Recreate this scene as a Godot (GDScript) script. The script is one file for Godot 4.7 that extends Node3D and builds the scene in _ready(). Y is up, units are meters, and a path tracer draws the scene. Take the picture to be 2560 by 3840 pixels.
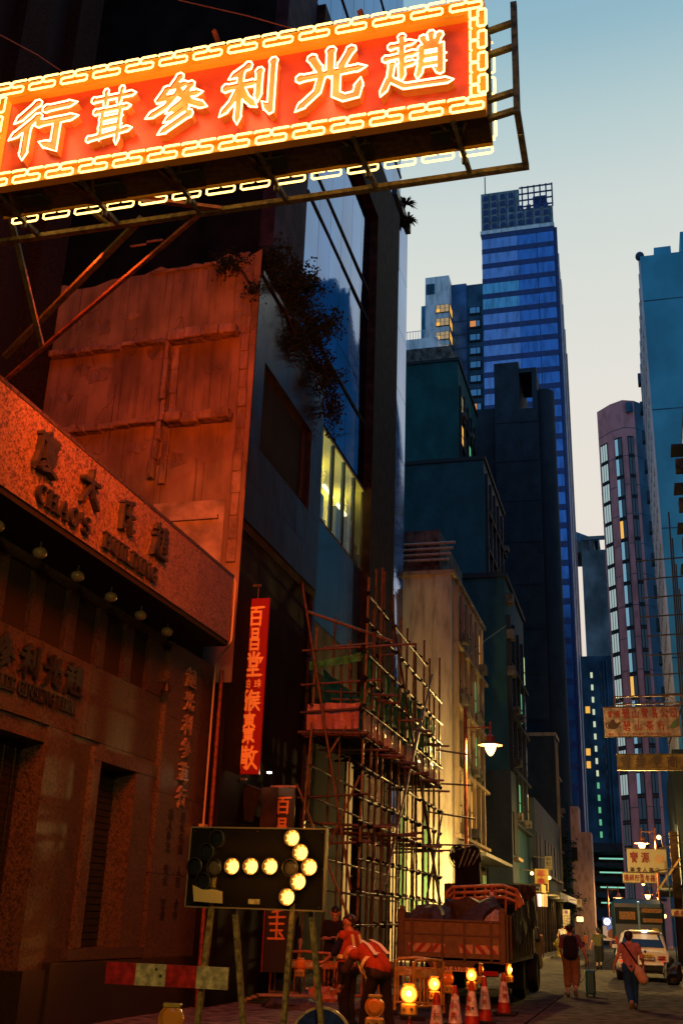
extends Node3D
# Dusk in a narrow street: neon shop sign, stone shop front, bamboo scaffold, road works, towers behind.
# x is across the street, -z runs along it, y is up, metres. Pixels of the 2560 x 3840 photograph give directions only;
# every distance comes from a named plane (ground, facade line, wall face) passed to on_x / on_y / on_z.

const FOCAL := 3972.0
const EYE := Vector3(0, 1.68, 0)
var cam_f: Vector3
var cam_r: Vector3
var cam_u: Vector3
var F := Transform3D.IDENTITY        # frame in which the building helpers place parts
var rng := RandomNumberGenerator.new()
var M := {}
var taken := {}
var cube := BoxMesh.new()
var cyls := {}
var ball := SphereMesh.new()
var glyph_cache := {}
var outline_cache := {}
var serif_font: SystemFont
var sans_font: SystemFont

# ---------------------------------------------------------------- camera geometry
func set_lens() -> void:
	var roll := deg_to_rad(2.05)
	var pitch := deg_to_rad(21.04)
	var yaw := deg_to_rad(15.81)
	cam_f = Vector3(-sin(yaw) * cos(pitch), sin(pitch), -cos(yaw) * cos(pitch))
	var r0 := Vector3(cos(yaw), 0, -sin(yaw))
	var u0 := r0.cross(cam_f)
	cam_r = r0 * cos(roll) + u0 * sin(roll)
	cam_u = u0 * cos(roll) - r0 * sin(roll)

func ray(px: float, py: float) -> Vector3:
	return cam_f * FOCAL + cam_r * (px - 1280.0) - cam_u * (py - 1920.0)

func on_x(px: float, py: float, x: float) -> Vector3:
	var v := ray(px, py)
	return EYE + v * (x / v.x)

func on_y(px: float, py: float, y := 0.0) -> Vector3:
	var v := ray(px, py)
	return EYE + v * ((y - EYE.y) / v.y)

func on_z(px: float, py: float, z: float) -> Vector3:
	var v := ray(px, py)
	return EYE + v * (z / v.z)

# ---------------------------------------------------------------- scene helpers
func numbered(called: String) -> String:
	var n: int = taken.get(called, 0)
	taken[called] = n + 1
	return called if n == 0 else "%s_%03d" % [called, n]

func tag(o: Node, label: String, category: String, group := "", kind := "") -> Node:
	if label: o.set_meta("label", label)
	if category: o.set_meta("category", category)
	if group: o.set_meta("group", group)
	if kind: o.set_meta("kind", kind)
	return o

func thing(called: String, label: String, category: String, at: Vector3, group := "", turn := 0.0) -> Node3D:
	var o := Node3D.new()
	o.name = numbered(called)
	add_child(o)
	o.transform = Transform3D(Basis(Vector3.UP, turn), at)
	tag(o, label, category, group)
	return o

func setting(called: String) -> Node3D:
	var o := Node3D.new()
	o.name = numbered(called)
	add_child(o)
	o.set_meta("kind", "structure")
	return o

func copy_of(o: Node3D, at: Vector3, turn := 0.0, label := "") -> Node3D:
	var c: Node3D = o.duplicate()
	c.name = numbered(o.name.get_slice("_0", 0))
	add_child(c)
	c.transform = Transform3D(Basis(Vector3.UP, turn), at)
	if label: c.set_meta("label", label)
	return c

func part(called: String, mesh: Mesh, mat: Material, parent: Node, t := Transform3D.IDENTITY) -> MeshInstance3D:
	var o := MeshInstance3D.new()
	o.name = called
	o.mesh = mesh
	if mat: o.material_override = mat
	parent.add_child(o, true)
	o.global_transform = F * t
	return o

func box(called: String, a: Vector3, b: Vector3, mat: Material, parent: Node) -> MeshInstance3D:
	var s := (b - a).abs()
	return part(called, cube, mat, parent, Transform3D(Basis.from_scale(s), (a + b) / 2.0))

func obox(called: String, c: Vector3, s: Vector3, basis: Basis, mat: Material, parent: Node) -> MeshInstance3D:
	return part(called, cube, mat, parent, Transform3D(basis * Basis.from_scale(s), c))

func bbox(called: String, c: Vector3, s: Vector3, r: float, mat: Material, parent: Node, basis := Basis.IDENTITY) -> MeshInstance3D:
	return part(called, bevel(s, r), mat, parent, Transform3D(basis, c))

func along(d: Vector3) -> Basis:
	var y := d.normalized()
	var x := y.cross(Vector3(0.31, 0.2, 0.93)).normalized()
	return Basis(x, y, x.cross(y))

func tube(called: String, a: Vector3, b: Vector3, r: float, mat: Material, parent: Node, sides := 8, r2 := -1.0) -> MeshInstance3D:
	var ratio := 1.0 if r2 < 0.0 else r2 / r
	var key := "%d/%.2f" % [sides, ratio]
	if not cyls.has(key):
		var c := CylinderMesh.new()
		c.radial_segments = sides
		c.rings = 1
		c.bottom_radius = 1.0
		c.top_radius = ratio
		c.height = 1.0
		cyls[key] = c
	var bs := along(b - a)
	return part(called, cyls[key], mat, parent, Transform3D(Basis(bs.x * r, b - a, bs.z * r), (a + b) / 2.0))

# a square steel bar between two points
func bar(called: String, a: Vector3, b: Vector3, w: float, d: float, mat: Material, parent: Node) -> MeshInstance3D:
	var y := (b - a).normalized()
	var x := y.cross(Vector3.UP)
	x = Vector3.RIGHT if x.length() < 0.01 else x.normalized()
	return part(called, cube, mat, parent, Transform3D(Basis(x * w, b - a, x.cross(y) * d), (a + b) / 2.0))

func globe(called: String, c: Vector3, s: Vector3, mat: Material, parent: Node) -> MeshInstance3D:
	return part(called, ball, mat, parent, Transform3D(Basis.from_scale(s), c))

func begin() -> SurfaceTool:
	var st := SurfaceTool.new()
	st.begin(Mesh.PRIMITIVE_TRIANGLES)
	return st

# front faces run clockwise: seen against the outward direction
func tri(st: SurfaceTool, a: Vector3, b: Vector3, c: Vector3, out: Vector3) -> void:
	var n := (b - a).cross(c - a)
	if n.dot(out) > 0.0:
		var t := b
		b = c
		c = t
	else:
		n = -n
	n = n.normalized()
	for v in [a, b, c]:
		st.set_normal(n)
		st.add_vertex(v)

func quad(st: SurfaceTool, a: Vector3, b: Vector3, c: Vector3, d: Vector3, out: Vector3) -> void:
	tri(st, a, b, c, out)
	tri(st, a, c, d, out)

func put_box(st: SurfaceTool, t: Transform3D) -> void:
	st.append_from(cube, 0, t)

func bevel(s: Vector3, r: float) -> ArrayMesh:
	var st := begin()
	var h := s / 2.0
	var ax := [Vector3.RIGHT, Vector3.UP, Vector3.BACK]
	var pt := func(k: int, g: Vector3) -> Vector3:
		var v := Vector3.ZERO
		for i in 3:
			v[i] = g[i] * (h[i] if i == k else h[i] - r)
		return v
	for k in 3:
		var u := (k + 1) % 3
		var w := (k + 2) % 3
		for s1 in [-1.0, 1.0]:
			var q := []
			for c in [[-1.0, -1.0], [1.0, -1.0], [1.0, 1.0], [-1.0, 1.0]]:
				var g := Vector3.ZERO
				g[k] = s1
				g[u] = c[0]
				g[w] = c[1]
				q.append(pt.call(k, g))
			quad(st, q[0], q[1], q[2], q[3], ax[k] * s1)
			for s2 in [-1.0, 1.0]:
				var e := []
				for s3 in [-1.0, 1.0]:
					var g := Vector3.ZERO
					g[k] = s1
					g[u] = s2
					g[w] = s3
					e.append(pt.call(k, g))
					e.append(pt.call(u, g))
				quad(st, e[0], e[1], e[3], e[2], ax[k] * s1 + ax[u] * s2)
	for x in [-1.0, 1.0]:
		for y in [-1.0, 1.0]:
			for z in [-1.0, 1.0]:
				var g := Vector3(x, y, z)
				tri(st, pt.call(0, g), pt.call(1, g), pt.call(2, g), g)
	return st.commit()

# a round tube along a path
func sweep(st: SurfaceTool, pts: Array, r: float, sides: int, closed := false) -> void:
	var n := pts.size()
	if n < 2: return
	var rings := []
	for i in n:
		var p: Vector3 = pts[i]
		var a: Vector3 = pts[(i - 1 + n) % n] if closed or i > 0 else p
		var b: Vector3 = pts[(i + 1) % n] if closed or i < n - 1 else p
		var d := (b - a).normalized()
		var x := d.cross(Vector3(0.13, 0.27, 0.95))
		x = Vector3.RIGHT if x.length() < 0.05 else x.normalized()
		var y := d.cross(x)
		var ring := []
		for k in sides:
			var t := TAU * k / sides
			ring.append([p + (x * cos(t) + y * sin(t)) * r, x * cos(t) + y * sin(t)])
		rings.append(ring)
	for i in (n if closed else n - 1):
		var A: Array = rings[i]
		var B: Array = rings[(i + 1) % n]
		for k in sides:
			var l := (k + 1) % sides
			for v in [A[k], B[l], A[l], A[k], B[k], B[l]]:
				st.set_normal(v[1])
				st.add_vertex(v[0])

# lathe round y: list of [radius, height]
func lathe(profile: Array, sides := 20, smooth := true) -> ArrayMesh:
	var st := begin()
	for i in profile.size() - 1:
		var a: Array = profile[i]
		var b: Array = profile[i + 1]
		var sl := Vector2(b[1] - a[1], a[0] - b[0]).normalized()
		for k in sides:
			var t0 := TAU * k / sides
			var t1 := TAU * (k + 1) / sides
			var d0 := Vector3(cos(t0), 0, sin(t0))
			var d1 := Vector3(cos(t1), 0, sin(t1))
			var n0 := (d0 * sl.x + Vector3.UP * sl.y) if smooth else ((d0 + d1).normalized() * sl.x + Vector3.UP * sl.y)
			var n1 := (d1 * sl.x + Vector3.UP * sl.y) if smooth else n0
			var p := [[d0 * a[0] + Vector3.UP * a[1], n0], [d1 * a[0] + Vector3.UP * a[1], n1], [d1 * b[0] + Vector3.UP * b[1], n1], [d0 * b[0] + Vector3.UP * b[1], n0]]
			for v in [p[0], p[1], p[2], p[0], p[2], p[3]]:
				st.set_normal(v[1])
				st.add_vertex(v[0])
	return st.commit()

# a flat outline (x right, y up) given depth along z, front at z = depth
func prism(st: SurfaceTool, poly: PackedVector2Array, depth: float, z0 := 0.0) -> void:
	var ids := Geometry2D.triangulate_polygon(poly)
	for i in range(0, ids.size(), 3):
		var a := poly[ids[i]]
		var b := poly[ids[i + 1]]
		var c := poly[ids[i + 2]]
		tri(st, Vector3(a.x, a.y, z0 + depth), Vector3(b.x, b.y, z0 + depth), Vector3(c.x, c.y, z0 + depth), Vector3.BACK)
		tri(st, Vector3(a.x, a.y, z0), Vector3(b.x, b.y, z0), Vector3(c.x, c.y, z0), Vector3.FORWARD)
	var cw := -1.0 if Geometry2D.is_polygon_clockwise(poly) else 1.0
	for i in poly.size():
		var a := poly[i]
		var b := poly[(i + 1) % poly.size()]
		var o := Vector3(b.y - a.y, a.x - b.x, 0) * cw
		quad(st, Vector3(a.x, a.y, z0), Vector3(b.x, b.y, z0), Vector3(b.x, b.y, z0 + depth), Vector3(a.x, a.y, z0 + depth), o)

func plate(called: String, poly: PackedVector2Array, depth: float, t: Transform3D, mat: Material, parent: Node) -> MeshInstance3D:
	var st := begin()
	prism(st, poly, depth)
	return part(called, st.commit(), mat, parent, t)

# ---------------------------------------------------------------- materials
func noise_tex(freq: float, low: float, high: float, octaves := 4, type := FastNoiseLite.TYPE_SIMPLEX_SMOOTH, size := 512, seed_ := 1, normal := false, bump := 4.0, mid := -1.0) -> NoiseTexture2D:
	var n := FastNoiseLite.new()
	n.noise_type = type
	n.frequency = freq
	n.fractal_octaves = octaves
	n.seed = seed_
	var t := NoiseTexture2D.new()
	t.width = size
	t.height = size
	t.seamless = true
	t.noise = n
	if normal:
		t.as_normal_map = true
		t.bump_strength = bump
	else:
		var g := Gradient.new()
		g.set_color(0, Color(low, low, low))
		g.set_color(1, Color(high, high, high))
		if mid >= 0.0:
			g.add_point(0.5, Color(mid, mid, mid))
		t.color_ramp = g
	return t

func mat(c: Color, rough := 0.7, metal := 0.0) -> StandardMaterial3D:
	var m := StandardMaterial3D.new()
	m.albedo_color = c.linear_to_srgb()
	m.roughness = rough
	m.metallic = metal
	if rough >= 0.75: m.metallic_specular = 0.22      # dull surfaces: little sheen even at a low angle
	return m

func tmat(c: Color, rough: float, tex: Texture2D, scale: Vector3, nrm: Texture2D = null, depth := 1.0, metal := 0.0, rtex: Texture2D = null) -> StandardMaterial3D:
	var m := mat(c, rough, metal)
	m.albedo_texture = tex
	m.uv1_triplanar = true
	m.uv1_world_triplanar = true
	m.uv1_scale = scale
	if nrm:
		m.normal_enabled = true
		m.normal_texture = nrm
		m.normal_scale = depth
	if rtex:
		m.roughness_texture = rtex
	return m

func glow(c: Color, e: float) -> StandardMaterial3D:
	var m := mat(Color(c.r * 0.5, c.g * 0.5, c.b * 0.5), 0.4)
	m.emission_enabled = true
	m.emission = c.linear_to_srgb()
	m.emission_energy_multiplier = e
	return m

func pane(c: Color, a: float, rough := 0.02) -> StandardMaterial3D:
	var m := mat(c, rough)
	m.albedo_color.a = a
	m.transparency = BaseMaterial3D.TRANSPARENCY_ALPHA
	return m

func lamp(at: Vector3, c: Color, e: float, size := 0.1, called := "lamp_light") -> OmniLight3D:
	var l := OmniLight3D.new()
	l.name = numbered(called)
	add_child(l)
	l.position = at
	l.light_color = c
	l.light_energy = e
	l.light_size = size
	l.omni_range = 60.0
	l.omni_attenuation = 2.0
	l.shadow_enabled = true
	return l

func area(at: Vector3, towards: Vector3, w: float, h: float, c: Color, e: float, called := "sign_light") -> AreaLight3D:
	var l := AreaLight3D.new()
	l.name = numbered(called)
	add_child(l)
	l.look_at_from_position(at, at + towards, Vector3.UP if absf(towards.y) < 0.9 else Vector3.BACK)
	l.area_size = Vector2(w, h)
	l.light_color = c
	l.light_energy = e
	l.shadow_enabled = true
	return l

func make_materials() -> void:
	var speck := noise_tex(0.3, 0.2, 1.0, 2, FastNoiseLite.TYPE_VALUE, 512, 3, false, 4.0, 0.75)
	var blotch := noise_tex(0.012, 0.55, 1.0, 5, FastNoiseLite.TYPE_SIMPLEX_SMOOTH, 512, 5)
	var blotch2 := noise_tex(0.02, 0.3, 1.0, 6, FastNoiseLite.TYPE_SIMPLEX_SMOOTH, 512, 9, false, 4.0, 0.75)
	var streak := noise_tex(0.03, 0.35, 1.0, 4, FastNoiseLite.TYPE_SIMPLEX_SMOOTH, 512, 11, false, 4.0, 0.85)
	var soft := noise_tex(0.014, 0.78, 1.0, 5, FastNoiseLite.TYPE_SIMPLEX_SMOOTH, 512, 21)
	var drip := noise_tex(0.03, 0.68, 1.0, 4, FastNoiseLite.TYPE_SIMPLEX_SMOOTH, 512, 23, false, 4.0, 0.93)
	var bumps := noise_tex(0.05, 0, 1, 5, FastNoiseLite.TYPE_SIMPLEX_SMOOTH, 512, 13, true, 5.0)
	var wavy := noise_tex(0.006, 0, 1, 2, FastNoiseLite.TYPE_SIMPLEX_SMOOTH, 512, 15, true, 3.0)
	var rvar := noise_tex(0.02, 0.5, 1.0, 4, FastNoiseLite.TYPE_SIMPLEX_SMOOTH, 512, 17)
	M.speck = speck
	M.soft = soft
	M.blotch = blotch
	M.bumps = bumps
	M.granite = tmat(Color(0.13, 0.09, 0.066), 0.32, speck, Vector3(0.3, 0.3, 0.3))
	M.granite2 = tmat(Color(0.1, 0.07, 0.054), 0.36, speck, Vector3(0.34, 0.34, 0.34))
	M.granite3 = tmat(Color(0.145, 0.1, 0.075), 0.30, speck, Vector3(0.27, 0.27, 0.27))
	M.dark_pier = tmat(Color(0.035, 0.026, 0.02), 0.85, speck, Vector3(0.3, 0.3, 0.3))
	M.plinth = tmat(Color(0.035, 0.035, 0.03), 0.3, speck, Vector3(0.6, 0.6, 0.6))
	M.granite_letter = tmat(Color(0.5, 0.36, 0.26), 0.3, speck, Vector3(0.5, 0.5, 0.5))
	M.lamp_off = mat(Color(0.2, 0.19, 0.12), 0.3)
	M.teal_lit = glow(Color(0.1, 0.45, 0.42), 0.35)
	M.pipe = mat(Color(0.42, 0.32, 0.2), 0.5)
	M.fascia = tmat(Color(0.36, 0.23, 0.16), 0.32, speck, Vector3(0.3, 0.3, 0.3))  # lighter copy of the wall granite, the neon sign's light put into its tone
	M.fascia2 = tmat(Color(0.32, 0.2, 0.145), 0.34, speck, Vector3(0.27, 0.27, 0.27))  # second tone of the same granite, lightened for the sign's light
	M.joint = mat(Color(0.03, 0.025, 0.02), 0.9)
	M.black = mat(Color(0.012, 0.012, 0.012), 0.45)
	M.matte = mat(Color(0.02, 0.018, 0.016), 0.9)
	M.bronze = tmat(Color(0.05, 0.042, 0.024), 0.5, blotch, Vector3(0.8, 0.8, 0.8), null, 1.0, 0.3)
	M.steel = tmat(Color(0.14, 0.13, 0.10), 0.45, blotch2, Vector3(0.9, 0.9, 0.9), bumps, 0.3, 0.5)
	M.rail = tmat(Color(0.16, 0.12, 0.04), 0.45, blotch2, Vector3(0.9, 0.9, 0.9), bumps, 0.3, 0.3)
	M.redsteel = tmat(Color(0.30, 0.06, 0.03), 0.55, blotch2, Vector3(0.9, 0.9, 0.9))
	M.slat = tmat(Color(0.035, 0.032, 0.026), 0.45, blotch, Vector3(0.5, 0.5, 0.5), null, 1.0, 0.5)
	M.stucco = tmat(Color(0.34, 0.25, 0.19), 0.95, blotch, Vector3(0.16, 0.1, 0.16), bumps, 0.9)
	M.plaster = tmat(Color(0.45, 0.36, 0.28), 0.95, blotch, Vector3(0.2, 0.2, 0.2), bumps, 0.3)
	M.darkstone = tmat(Color(0.022, 0.021, 0.032), 0.2, blotch, Vector3(0.3, 0.3, 0.3), wavy, 0.25)
	M.darkstone2 = tmat(Color(0.018, 0.017, 0.028), 0.24, blotch, Vector3(0.3, 0.3, 0.3), wavy, 0.25)
	M.brownstone = tmat(Color(0.04, 0.024, 0.017), 0.85, blotch, Vector3(0.3, 0.3, 0.3))
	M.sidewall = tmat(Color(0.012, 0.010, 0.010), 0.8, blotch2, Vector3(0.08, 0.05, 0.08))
	M.mauve = tmat(Color(0.06, 0.042, 0.065), 0.8, blotch, Vector3(0.2, 0.2, 0.2))
	M.glass_c = tmat(Color(0.01, 0.2, 0.6), 0.04, soft, Vector3(0.03, 0.03, 0.03), wavy, 0.35, 1.0)
	M.glass_c2 = tmat(Color(0.008, 0.16, 0.52), 0.05, soft, Vector3(0.03, 0.03, 0.03), wavy, 0.5, 1.0)
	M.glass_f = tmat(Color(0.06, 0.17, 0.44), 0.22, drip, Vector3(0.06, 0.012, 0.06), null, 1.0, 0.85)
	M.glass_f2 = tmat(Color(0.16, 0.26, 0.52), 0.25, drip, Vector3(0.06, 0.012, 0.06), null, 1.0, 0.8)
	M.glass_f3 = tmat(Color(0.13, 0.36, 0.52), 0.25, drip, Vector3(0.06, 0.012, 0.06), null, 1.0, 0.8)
	M.band_f = tmat(Color(0.012, 0.03, 0.13), 0.4, drip, Vector3(0.06, 0.03, 0.06), null, 1.0, 0.4)
	M.dark_glass = mat(Color(0.012, 0.016, 0.022), 0.06)
	M.dim_glass = mat(Color(0.03, 0.045, 0.06), 0.08)
	M.blue_glass = mat(Color(0.12, 0.26, 0.38), 0.1, 0.7)
	M.clear = pane(Color(0.6, 0.8, 0.8), 0.10)
	M.window_dark = mat(Color(0.015, 0.015, 0.016), 0.8)
	M.mullion = mat(Color(0.02, 0.025, 0.03), 0.85)
	M.greenwall = tmat(Color(0.014, 0.075, 0.08), 0.9, soft, Vector3(0.07, 0.04, 0.07), bumps, 0.2)
	M.tealwall = tmat(Color(0.02, 0.065, 0.08), 0.9, soft, Vector3(0.07, 0.04, 0.07), bumps, 0.2)
	M.brownwall = tmat(Color(0.03, 0.042, 0.058), 0.9, soft, Vector3(0.08, 0.05, 0.08), bumps, 0.2)
	M.cream = tmat(Color(0.44, 0.38, 0.3), 0.85, drip, Vector3(0.14, 0.025, 0.14), bumps, 0.15)
	M.creamtrim = tmat(Color(0.3, 0.23, 0.15), 0.85, drip, Vector3(0.14, 0.03, 0.14))
	M.whitewall = tmat(Color(0.74, 0.77, 0.8), 0.9, drip, Vector3(0.06, 0.015, 0.06))
	M.bluewall = tmat(Color(0.05, 0.33, 0.55), 0.9, blotch, Vector3(0.05, 0.03, 0.05))
	M.midbluewall = tmat(Color(0.08, 0.2, 0.42), 0.9, blotch, Vector3(0.05, 0.03, 0.05))
	M.pinkwall = tmat(Color(0.55, 0.23, 0.24), 0.8, drip, Vector3(0.06, 0.02, 0.06))
	M.slatewall = tmat(Color(0.06, 0.16, 0.26), 0.9, blotch, Vector3(0.05, 0.03, 0.05))
	M.greywall = tmat(Color(0.08, 0.4, 0.56), 0.9, soft, Vector3(0.03, 0.02, 0.03))
	M.farwall = tmat(Color(0.24, 0.3, 0.33), 0.9, blotch, Vector3(0.03, 0.02, 0.03))
	M.concrete = tmat(Color(0.15, 0.14, 0.13), 0.9, blotch2, Vector3(0.15, 0.1, 0.15), bumps, 0.3)
	M.rosewall = tmat(Color(0.42, 0.26, 0.25), 0.9, drip, Vector3(0.14, 0.05, 0.14))
	M.road = tmat(Color(0.115, 0.105, 0.095), 0.75, blotch2, Vector3(0.22, 0.22, 0.22), bumps, 0.5, 0.0, rvar)
	M.road2 = tmat(Color(0.095, 0.09, 0.083), 0.72, blotch2, Vector3(0.19, 0.19, 0.19), bumps, 0.5, 0.0, rvar)
	for q in [M.road, M.road2]:
		q.metallic_specular = 0.2
		q.roughness_texture = null
		q.roughness = 0.92
	M.paving = tmat(Color(0.18, 0.165, 0.145), 0.8, blotch2, Vector3(0.3, 0.3, 0.3), bumps, 0.4)
	M.kerb = tmat(Color(0.24, 0.23, 0.2), 0.85, speck, Vector3(0.5, 0.5, 0.5), bumps, 0.3)
	M.earth = mat(Color(0.05, 0.048, 0.045), 0.95)
	M.bamboo = tmat(Color(0.15, 0.085, 0.04), 0.5, blotch2, Vector3(1.1, 0.5, 1.1))
	M.bamboo2 = tmat(Color(0.10, 0.065, 0.03), 0.5, blotch2, Vector3(1.1, 0.5, 1.1))
	M.bamboo3 = tmat(Color(0.2, 0.135, 0.06), 0.45, blotch2, Vector3(1.1, 0.5, 1.1))
	M.lashing = mat(Color(0.01, 0.01, 0.01), 0.8)
	M.net = tmat(Color(0.02, 0.4, 0.15), 0.7, blotch2, Vector3(0.5, 0.5, 0.5))
	M.net.backlight_enabled = true
	M.net.backlight = Color(0.02, 0.3, 0.12)
	M.sheet = mat(Color(0.65, 0.62, 0.55), 0.3)
	M.sheet.backlight_enabled = true
	M.sheet.backlight = Color(0.4, 0.38, 0.32)
	M.pinksheet = mat(Color(0.3, 0.15, 0.16), 0.5)
	M.yellow_paint = mat(Color(0.62, 0.27, 0.015), 0.45)
	M.letter_face = mat(Color(0.6, 0.22, 0.05), 0.45)
	M.red_panel = tmat(Color(0.78, 0.085, 0.03), 0.4, soft, Vector3(0.5, 0.5, 0.5))
	M.sign_under = tmat(Color(0.07, 0.045, 0.025), 0.6, blotch2, Vector3(1.2, 1.2, 1.2), bumps, 0.4)
	M.red_sign = mat(Color(0.24, 0.005, 0.01), 0.4)
	M.gold = mat(Color(0.85, 0.6, 0.2), 0.4)
	M.leaf = mat(Color(0.008, 0.02, 0.01), 0.8)
	M.leaf2 = mat(Color(0.05, 0.065, 0.03), 0.6)
	M.bark = mat(Color(0.025, 0.02, 0.015), 0.9)
	M.orange_plastic = tmat(Color(0.55, 0.22, 0.05), 0.45, blotch, Vector3(0.9, 0.9, 0.9))
	M.yellow_plastic = tmat(Color(0.62, 0.45, 0.08), 0.45, blotch, Vector3(0.9, 0.9, 0.9))
	M.amber = mat(Color(0.6, 0.24, 0.03), 0.2)
	M.amber_lit = glow(Color(1.0, 0.42, 0.05), 2.6)
	M.cone_red = tmat(Color(0.5, 0.03, 0.02), 0.5, blotch, Vector3(1.2, 1.2, 1.2))
	M.reflective = tmat(Color(0.86, 0.87, 0.9), 0.35, blotch, Vector3(1.5, 1.5, 1.5))
	M.rubber = mat(Color(0.02, 0.02, 0.02), 0.85)
	M.white = mat(Color(0.75, 0.72, 0.65), 0.5)
	M.offwhite = tmat(Color(0.55, 0.50, 0.38), 0.6, blotch, Vector3(0.8, 0.8, 0.8))
	M.board_red = tmat(Color(0.62, 0.03, 0.03), 0.35, blotch, Vector3(2, 2, 2))
	M.board_white = tmat(Color(0.72, 0.66, 0.34), 0.4, blotch, Vector3(2, 2, 2))
	M.sign_blue = tmat(Color(0.01, 0.05, 0.28), 0.35, blotch, Vector3(2, 2, 2))
	M.truck = tmat(Color(0.15, 0.11, 0.04), 0.6, soft, Vector3(0.7, 0.7, 0.7), bumps, 0.15)
	M.truck2 = tmat(Color(0.1, 0.075, 0.032), 0.65, soft, Vector3(0.8, 0.8, 0.8), bumps, 0.15)
	M.greasy = mat(Color(0.006, 0.006, 0.006), 0.78)
	M.tarp = tmat(Color(0.04, 0.035, 0.025), 0.6, blotch2, Vector3(0.8, 0.8, 0.8), bumps, 0.8)
	M.olive = tmat(Color(0.06, 0.05, 0.028), 0.7, blotch2, Vector3(0.8, 0.8, 0.8), bumps, 0.5)
	M.car_white = mat(Color(0.62, 0.58, 0.52), 0.25)
	M.car_white.clearcoat_enabled = true
	M.car_white.clearcoat = 0.6
	M.bus_blue = mat(Color(0.01, 0.04, 0.09), 0.3)
	M.bus_dark = mat(Color(0.012, 0.02, 0.028), 0.35)
	M.post_red = tmat(Color(0.30, 0.07, 0.03), 0.4, blotch, Vector3(0.8, 0.4, 0.8))
	M.lamp_on = glow(Color(1.0, 0.66, 0.27), 3.4)
	M.skin = mat(Color(0.42, 0.24, 0.16), 0.55)
	M.skin.subsurf_scatter_enabled = true
	M.skin.subsurf_scatter_strength = 0.15
	M.hair = mat(Color(0.012, 0.01, 0.009), 0.5)
	M.office_wall = mat(Color(0.55, 0.52, 0.3), 0.8)
	M.office_dark = mat(Color(0.08, 0.08, 0.05), 0.7)
	M.office_tube = glow(Color(1.0, 0.95, 0.6), 3.0)
	M.window_green = mat(Color(0.06, 0.16, 0.08), 0.5)
	M.lit_warm = glow(Color(1.0, 0.5, 0.08), 0.85)
	M.lit_amber = glow(Color(1.0, 0.36, 0.1), 0.55)
	M.lit_soft = glow(Color(0.85, 0.55, 0.25), 0.35)
	M.lit_green = glow(Color(0.2, 0.8, 0.35), 0.5)
	M.lit_pale = glow(Color(0.75, 0.85, 0.55), 0.7)
	M.lit_dim = glow(Color(0.9, 0.7, 0.25), 0.12)
	M.shop_lit = glow(Color(1.0, 0.75, 0.4), 0.55)
	M.strip_lit = glow(Color(0.3, 0.85, 0.65), 0.7)
	M.strip_glass = mat(Color(0.62, 0.72, 0.62), 0.12, 0.9)
	M.crown = tmat(Color(0.26, 0.32, 0.36), 0.7, blotch, Vector3(0.1, 0.1, 0.1))
	M.awning_warm = mat(Color(0.3, 0.2, 0.06), 0.6)
	M.awning_grey = mat(Color(0.16, 0.17, 0.18), 0.6)
	M.orange_paint = mat(Color(0.5, 0.2, 0.05), 0.6)
	M.lamp_white = glow(Color(1.0, 0.9, 0.75), 6.0)
	M.flood_face = glow(Color(1.0, 0.8, 0.45), 3.0)
	M.lantern_lit = glow(Color(1.0, 0.6, 0.25), 2.2)
	M.sign_yellow = mat(Color(0.3, 0.22, 0.06), 0.75)
	M.sign_cream = mat(Color(0.46, 0.41, 0.27), 0.75)
	M.sign_dim = mat(Color(0.1, 0.09, 0.05), 0.6)
	M.sign_pink = tmat(Color(0.42, 0.33, 0.3), 0.8, blotch, Vector3(0.4, 0.4, 0.4))
	M.sign_tan = tmat(Color(0.24, 0.165, 0.07), 0.8, blotch, Vector3(0.4, 0.4, 0.4))
	M.sign_peach = mat(Color(0.5, 0.3, 0.16), 0.5)
	M.sign_purple = mat(Color(0.1, 0.03, 0.22), 0.5)
	M.dark_red = mat(Color(0.2, 0.015, 0.015), 0.5)
	M.ink = mat(Color(0.02, 0.016, 0.012), 0.5)
	M.leaf_green = mat(Color(0.03, 0.1, 0.045), 0.5)
	M.pink_lit = glow(Color(0.9, 0.35, 0.35), 0.7)
	M.white_lit = glow(Color(0.85, 0.9, 1.0), 1.2)
	M.cream_lit = glow(Color(0.8, 0.6, 0.25), 0.6)
	M.orange_lit = glow(Color(1.0, 0.35, 0.1), 0.8)
	M.blue_lit = glow(Color(0.05, 0.16, 0.55), 0.5)
	M.poster = glow(Color(0.7, 0.5, 0.4), 0.3)
	M.board_black = mat(Color(0.008, 0.0065, 0.005), 0.85)
	M.board_edge = mat(Color(0.3, 0.24, 0.14), 0.4, 0.5)
	M.arrow_rim = glow(Color(1.0, 0.3, 0.02), 1.3)
	M.arrow_lit = glow(Color(1.0, 0.52, 0.13), 2.5)
	M.arrow_bead = glow(Color(1.0, 0.45, 0.08), 2.5)
	M.lens_grey = mat(Color(0.07, 0.065, 0.05), 0.3)
	M.tape = mat(Color(0.5, 0.42, 0.16), 0.5)
	M.leg_yellow = tmat(Color(0.38, 0.30, 0.1), 0.55, blotch2, Vector3(1.5, 1.5, 1.5))
	M.bottle_blue = mat(Color(0.01, 0.05, 0.4), 0.25)
	M.hazard_white = tmat(Color(0.5, 0.36, 0.2), 0.5, soft, Vector3(1, 1, 1))
	M.hazard_red = tmat(Color(0.32, 0.02, 0.015), 0.5, soft, Vector3(1, 1, 1))
	M.tail_red = mat(Color(0.25, 0.01, 0.01), 0.2)
	M.tail_lit = glow(Color(1.0, 0.05, 0.03), 0.8)
	M.plate_tan = mat(Color(0.6, 0.4, 0.22), 0.45)
	M.plate_yellow = mat(Color(0.6, 0.45, 0.08), 0.45)
	M.chrome = mat(Color(0.6, 0.6, 0.58), 0.15, 1.0)
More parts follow.
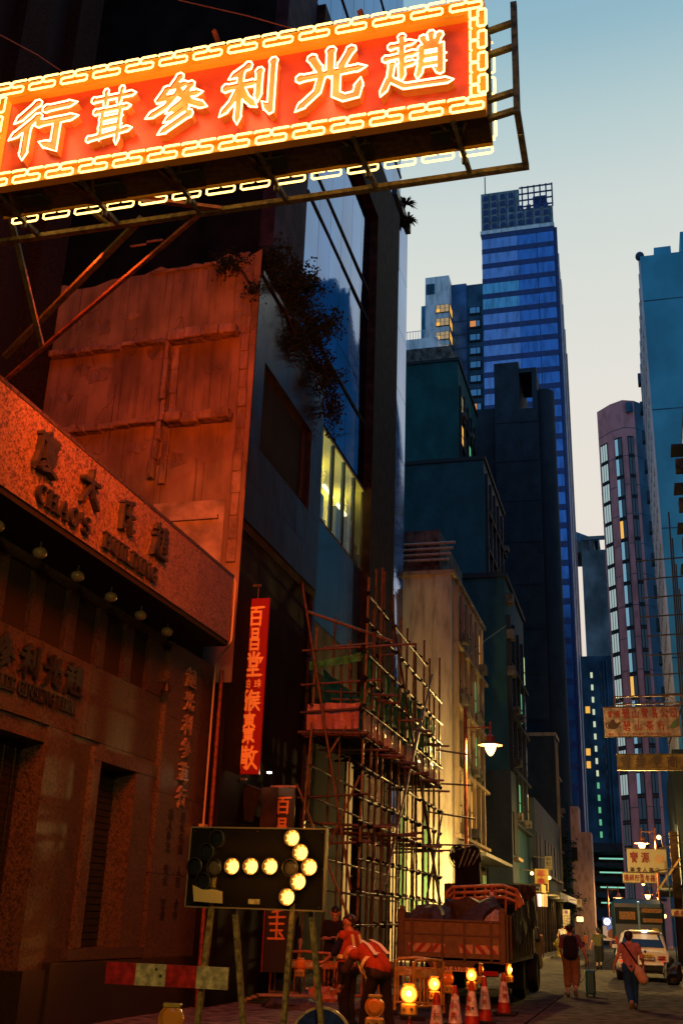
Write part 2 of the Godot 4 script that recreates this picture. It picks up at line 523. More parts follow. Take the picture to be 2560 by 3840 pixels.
	M.car_glass = mat(Color(0.01, 0.014, 0.03), 0.05)
	M.vent_amber = tmat(Color(0.4, 0.14, 0.03), 0.6, blotch2, Vector3(1, 1, 1))
	M.bus_strip = mat(Color(0.05, 0.16, 0.32), 0.3)
	M.sack_black = mat(Color(0.012, 0.012, 0.012), 0.3)
	M.hydrant = tmat(Color(0.5, 0.38, 0.04), 0.45, blotch, Vector3(1, 1, 1))
	M.case_teal = mat(Color(0.015, 0.16, 0.18), 0.35)
	M.case_dark = mat(Color(0.012, 0.04, 0.045), 0.4)
	M.bag_pale = mat(Color(0.42, 0.38, 0.24), 0.85)
	M.skin_warm = mat(Color(0.4, 0.2, 0.11), 0.55)
	M.cable = mat(Color(0.3, 0.2, 0.1), 0.7)
	serif_font = SystemFont.new()
	serif_font.font_names = PackedStringArray(["Droid Serif"])
	serif_font.font_weight = 700
	sans_font = SystemFont.new()
	sans_font.font_names = PackedStringArray(["Droid Sans"])
	sans_font.font_weight = 700
# ---------------------------------------------------------------- writing: strokes in a 100 x 100 box, y down
const GLYPHS := {
	"口": [[15, 20, 18, 85], [15, 20, 85, 20, 82, 85], [18, 80, 82, 80]],
	"日": [[20, 8, 22, 94], [20, 8, 80, 8, 78, 94], [21, 50, 79, 50], [22, 90, 78, 90]],
	"白": [[52, 0, 40, 16], [18, 18, 20, 96], [18, 18, 82, 18, 80, 96], [19, 56, 81, 56], [20, 92, 80, 92]],
	"木": [[8, 35, 92, 32], [50, 5, 50, 95], [48, 35, 28, 68, 6, 82], [52, 35, 72, 66, 94, 80]],
	"王": [[14, 14, 86, 12], [20, 48, 80, 46], [8, 90, 92, 88], [50, 13, 50, 89]],
	"貝": [[22, 6, 24, 72], [22, 6, 78, 6, 76, 72], [23, 27, 77, 27], [23, 48, 77, 48], [24, 70, 76, 70], [36, 74, 12, 96], [64, 74, 90, 96]],
	"山": [[50, 8, 50, 85], [14, 40, 16, 88], [16, 86, 84, 86], [86, 38, 84, 90]],
	"石": [[8, 12, 92, 10], [46, 12, 34, 45, 8, 72], [32, 50, 34, 95], [32, 50, 84, 50, 82, 95], [34, 90, 82, 90]],
	"禾": [[70, 4, 28, 18], [8, 38, 92, 36], [50, 14, 50, 96], [48, 40, 28, 66, 6, 80], [52, 40, 72, 62, 94, 74]],
	"刂": [[25, 18, 25, 62], [75, 4, 75, 90, 56, 80]],
	"艹": [[6, 50, 94, 46], [32, 15, 34, 85], [68, 12, 64, 85]],
	"肖": [[50, 2, 50, 28], [24, 10, 34, 26], [76, 8, 64, 26], [20, 34, 18, 70, 10, 96], [20, 34, 80, 34, 80, 94, 68, 88], [20, 54, 80, 54], [20, 73, 80, 73]],
	"氵": [[10, 10, 24, 22], [4, 36, 18, 46], [6, 92, 26, 58]],
	"趙": [[14, 16, 44, 14], [29, 2, 29, 36], [6, 36, 50, 33], [30, 36, 30, 72], [30, 52, 46, 50], [15, 48, 12, 70, 2, 92], [12, 72, 34, 88, 98, 90], ["肖", 50, 4, 97, 76]],
	"光": [[50, 4, 50, 42], [22, 12, 34, 34], [80, 8, 66, 34], [6, 44, 94, 42], [38, 44, 32, 72, 8, 94], [60, 44, 60, 82, 72, 90, 90, 88, 94, 70]],
	"利": [["禾", 0, 0, 60, 100], ["刂", 52, 0, 100, 100]],
	"參": [[50, 2, 38, 18, 62, 16], [28, 22, 16, 38, 42, 36], [72, 20, 60, 36, 86, 36], [50, 30, 30, 52, 4, 64], [52, 30, 74, 50, 97, 60], [60, 48, 40, 60], [66, 60, 38, 76], [74, 72, 30, 96]],
	"茸": [["艹", 0, 0, 100, 34], [14, 40, 86, 38], [30, 40, 30, 86], [70, 38, 70, 98], [30, 55, 70, 54], [30, 70, 70, 69], [6, 88, 94, 80]],
	"行": [[36, 4, 10, 28], [40, 30, 6, 58], [26, 46, 26, 96], [54, 16, 92, 14], [46, 42, 97, 40], [74, 42, 74, 90, 58, 82]],
	"大": [[8, 38, 92, 34], [50, 6, 46, 48, 10, 94], [50, 40, 66, 72, 94, 92]],
	"廈": [[50, 2, 54, 10], [12, 14, 94, 12], [16, 14, 14, 60, 2, 96], [28, 24, 92, 23], [58, 24, 52, 32], [38, 34, 38, 66], [38, 34, 80, 34, 80, 66], [39, 45, 79, 45], [39, 55, 79, 55], [38, 66, 80, 66], [52, 68, 28, 88], [44, 74, 78, 72, 56, 92, 26, 98], [46, 78, 66, 90, 94, 98]],
	"氏": [[78, 6, 20, 20], [22, 20, 22, 88, 46, 78], [22, 48, 92, 44], [56, 16, 64, 60, 82, 88, 95, 80]],
	"百": [[6, 14, 94, 10], [50, 14, 42, 32], [24, 32, 26, 96], [24, 32, 78, 32, 76, 96], [25, 62, 77, 62], [26, 92, 76, 92]],
	"昌": [["日", 18, 0, 82, 47], ["日", 8, 48, 92, 100]],
	"堂": [[50, 0, 50, 20], [28, 6, 36, 18], [74, 4, 64, 18], [12, 24, 6, 42], [12, 24, 90, 24, 82, 40], [34, 36, 36, 58], [34, 36, 68, 36, 66, 58], [35, 56, 67, 56], [28, 72, 74, 71], [50, 60, 50, 94], [10, 95, 90, 94]],
	"珀": [["王", 0, 10, 42, 90], ["白", 42, 2, 98, 98]],
	"珠": [["王", 0, 10, 40, 90], [60, 8, 48, 30], [54, 24, 92, 22], [44, 48, 98, 46], [72, 4, 72, 96], [70, 50, 46, 80], [74, 50, 98, 78]],
	"猴": [[32, 4, 6, 30], [12, 12, 34, 42, 30, 92, 16, 84], [30, 44, 4, 70], [54, 4, 42, 34], [48, 26, 48, 96], [60, 16, 92, 14], [90, 14, 88, 32], [58, 34, 96, 32], [66, 40, 58, 54], [62, 48, 94, 46], [54, 64, 98, 62], [76, 48, 72, 72, 54, 96], [76, 66, 98, 94]],
	"束": [[14, 16, 86, 12], [50, 0, 50, 98], [24, 34, 26, 60], [24, 34, 76, 33, 74, 60], [26, 58, 74, 58], [46, 62, 10, 92], [54, 62, 90, 88]],
	"棗": [["束", 6, 0, 94, 50], ["束", 6, 48, 94, 100]],
	"散": [[6, 18, 54, 16], [20, 4, 20, 34], [40, 4, 40, 34], [4, 34, 56, 32], [14, 44, 12, 96], [14, 44, 46, 44, 46, 94, 38, 90], [14, 58, 46, 58], [14, 70, 46, 70], [72, 4, 54, 44], [64, 26, 96, 24], [84, 26, 76, 60, 52, 96], [62, 42, 74, 70, 98, 94]],
	"玉": [["王", 0, 0, 100, 100], [68, 60, 84, 76]],
	"千": [[74, 6, 24, 18], [8, 46, 92, 42], [50, 14, 50, 96]],
	"香": [["禾", 8, 0, 92, 58], ["日", 24, 56, 76, 100]],
	"港": [["氵", 0, 0, 100, 100], [36, 18, 94, 16], [52, 4, 52, 38], [78, 4, 78, 38], [30, 40, 98, 38], [52, 42, 34, 66], [76, 42, 98, 62], [48, 58, 78, 56, 76, 72], [48, 72, 76, 72], [48, 58, 48, 92, 58, 96, 92, 94, 92, 80]],
	"碧": [["王", 4, 0, 46, 46], ["白", 52, 0, 94, 46], ["石", 4, 46, 96, 100]],
	"貿": [[36, 2, 14, 12], [14, 10, 16, 34, 36, 28], [30, 18, 40, 30], [50, 8, 88, 6, 84, 32, 74, 28], [66, 8, 48, 34], ["貝", 14, 36, 86, 100]],
	"易": [["日", 22, 0, 78, 46], [34, 46, 8, 70], [24, 56, 84, 54, 78, 94, 64, 86], [50, 58, 24, 84], [66, 58, 36, 98]],
	"公": [[38, 8, 8, 44], [60, 6, 94, 42], [50, 42, 24, 84, 72, 78], [64, 60, 84, 94]],
	"司": [[12, 10, 86, 10, 84, 92, 68, 86], [16, 32, 64, 31], [20, 50, 22, 84], [20, 50, 60, 50, 58, 84], [21, 80, 59, 80]],
	"茶": [["艹", 5, 0, 95, 28], [50, 22, 8, 54], [50, 24, 94, 52], [20, 60, 80, 59], [50, 44, 50, 94, 40, 90], [34, 66, 14, 88], [64, 66, 88, 86]],
	"寶": [[50, 0, 50, 8], [10, 12, 6, 26], [10, 12, 92, 12, 86, 24], [16, 24, 44, 23], [18, 36, 42, 35], [12, 48, 46, 46], [30, 24, 30, 47], [60, 22, 54, 34], [56, 30, 90, 28], [52, 40, 94, 39], [74, 24, 74, 40], [58, 44, 58, 54], [58, 44, 86, 44, 86, 54], ["貝", 18, 54, 82, 100]],
	"壽": [[20, 10, 80, 8], [50, 0, 50, 26], [10, 26, 90, 24], [24, 36, 78, 35, 76, 50], [14, 50, 88, 48], [30, 60, 70, 58], [6, 74, 94, 72], [16, 82, 16, 96], [16, 82, 40, 82, 38, 96], [70, 72, 70, 96, 58, 92], [54, 82, 60, 90]],
	"商": [[50, 0, 52, 10], [8, 14, 92, 12], [34, 18, 40, 30], [66, 18, 58, 30], [14, 34, 14, 98], [14, 34, 88, 34, 88, 96, 78, 92], [38, 44, 28, 54], [60, 44, 72, 54], ["口", 30, 56, 70, 92]],
	"源": [["氵", 0, 0, 100, 100], [34, 12, 96, 10], [40, 12, 36, 60, 22, 96], [66, 14, 60, 24], [50, 28, 50, 60], [50, 28, 84, 28, 84, 60], [50, 44, 84, 44], [50, 60, 84, 60], [68, 60, 68, 94, 58, 90], [54, 70, 42, 88], [82, 70, 96, 88]],
	"批": [[20, 2, 20, 92, 8, 86], [2, 30, 38, 28], [2, 60, 38, 52], [52, 8, 52, 86, 66, 74], [52, 42, 66, 40], [80, 4, 80, 80, 88, 88, 98, 84, 98, 68]],
	"發": [[10, 12, 42, 10, 6, 50], [60, 4, 66, 16, 94, 46], [80, 8, 66, 18], [8, 50, 92, 48], [20, 60, 44, 58, 42, 78, 14, 78, 16, 94, 36, 92], [60, 58, 56, 72], [58, 58, 84, 58, 88, 72], [56, 78, 86, 76, 56, 98], [60, 80, 94, 98]],
	"冬": [[42, 2, 12, 44], [36, 20, 80, 18, 52, 46, 8, 66], [36, 28, 60, 48, 95, 64], [44, 66, 62, 74], [36, 82, 66, 96]],
	"菇": [["艹", 5, 0, 95, 28], [24, 30, 10, 72, 42, 94], [42, 44, 34, 72, 8, 96], [4, 56, 48, 52], [54, 46, 98, 44], [76, 30, 76, 62], ["口", 54, 56, 98, 98]],
	"華": [["艹", 5, 0, 95, 28], [12, 38, 88, 37], [24, 52, 26, 66], [40, 46, 40, 70], [60, 46, 60, 70], [8, 60, 92, 59], [14, 76, 86, 75], [50, 30, 50, 100]],
	"泰": [[18, 12, 82, 10], [22, 26, 78, 24], [6, 40, 94, 38], [50, 2, 40, 46, 8, 68], [54, 40, 94, 66], [50, 52, 50, 94, 40, 90], [30, 58, 40, 68], [26, 92, 46, 74], [74, 56, 60, 68], [56, 72, 82, 92]],
	"合": [[50, 4, 6, 46], [50, 6, 96, 44], [32, 44, 68, 43], ["口", 16, 50, 84, 100]],
	"村": [["木", 0, 0, 48, 100], [50, 30, 98, 28], [82, 4, 82, 92, 66, 84], [58, 48, 68, 62]],
	"成": [[18, 26, 90, 22], [20, 26, 20, 70, 6, 96], [20, 50, 44, 48, 42, 80, 34, 76], [56, 4, 66, 66, 88, 92, 96, 76], [84, 44, 52, 90], [72, 4, 86, 14]],
	"興": [[18, 10, 16, 58], [82, 8, 84, 58], [18, 22, 32, 20], [18, 38, 32, 37], [68, 20, 82, 20], [68, 38, 82, 37], [38, 10, 38, 56], [38, 10, 62, 10, 62, 54], [44, 24, 56, 24], [44, 34, 44, 48], [44, 34, 56, 34, 56, 48], [4, 62, 96, 60], [34, 66, 12, 94], [66, 66, 90, 94]],
	"和": [["禾", 0, 0, 58, 100], ["口", 56, 26, 100, 84]],
	"高": [[50, 0, 50, 12], [8, 16, 92, 14], ["口", 24, 20, 76, 46], [14, 50, 14, 98], [14, 50, 88, 50, 88, 96, 76, 90], ["口", 28, 58, 72, 92]],
	"人": [[50, 6, 44, 50, 8, 94], [50, 40, 66, 74, 95, 92]],
	"機": [["木", 0, 0, 42, 100], [54, 4, 46, 22, 60, 22, 48, 44], [82, 4, 74, 22, 90, 22, 76, 44], [40, 54, 98, 50], [54, 54, 46, 94], [66, 10, 74, 70, 96, 94], [92, 66, 66, 92]],
	"正": [[12, 14, 88, 12], [50, 13, 50, 88], [50, 48, 80, 46], [26, 44, 26, 88], [6, 90, 94, 88]],
	"中": [[16, 26, 18, 66], [16, 26, 84, 26, 82, 66], [18, 62, 82, 62], [50, 4, 50, 98]],
	"記": [[24, 2, 30, 12], [4, 20, 48, 19], [10, 34, 42, 33], [10, 46, 42, 45], ["口", 6, 52, 46, 98], [56, 14, 92, 13, 90, 46], [58, 46, 90, 46], [58, 46, 58, 84, 70, 92, 94, 90, 96, 72]],
}

func strokes(ch: String) -> Array:
	var out := []
	for s in GLYPHS.get(ch, []):
		if s[0] is String:
			var w: float = (s[3] - s[1]) / 100.0
			var h: float = (s[4] - s[2]) / 100.0
			for q in strokes(s[0]):
				var r := []
				for i in q.size():
					r.append(s[1] + q[i] * w if i % 2 == 0 else s[2] + q[i] * h)
				out.append(r)
		else:
			out.append(s)
	return out

# one brush stroke: even body, a heavier head, a drawn-out tail; unit box, y up
func stroke_poly(s: Array, w: float) -> PackedVector2Array:
	var line := PackedVector2Array()
	for i in range(0, s.size(), 2):
		line.append(Vector2(s[i] / 100.0, -s[i + 1] / 100.0))
	var n := line.size()
	var d0 := (line[1] - line[0]).normalized()
	var d1 := (line[n - 1] - line[n - 2]).normalized()
	var body: PackedVector2Array = Geometry2D.offset_polyline(line, w * 0.43, Geometry2D.JOIN_MITER, Geometry2D.END_ROUND)[0]
	var p := line[0]
	var head := PackedVector2Array()
	for k in 7:
		var t := TAU * k / 7.0
		head.append(p + Vector2(cos(t), sin(t)).rotated(d0.angle()) * w * 0.58)
	var q := line[n - 1]
	var side := Vector2(-d1.y, d1.x)
	var tail := PackedVector2Array([q + side * w * 0.52 - d1 * w * 0.3, q - side * w * 0.52 - d1 * w * 0.3, q + d1 * w * 0.75])
	for extra in [head, tail]:
		var r := Geometry2D.merge_polygons(body, extra)
		var best := body
		for c in r:
			if not Geometry2D.is_polygon_clockwise(c) and c.size() >= 3:
				best = c
				break
		body = best
	return body

func glyph(ch: String, w: float) -> ArrayMesh:
	var key := "%s/%.3f" % [ch, w]
	if not glyph_cache.has(key):
		var st := begin()
		var n := 0
		for s in strokes(ch):
			prism(st, stroke_poly(s, w), 1.0 + 0.012 * n)
			n += 1
		glyph_cache[key] = st.commit()
	return glyph_cache[key]

# the outlines of a character when all its strokes are joined: outer edges and the edges of its holes
func outlines(ch: String, w: float) -> Array:
	var key := "%s/%.3f" % [ch, w]
	if outline_cache.has(key): return outline_cache[key]
	var outer := []
	var holes := []
	for s in strokes(ch):
		var p := stroke_poly(s, w)
		var kept := []
		for h in holes:
			for c in Geometry2D.clip_polygons(h, p):
				kept.append(c)
		holes = kept
		var rest := []
		for q in outer:
			var r := Geometry2D.merge_polygons(p, q)
			var outs := []
			for c in r:
				if Geometry2D.is_polygon_clockwise(c): holes.append(c)
				else: outs.append(c)
			if outs.size() == 1: p = outs[0]
			else: rest.append(q)
		rest.append(p)
		outer = rest
	var all := []
	for c in outer + holes:
		if c.size() >= 3: all.append(c)
	outline_cache[key] = all
	return all

# a character on a surface: corner = top left of its box, ux to its right, up = its upward direction
func letter(ch: String, corner: Vector3, ux: Vector3, up: Vector3, sx: float, sy: float, depth: float, m: Material, parent: Node, w := 0.1, called := "letter") -> MeshInstance3D:
	var n := ux.cross(up).normalized()
	return part(called, glyph(ch, w), m, parent, Transform3D(Basis(ux * sx, up * sy, n * depth), corner))

func latin(text: String, at: Vector3, ux: Vector3, up: Vector3, height: float, depth: float, m: Material, parent: Node, font: Font, width := -1.0, called := "letter") -> void:
	# each letter its own mesh; at = left end of the baseline, height = that of a capital
	var size := 64
	var pix := height / (size * 0.72)
	var total := font.get_string_size(text, HORIZONTAL_ALIGNMENT_LEFT, -1, size).x * pix
	var sq := 1.0 if width < 0.0 else width / total
	var n := ux.cross(up).normalized()
	var x := 0.0
	for c in text:
		var adv := font.get_string_size(c, HORIZONTAL_ALIGNMENT_LEFT, -1, size).x * pix * sq
		if c != " ":
			var key := "latin/%s/%s" % [c, font.font_names[0]]
			if not glyph_cache.has(key):
				var t := TextMesh.new()
				t.text = c
				t.font = font
				t.font_size = size
				t.pixel_size = 0.01
				t.depth = 1.0
				t.horizontal_alignment = HORIZONTAL_ALIGNMENT_LEFT
				t.vertical_alignment = VERTICAL_ALIGNMENT_BOTTOM
				glyph_cache[key] = t
			var tm: TextMesh = glyph_cache[key]
			var bb := tm.get_aabb()
			var k := pix / 0.01
			var drop := height * 0.66 if c == "'" else (height * 0.36 if c in "-·" else 0.0)
			part(called, tm, m, parent, Transform3D(Basis(ux * k * sq, up * k, n * depth), at + ux * x + up * drop - up * (bb.position.y * k) + n * depth * 0.5))
		x += adv

# a run of characters along a direction
func run_of(chars: String, corner: Vector3, step: Vector3, ux: Vector3, up: Vector3, sx: float, sy: float, depth: float, m: Material, parent: Node, w := 0.1) -> void:
	var p := corner
	for c in chars:
		if c != " ":
			letter(c, p, ux, up, sx, sy, depth, m, parent, w)
		p += step
# ---------------------------------------------------------------- the world
func _ready() -> void:
	rng.seed = 20240607
	set_lens()
	var cam := Camera3D.new()
	cam.name = "camera"
	add_child(cam)
	cam.transform = Transform3D(Basis(cam_r, cam_u, -cam_f), EYE)
	cam.fov = rad_to_deg(2.0 * atan(1920.0 / FOCAL))
	cam.near = 0.1
	cam.far = 1500.0
	cam.current = true
	var env := Environment.new()
	env.background_mode = Environment.BG_SKY
	env.tonemap_mode = Environment.TONE_MAPPER_LINEAR
	env.tonemap_exposure = 1.0
	env.background_energy_multiplier = 1.0
	env.sdfgi_enabled = true
	env.ssao_enabled = true
	env.ssil_enabled = true
	env.sky = dusk_sky()
	var we := WorldEnvironment.new()
	we.name = "world_environment"
	we.environment = env
	add_child(we)
	# the last light of the sun, just set beyond the far end of the street
	var sun := DirectionalLight3D.new()
	sun.name = "sun"
	add_child(sun)
	sun.light_energy = 0.15
	sun.light_angular_distance = 12.0
	sun.light_color = Color(1.0, 0.82, 0.7)
	sun.shadow_enabled = true
	sun.look_at_from_position(Vector3.ZERO, Vector3(-0.35, -0.16, 1.0), Vector3.UP)
	make_materials()
	ball.radius = 0.5
	ball.height = 1.0
	ball.radial_segments = 20
	ball.rings = 10
	ground()
	ginseng_building()
	tenement()
	glass_block()
	cream_building()
	left_row()
	towers()
	right_row()
	neon_sign()
	scaffold()
	left_signs()
	right_signs()
	street_lamps()
	road_works()
	truck()
	street_vehicles()
	people()
	details()

func dusk_sky() -> Sky:
	# warm and pale towards the afterglow at the far end of the street, deep blue overhead and behind
	var west := [[-90.0, Color(0.05, 0.05, 0.05)], [-1.0, Color(0.1, 0.1, 0.1)], [0.0, Color(0.62, 0.50, 0.43)], [12.0, Color(0.80, 0.70, 0.62)], [21.0, Color(0.82, 0.76, 0.68)], [27.0, Color(0.79, 0.76, 0.70)], [33.0, Color(0.70, 0.73, 0.68)], [37.0, Color(0.62, 0.69, 0.67)], [41.0, Color(0.47, 0.61, 0.63)], [45.0, Color(0.30, 0.49, 0.58)], [52.0, Color(0.18, 0.38, 0.56)], [65.0, Color(0.12, 0.30, 0.52)], [90.0, Color(0.10, 0.27, 0.5)]]
	var east := [[-90.0, Color(0.05, 0.05, 0.05)], [-1.0, Color(0.1, 0.1, 0.1)], [0.0, Color(0.30, 0.48, 0.70)], [25.0, Color(0.23, 0.47, 0.78)], [55.0, Color(0.14, 0.36, 0.66)], [90.0, Color(0.10, 0.27, 0.5)]]
	var im := Image.create(128, 720, false, Image.FORMAT_RGBAF)
	for y in 720:
		var el := 90.0 - (y + 0.5) / 4.0
		var w := ramp(west, el)
		var e := ramp(east, el)
		for x in 128:
			var az := (x + 0.5) / 128.0 * TAU - PI
			im.set_pixel(x, y, e.lerp(w, smoothstep(-0.55, 0.8, -cos(az))))
	var pm := PanoramaSkyMaterial.new()
	pm.panorama = ImageTexture.create_from_image(im)
	var s := Sky.new()
	s.sky_material = pm
	return s

func ramp(stops: Array, t: float) -> Color:
	for i in stops.size() - 1:
		if t <= stops[i + 1][0]:
			return stops[i][1].lerp(stops[i + 1][1], clampf((t - stops[i][0]) / (stops[i + 1][0] - stops[i][0]), 0.0, 1.0))
	return stops[-1][1]

# ---------------------------------------------------------------- ground
const KERB_L := -5.4
const KERB_R := 0.9

func ground() -> void:
	var g := setting("ground")
	box("earth", Vector3(-400, -0.6, -700), Vector3(400, -0.09, 200), M.earth, g)
	var rd := setting("road")
	box("bedding", Vector3(KERB_L - 0.1, -0.085, -190), Vector3(KERB_R + 0.1, -0.035, 22), M.joint, rd)
	var z := 20.0
	var k := 0
	while z > -185.0:
		var l := 5.4
		for s in [[KERB_L, -2.32], [-2.28, KERB_R]]:
			var dy := rng.randf_range(-0.003, 0.003)
			box("slab", Vector3(s[0], -0.03, z - l + 0.035), Vector3(s[1], dy, z), M.road if (k + int(s[0])) % 2 == 0 else M.road2, rd)
		z -= l
		k += 1
	for side in [[KERB_L, -8.2, "pavement"], [KERB_R, 3.6, "pavement"]]:
		var p := setting(side[2])
		var sg := signf(side[1] - side[0])
		box("base", Vector3(side[0] + sg * 0.16, -0.08, -190), Vector3(side[1] + sg * 3.0, 0.105, 22), M.joint, p)
		z = 20.0
		while z > -130.0:
			var w: float = absf(side[1] - side[0]) - 0.17
			var step := 1.2 if z > -80.0 else 4.0
			var cols := 3 if z > -80.0 else 1
			for c in cols:
				var x0: float = side[0] + sg * (0.17 + w * c / cols + 0.004)
				var x1: float = side[0] + sg * (0.17 + w * (c + 1) / cols - 0.004)
				box("paving_slab", Vector3(x0, 0.1, z - step + 0.01), Vector3(x1, 0.13 + rng.randf_range(-0.003, 0.003), z), M.paving, p)
			z -= step
		z = 12.0
		while z > -110.0:
			bbox("kerb_stone", Vector3(side[0] + sg * 0.08, 0.03, z - 0.5), Vector3(0.155, 0.21, 0.985), 0.015, M.kerb, p)
			z -= 1.0

# ---------------------------------------------------------------- the ginseng shop's building
func panel_grid(called: String, x: float, z0: float, z1: float, y0: float, y1: float, cw: float, rh: float, thick: float, mats: Array, parent: Node) -> void:
	# stone panels facing +x on a plane, with open joints
	var nz := maxi(1, roundi((z0 - z1) / cw))
	var ny := maxi(1, roundi((y1 - y0) / rh))
	var dz := (z0 - z1) / nz
	var dy := (y1 - y0) / ny
	for i in nz:
		for j in ny:
			var m: Material = mats[rng.randi() % mats.size()]
			var o := rng.randf_range(0.0, 0.004)
			box(called, Vector3(x - thick, y0 + dy * j + 0.004, z0 - dz * i - 0.004), Vector3(x + o, y0 + dy * (j + 1) - 0.004, z0 - dz * (i + 1) + 0.004), m, parent)

func ginseng_building() -> void:
	var b := thing("shop_building", "low granite shop building with bronze letters on its deep fascia", "building", Vector3(-8, 0, -9))
	var gr := [M.granite, M.granite2, M.granite3]
	# body behind the stone
	box("wall", Vector3(-30, 4.25, 14), Vector3(-8.18, 6.4, -19.45), M.joint, b)
	box("roof", Vector3(-30, 6.44, 14), Vector3(-7.32, 7.6, -18.0), M.joint, b)
	box("roof", Vector3(-30, 6.44, -18.0), Vector3(-8.3, 7.5, -19.45), M.joint, b)
	box("wall", Vector3(-8.9, 0, 14), Vector3(-8.6, 4.3, -19.45), M.matte, b)
	# fascia: panels and a lower edge
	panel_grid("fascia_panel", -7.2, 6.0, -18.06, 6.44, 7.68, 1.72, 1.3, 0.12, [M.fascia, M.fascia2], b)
	box("coping", Vector3(-7.5, 7.684, 6), Vector3(-7.19, 7.74, -18.06), M.granite2, b)
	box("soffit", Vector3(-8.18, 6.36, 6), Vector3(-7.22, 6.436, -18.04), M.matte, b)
	# bronze letters on the fascia, street side to the right
	var R := Vector3(0, 0, -1)
	for a in [["廈", -10.86], ["大", -12.06], ["氏", -13.2], ["趙", -14.4]]:
		letter(a[0], Vector3(-7.196, 7.5, a[1]), R, Vector3.UP, 0.52, 0.56, 0.085, M.bronze, b, 0.12)
	latin("CHAO'S", Vector3(-7.196, 6.53, -11.02), R, Vector3.UP, 0.25, 0.06, M.bronze, b, serif_font, 1.45)
	latin("BUILDING", Vector3(-7.196, 6.53, -12.86), R, Vector3.UP, 0.25, 0.06, M.bronze, b, serif_font, 1.85)
	# round lamps under the soffit, switched off
	for i in 8:
		var z := -8.9 - 1.06 * i
		tube("lamp_stem", Vector3(-7.66, 6.36, z), Vector3(-7.66, 6.27, z), 0.02, M.black, b)
		globe("lamp_globe", Vector3(-7.66, 6.2, z), Vector3(0.2, 0.16, 0.2), M.lamp_off, b)
	# stone between and beside the high windows
	var edges := [-12.11, -12.74, -13.08, -13.74, -14.06, -14.72, -15.04, -15.70, -16.02, -16.62]
	var wins := [[-8.2, -8.84], [-9.18, -9.82], [-10.16, -10.8], [-11.14, -11.78]]
	for i in range(0, edges.size(), 2):
		wins.append([edges[i], edges[i + 1]])
	var last := 6.0
	for w in wins:
		box("pier", Vector3(-8.3, 5.27, last), Vector3(-8.1, 6.2, w[0] + 0.02), M.granite2, b)
		var f := box("window", Vector3(-8.5, 5.27, w[0]), Vector3(-8.42, 6.2, w[1]), M.black, b)
		box("pane", Vector3(-8.41, 5.33, w[0] - 0.05), Vector3(-8.405, 6.14, w[1] + 0.05), M.dark_glass, f)
		box("frame", Vector3(-8.42, 5.27, w[0]), Vector3(-8.37, 5.33, w[1]), M.bronze, f)
		last = w[1] - 0.02
	box("pier", Vector3(-8.3, 5.27, last), Vector3(-8.1, 6.2, -17.3), M.granite2, b)
	box("lintel", Vector3(-8.3, 6.204, 6), Vector3(-8.09, 6.355, -17.3), M.granite2, b)
	# a room with a light on behind the window nearest the corner of the picture
	box("blind", Vector3(-8.404, 5.36, -11.18), Vector3(-8.395, 5.62, -11.74), M.teal_lit, b)
	box("blind", Vector3(-8.404, 5.66, -11.18), Vector3(-8.395, 5.8, -11.74), M.teal_lit, b)
	# name band with black characters
	panel_grid("band_panel", -8.1, 6.0, -17.3, 4.14, 5.26, 1.3, 1.2, 0.1, gr, b)
	for a in [["行", -10.5], ["茸", -11.1], ["參", -11.95], ["利", -12.62], ["光", -13.25], ["趙", -13.88]]:
		letter(a[0], Vector3(-8.096, 5.12, a[1]), R, Vector3.UP, 0.5, 0.46, 0.05, M.black, b, 0.15)
	latin("LEE GINSENG FIRM", Vector3(-8.096, 4.4, -12.18), R, Vector3.UP, 0.19, 0.04, M.black, b, serif_font, 2.1)
	# entrance bay with its grille, and the stone round it
	box("pier", Vector3(-8.85, 0.9, -13.66), Vector3(-8.1, 4.136, -14.3), M.granite, b)
	box("pier", Vector3(-8.3, 0.9, -14.304), Vector3(-8.13, 4.136, -15.24), M.granite2, b)
	box("door_head", Vector3(-8.6, 3.9, 6), Vector3(-8.14, 4.136, -13.66), M.granite3, b)
	var gate := box("folding_gate", Vector3(-8.52, 0.1, -6), Vector3(-8.50, 3.88, -13.64), M.matte, b)
	for i in 26:
		var z := -6.2 - i * 0.29
		tube("gate_bar", Vector3(-8.46, 0.12, z), Vector3(-8.46, 3.88, z), 0.012, M.slat, gate, 6)
	for i in 34:
		bar("gate_rod", Vector3(-8.462, 0.25 + i * 0.11, -6.1), Vector3(-8.462, 0.25 + i * 0.11, -13.6), 0.008, 0.01, M.slat, gate)
	# second bay: roller shutter in a moulded frame
	box("shutter_head", Vector3(-8.5, 4.06, -15.24), Vector3(-8.1, 4.136, -17.3), M.granite, b)
	box("frame", Vector3(-8.5, 3.86, -15.0), Vector3(-8.04, 4.056, -17.3), M.granite3, b)
	box("frame", Vector3(-8.5, 1.16, -15.0), Vector3(-8.05, 3.856, -15.24), M.granite3, b)
	box("frame", Vector3(-8.5, 1.16, -16.5), Vector3(-8.05, 3.856, -17.22), M.granite, b)
	box("sill", Vector3(-8.6, 1.0, -14.8), Vector3(-8.0, 1.156, -17.3), M.granite2, b)
	var sh := box("roller_shutter", Vector3(-8.5, 1.16, -15.24), Vector3(-8.46, 3.86, -16.5), M.matte, b)
	for i in 26:
		var y := 1.21 + i * 0.103
		obox("slat", Vector3(-8.44, y, -15.87), Vector3(0.012, 0.094, 1.24), Basis(Vector3.BACK, deg_to_rad(9.0)), M.slat, sh)
	# corner pilaster with its column of characters
	panel_grid("pilaster_panel", -8.0, -17.3, -19.42, 0.98, 6.3, 2.2, 1.3, 0.3, gr, b)
	box("pilaster_core", Vector3(-8.6, 0.0, -17.31), Vector3(-8.12, 6.35, -19.41), M.joint, b)
	var col := ["趙", "光", "利", "參", "茸", "行"]
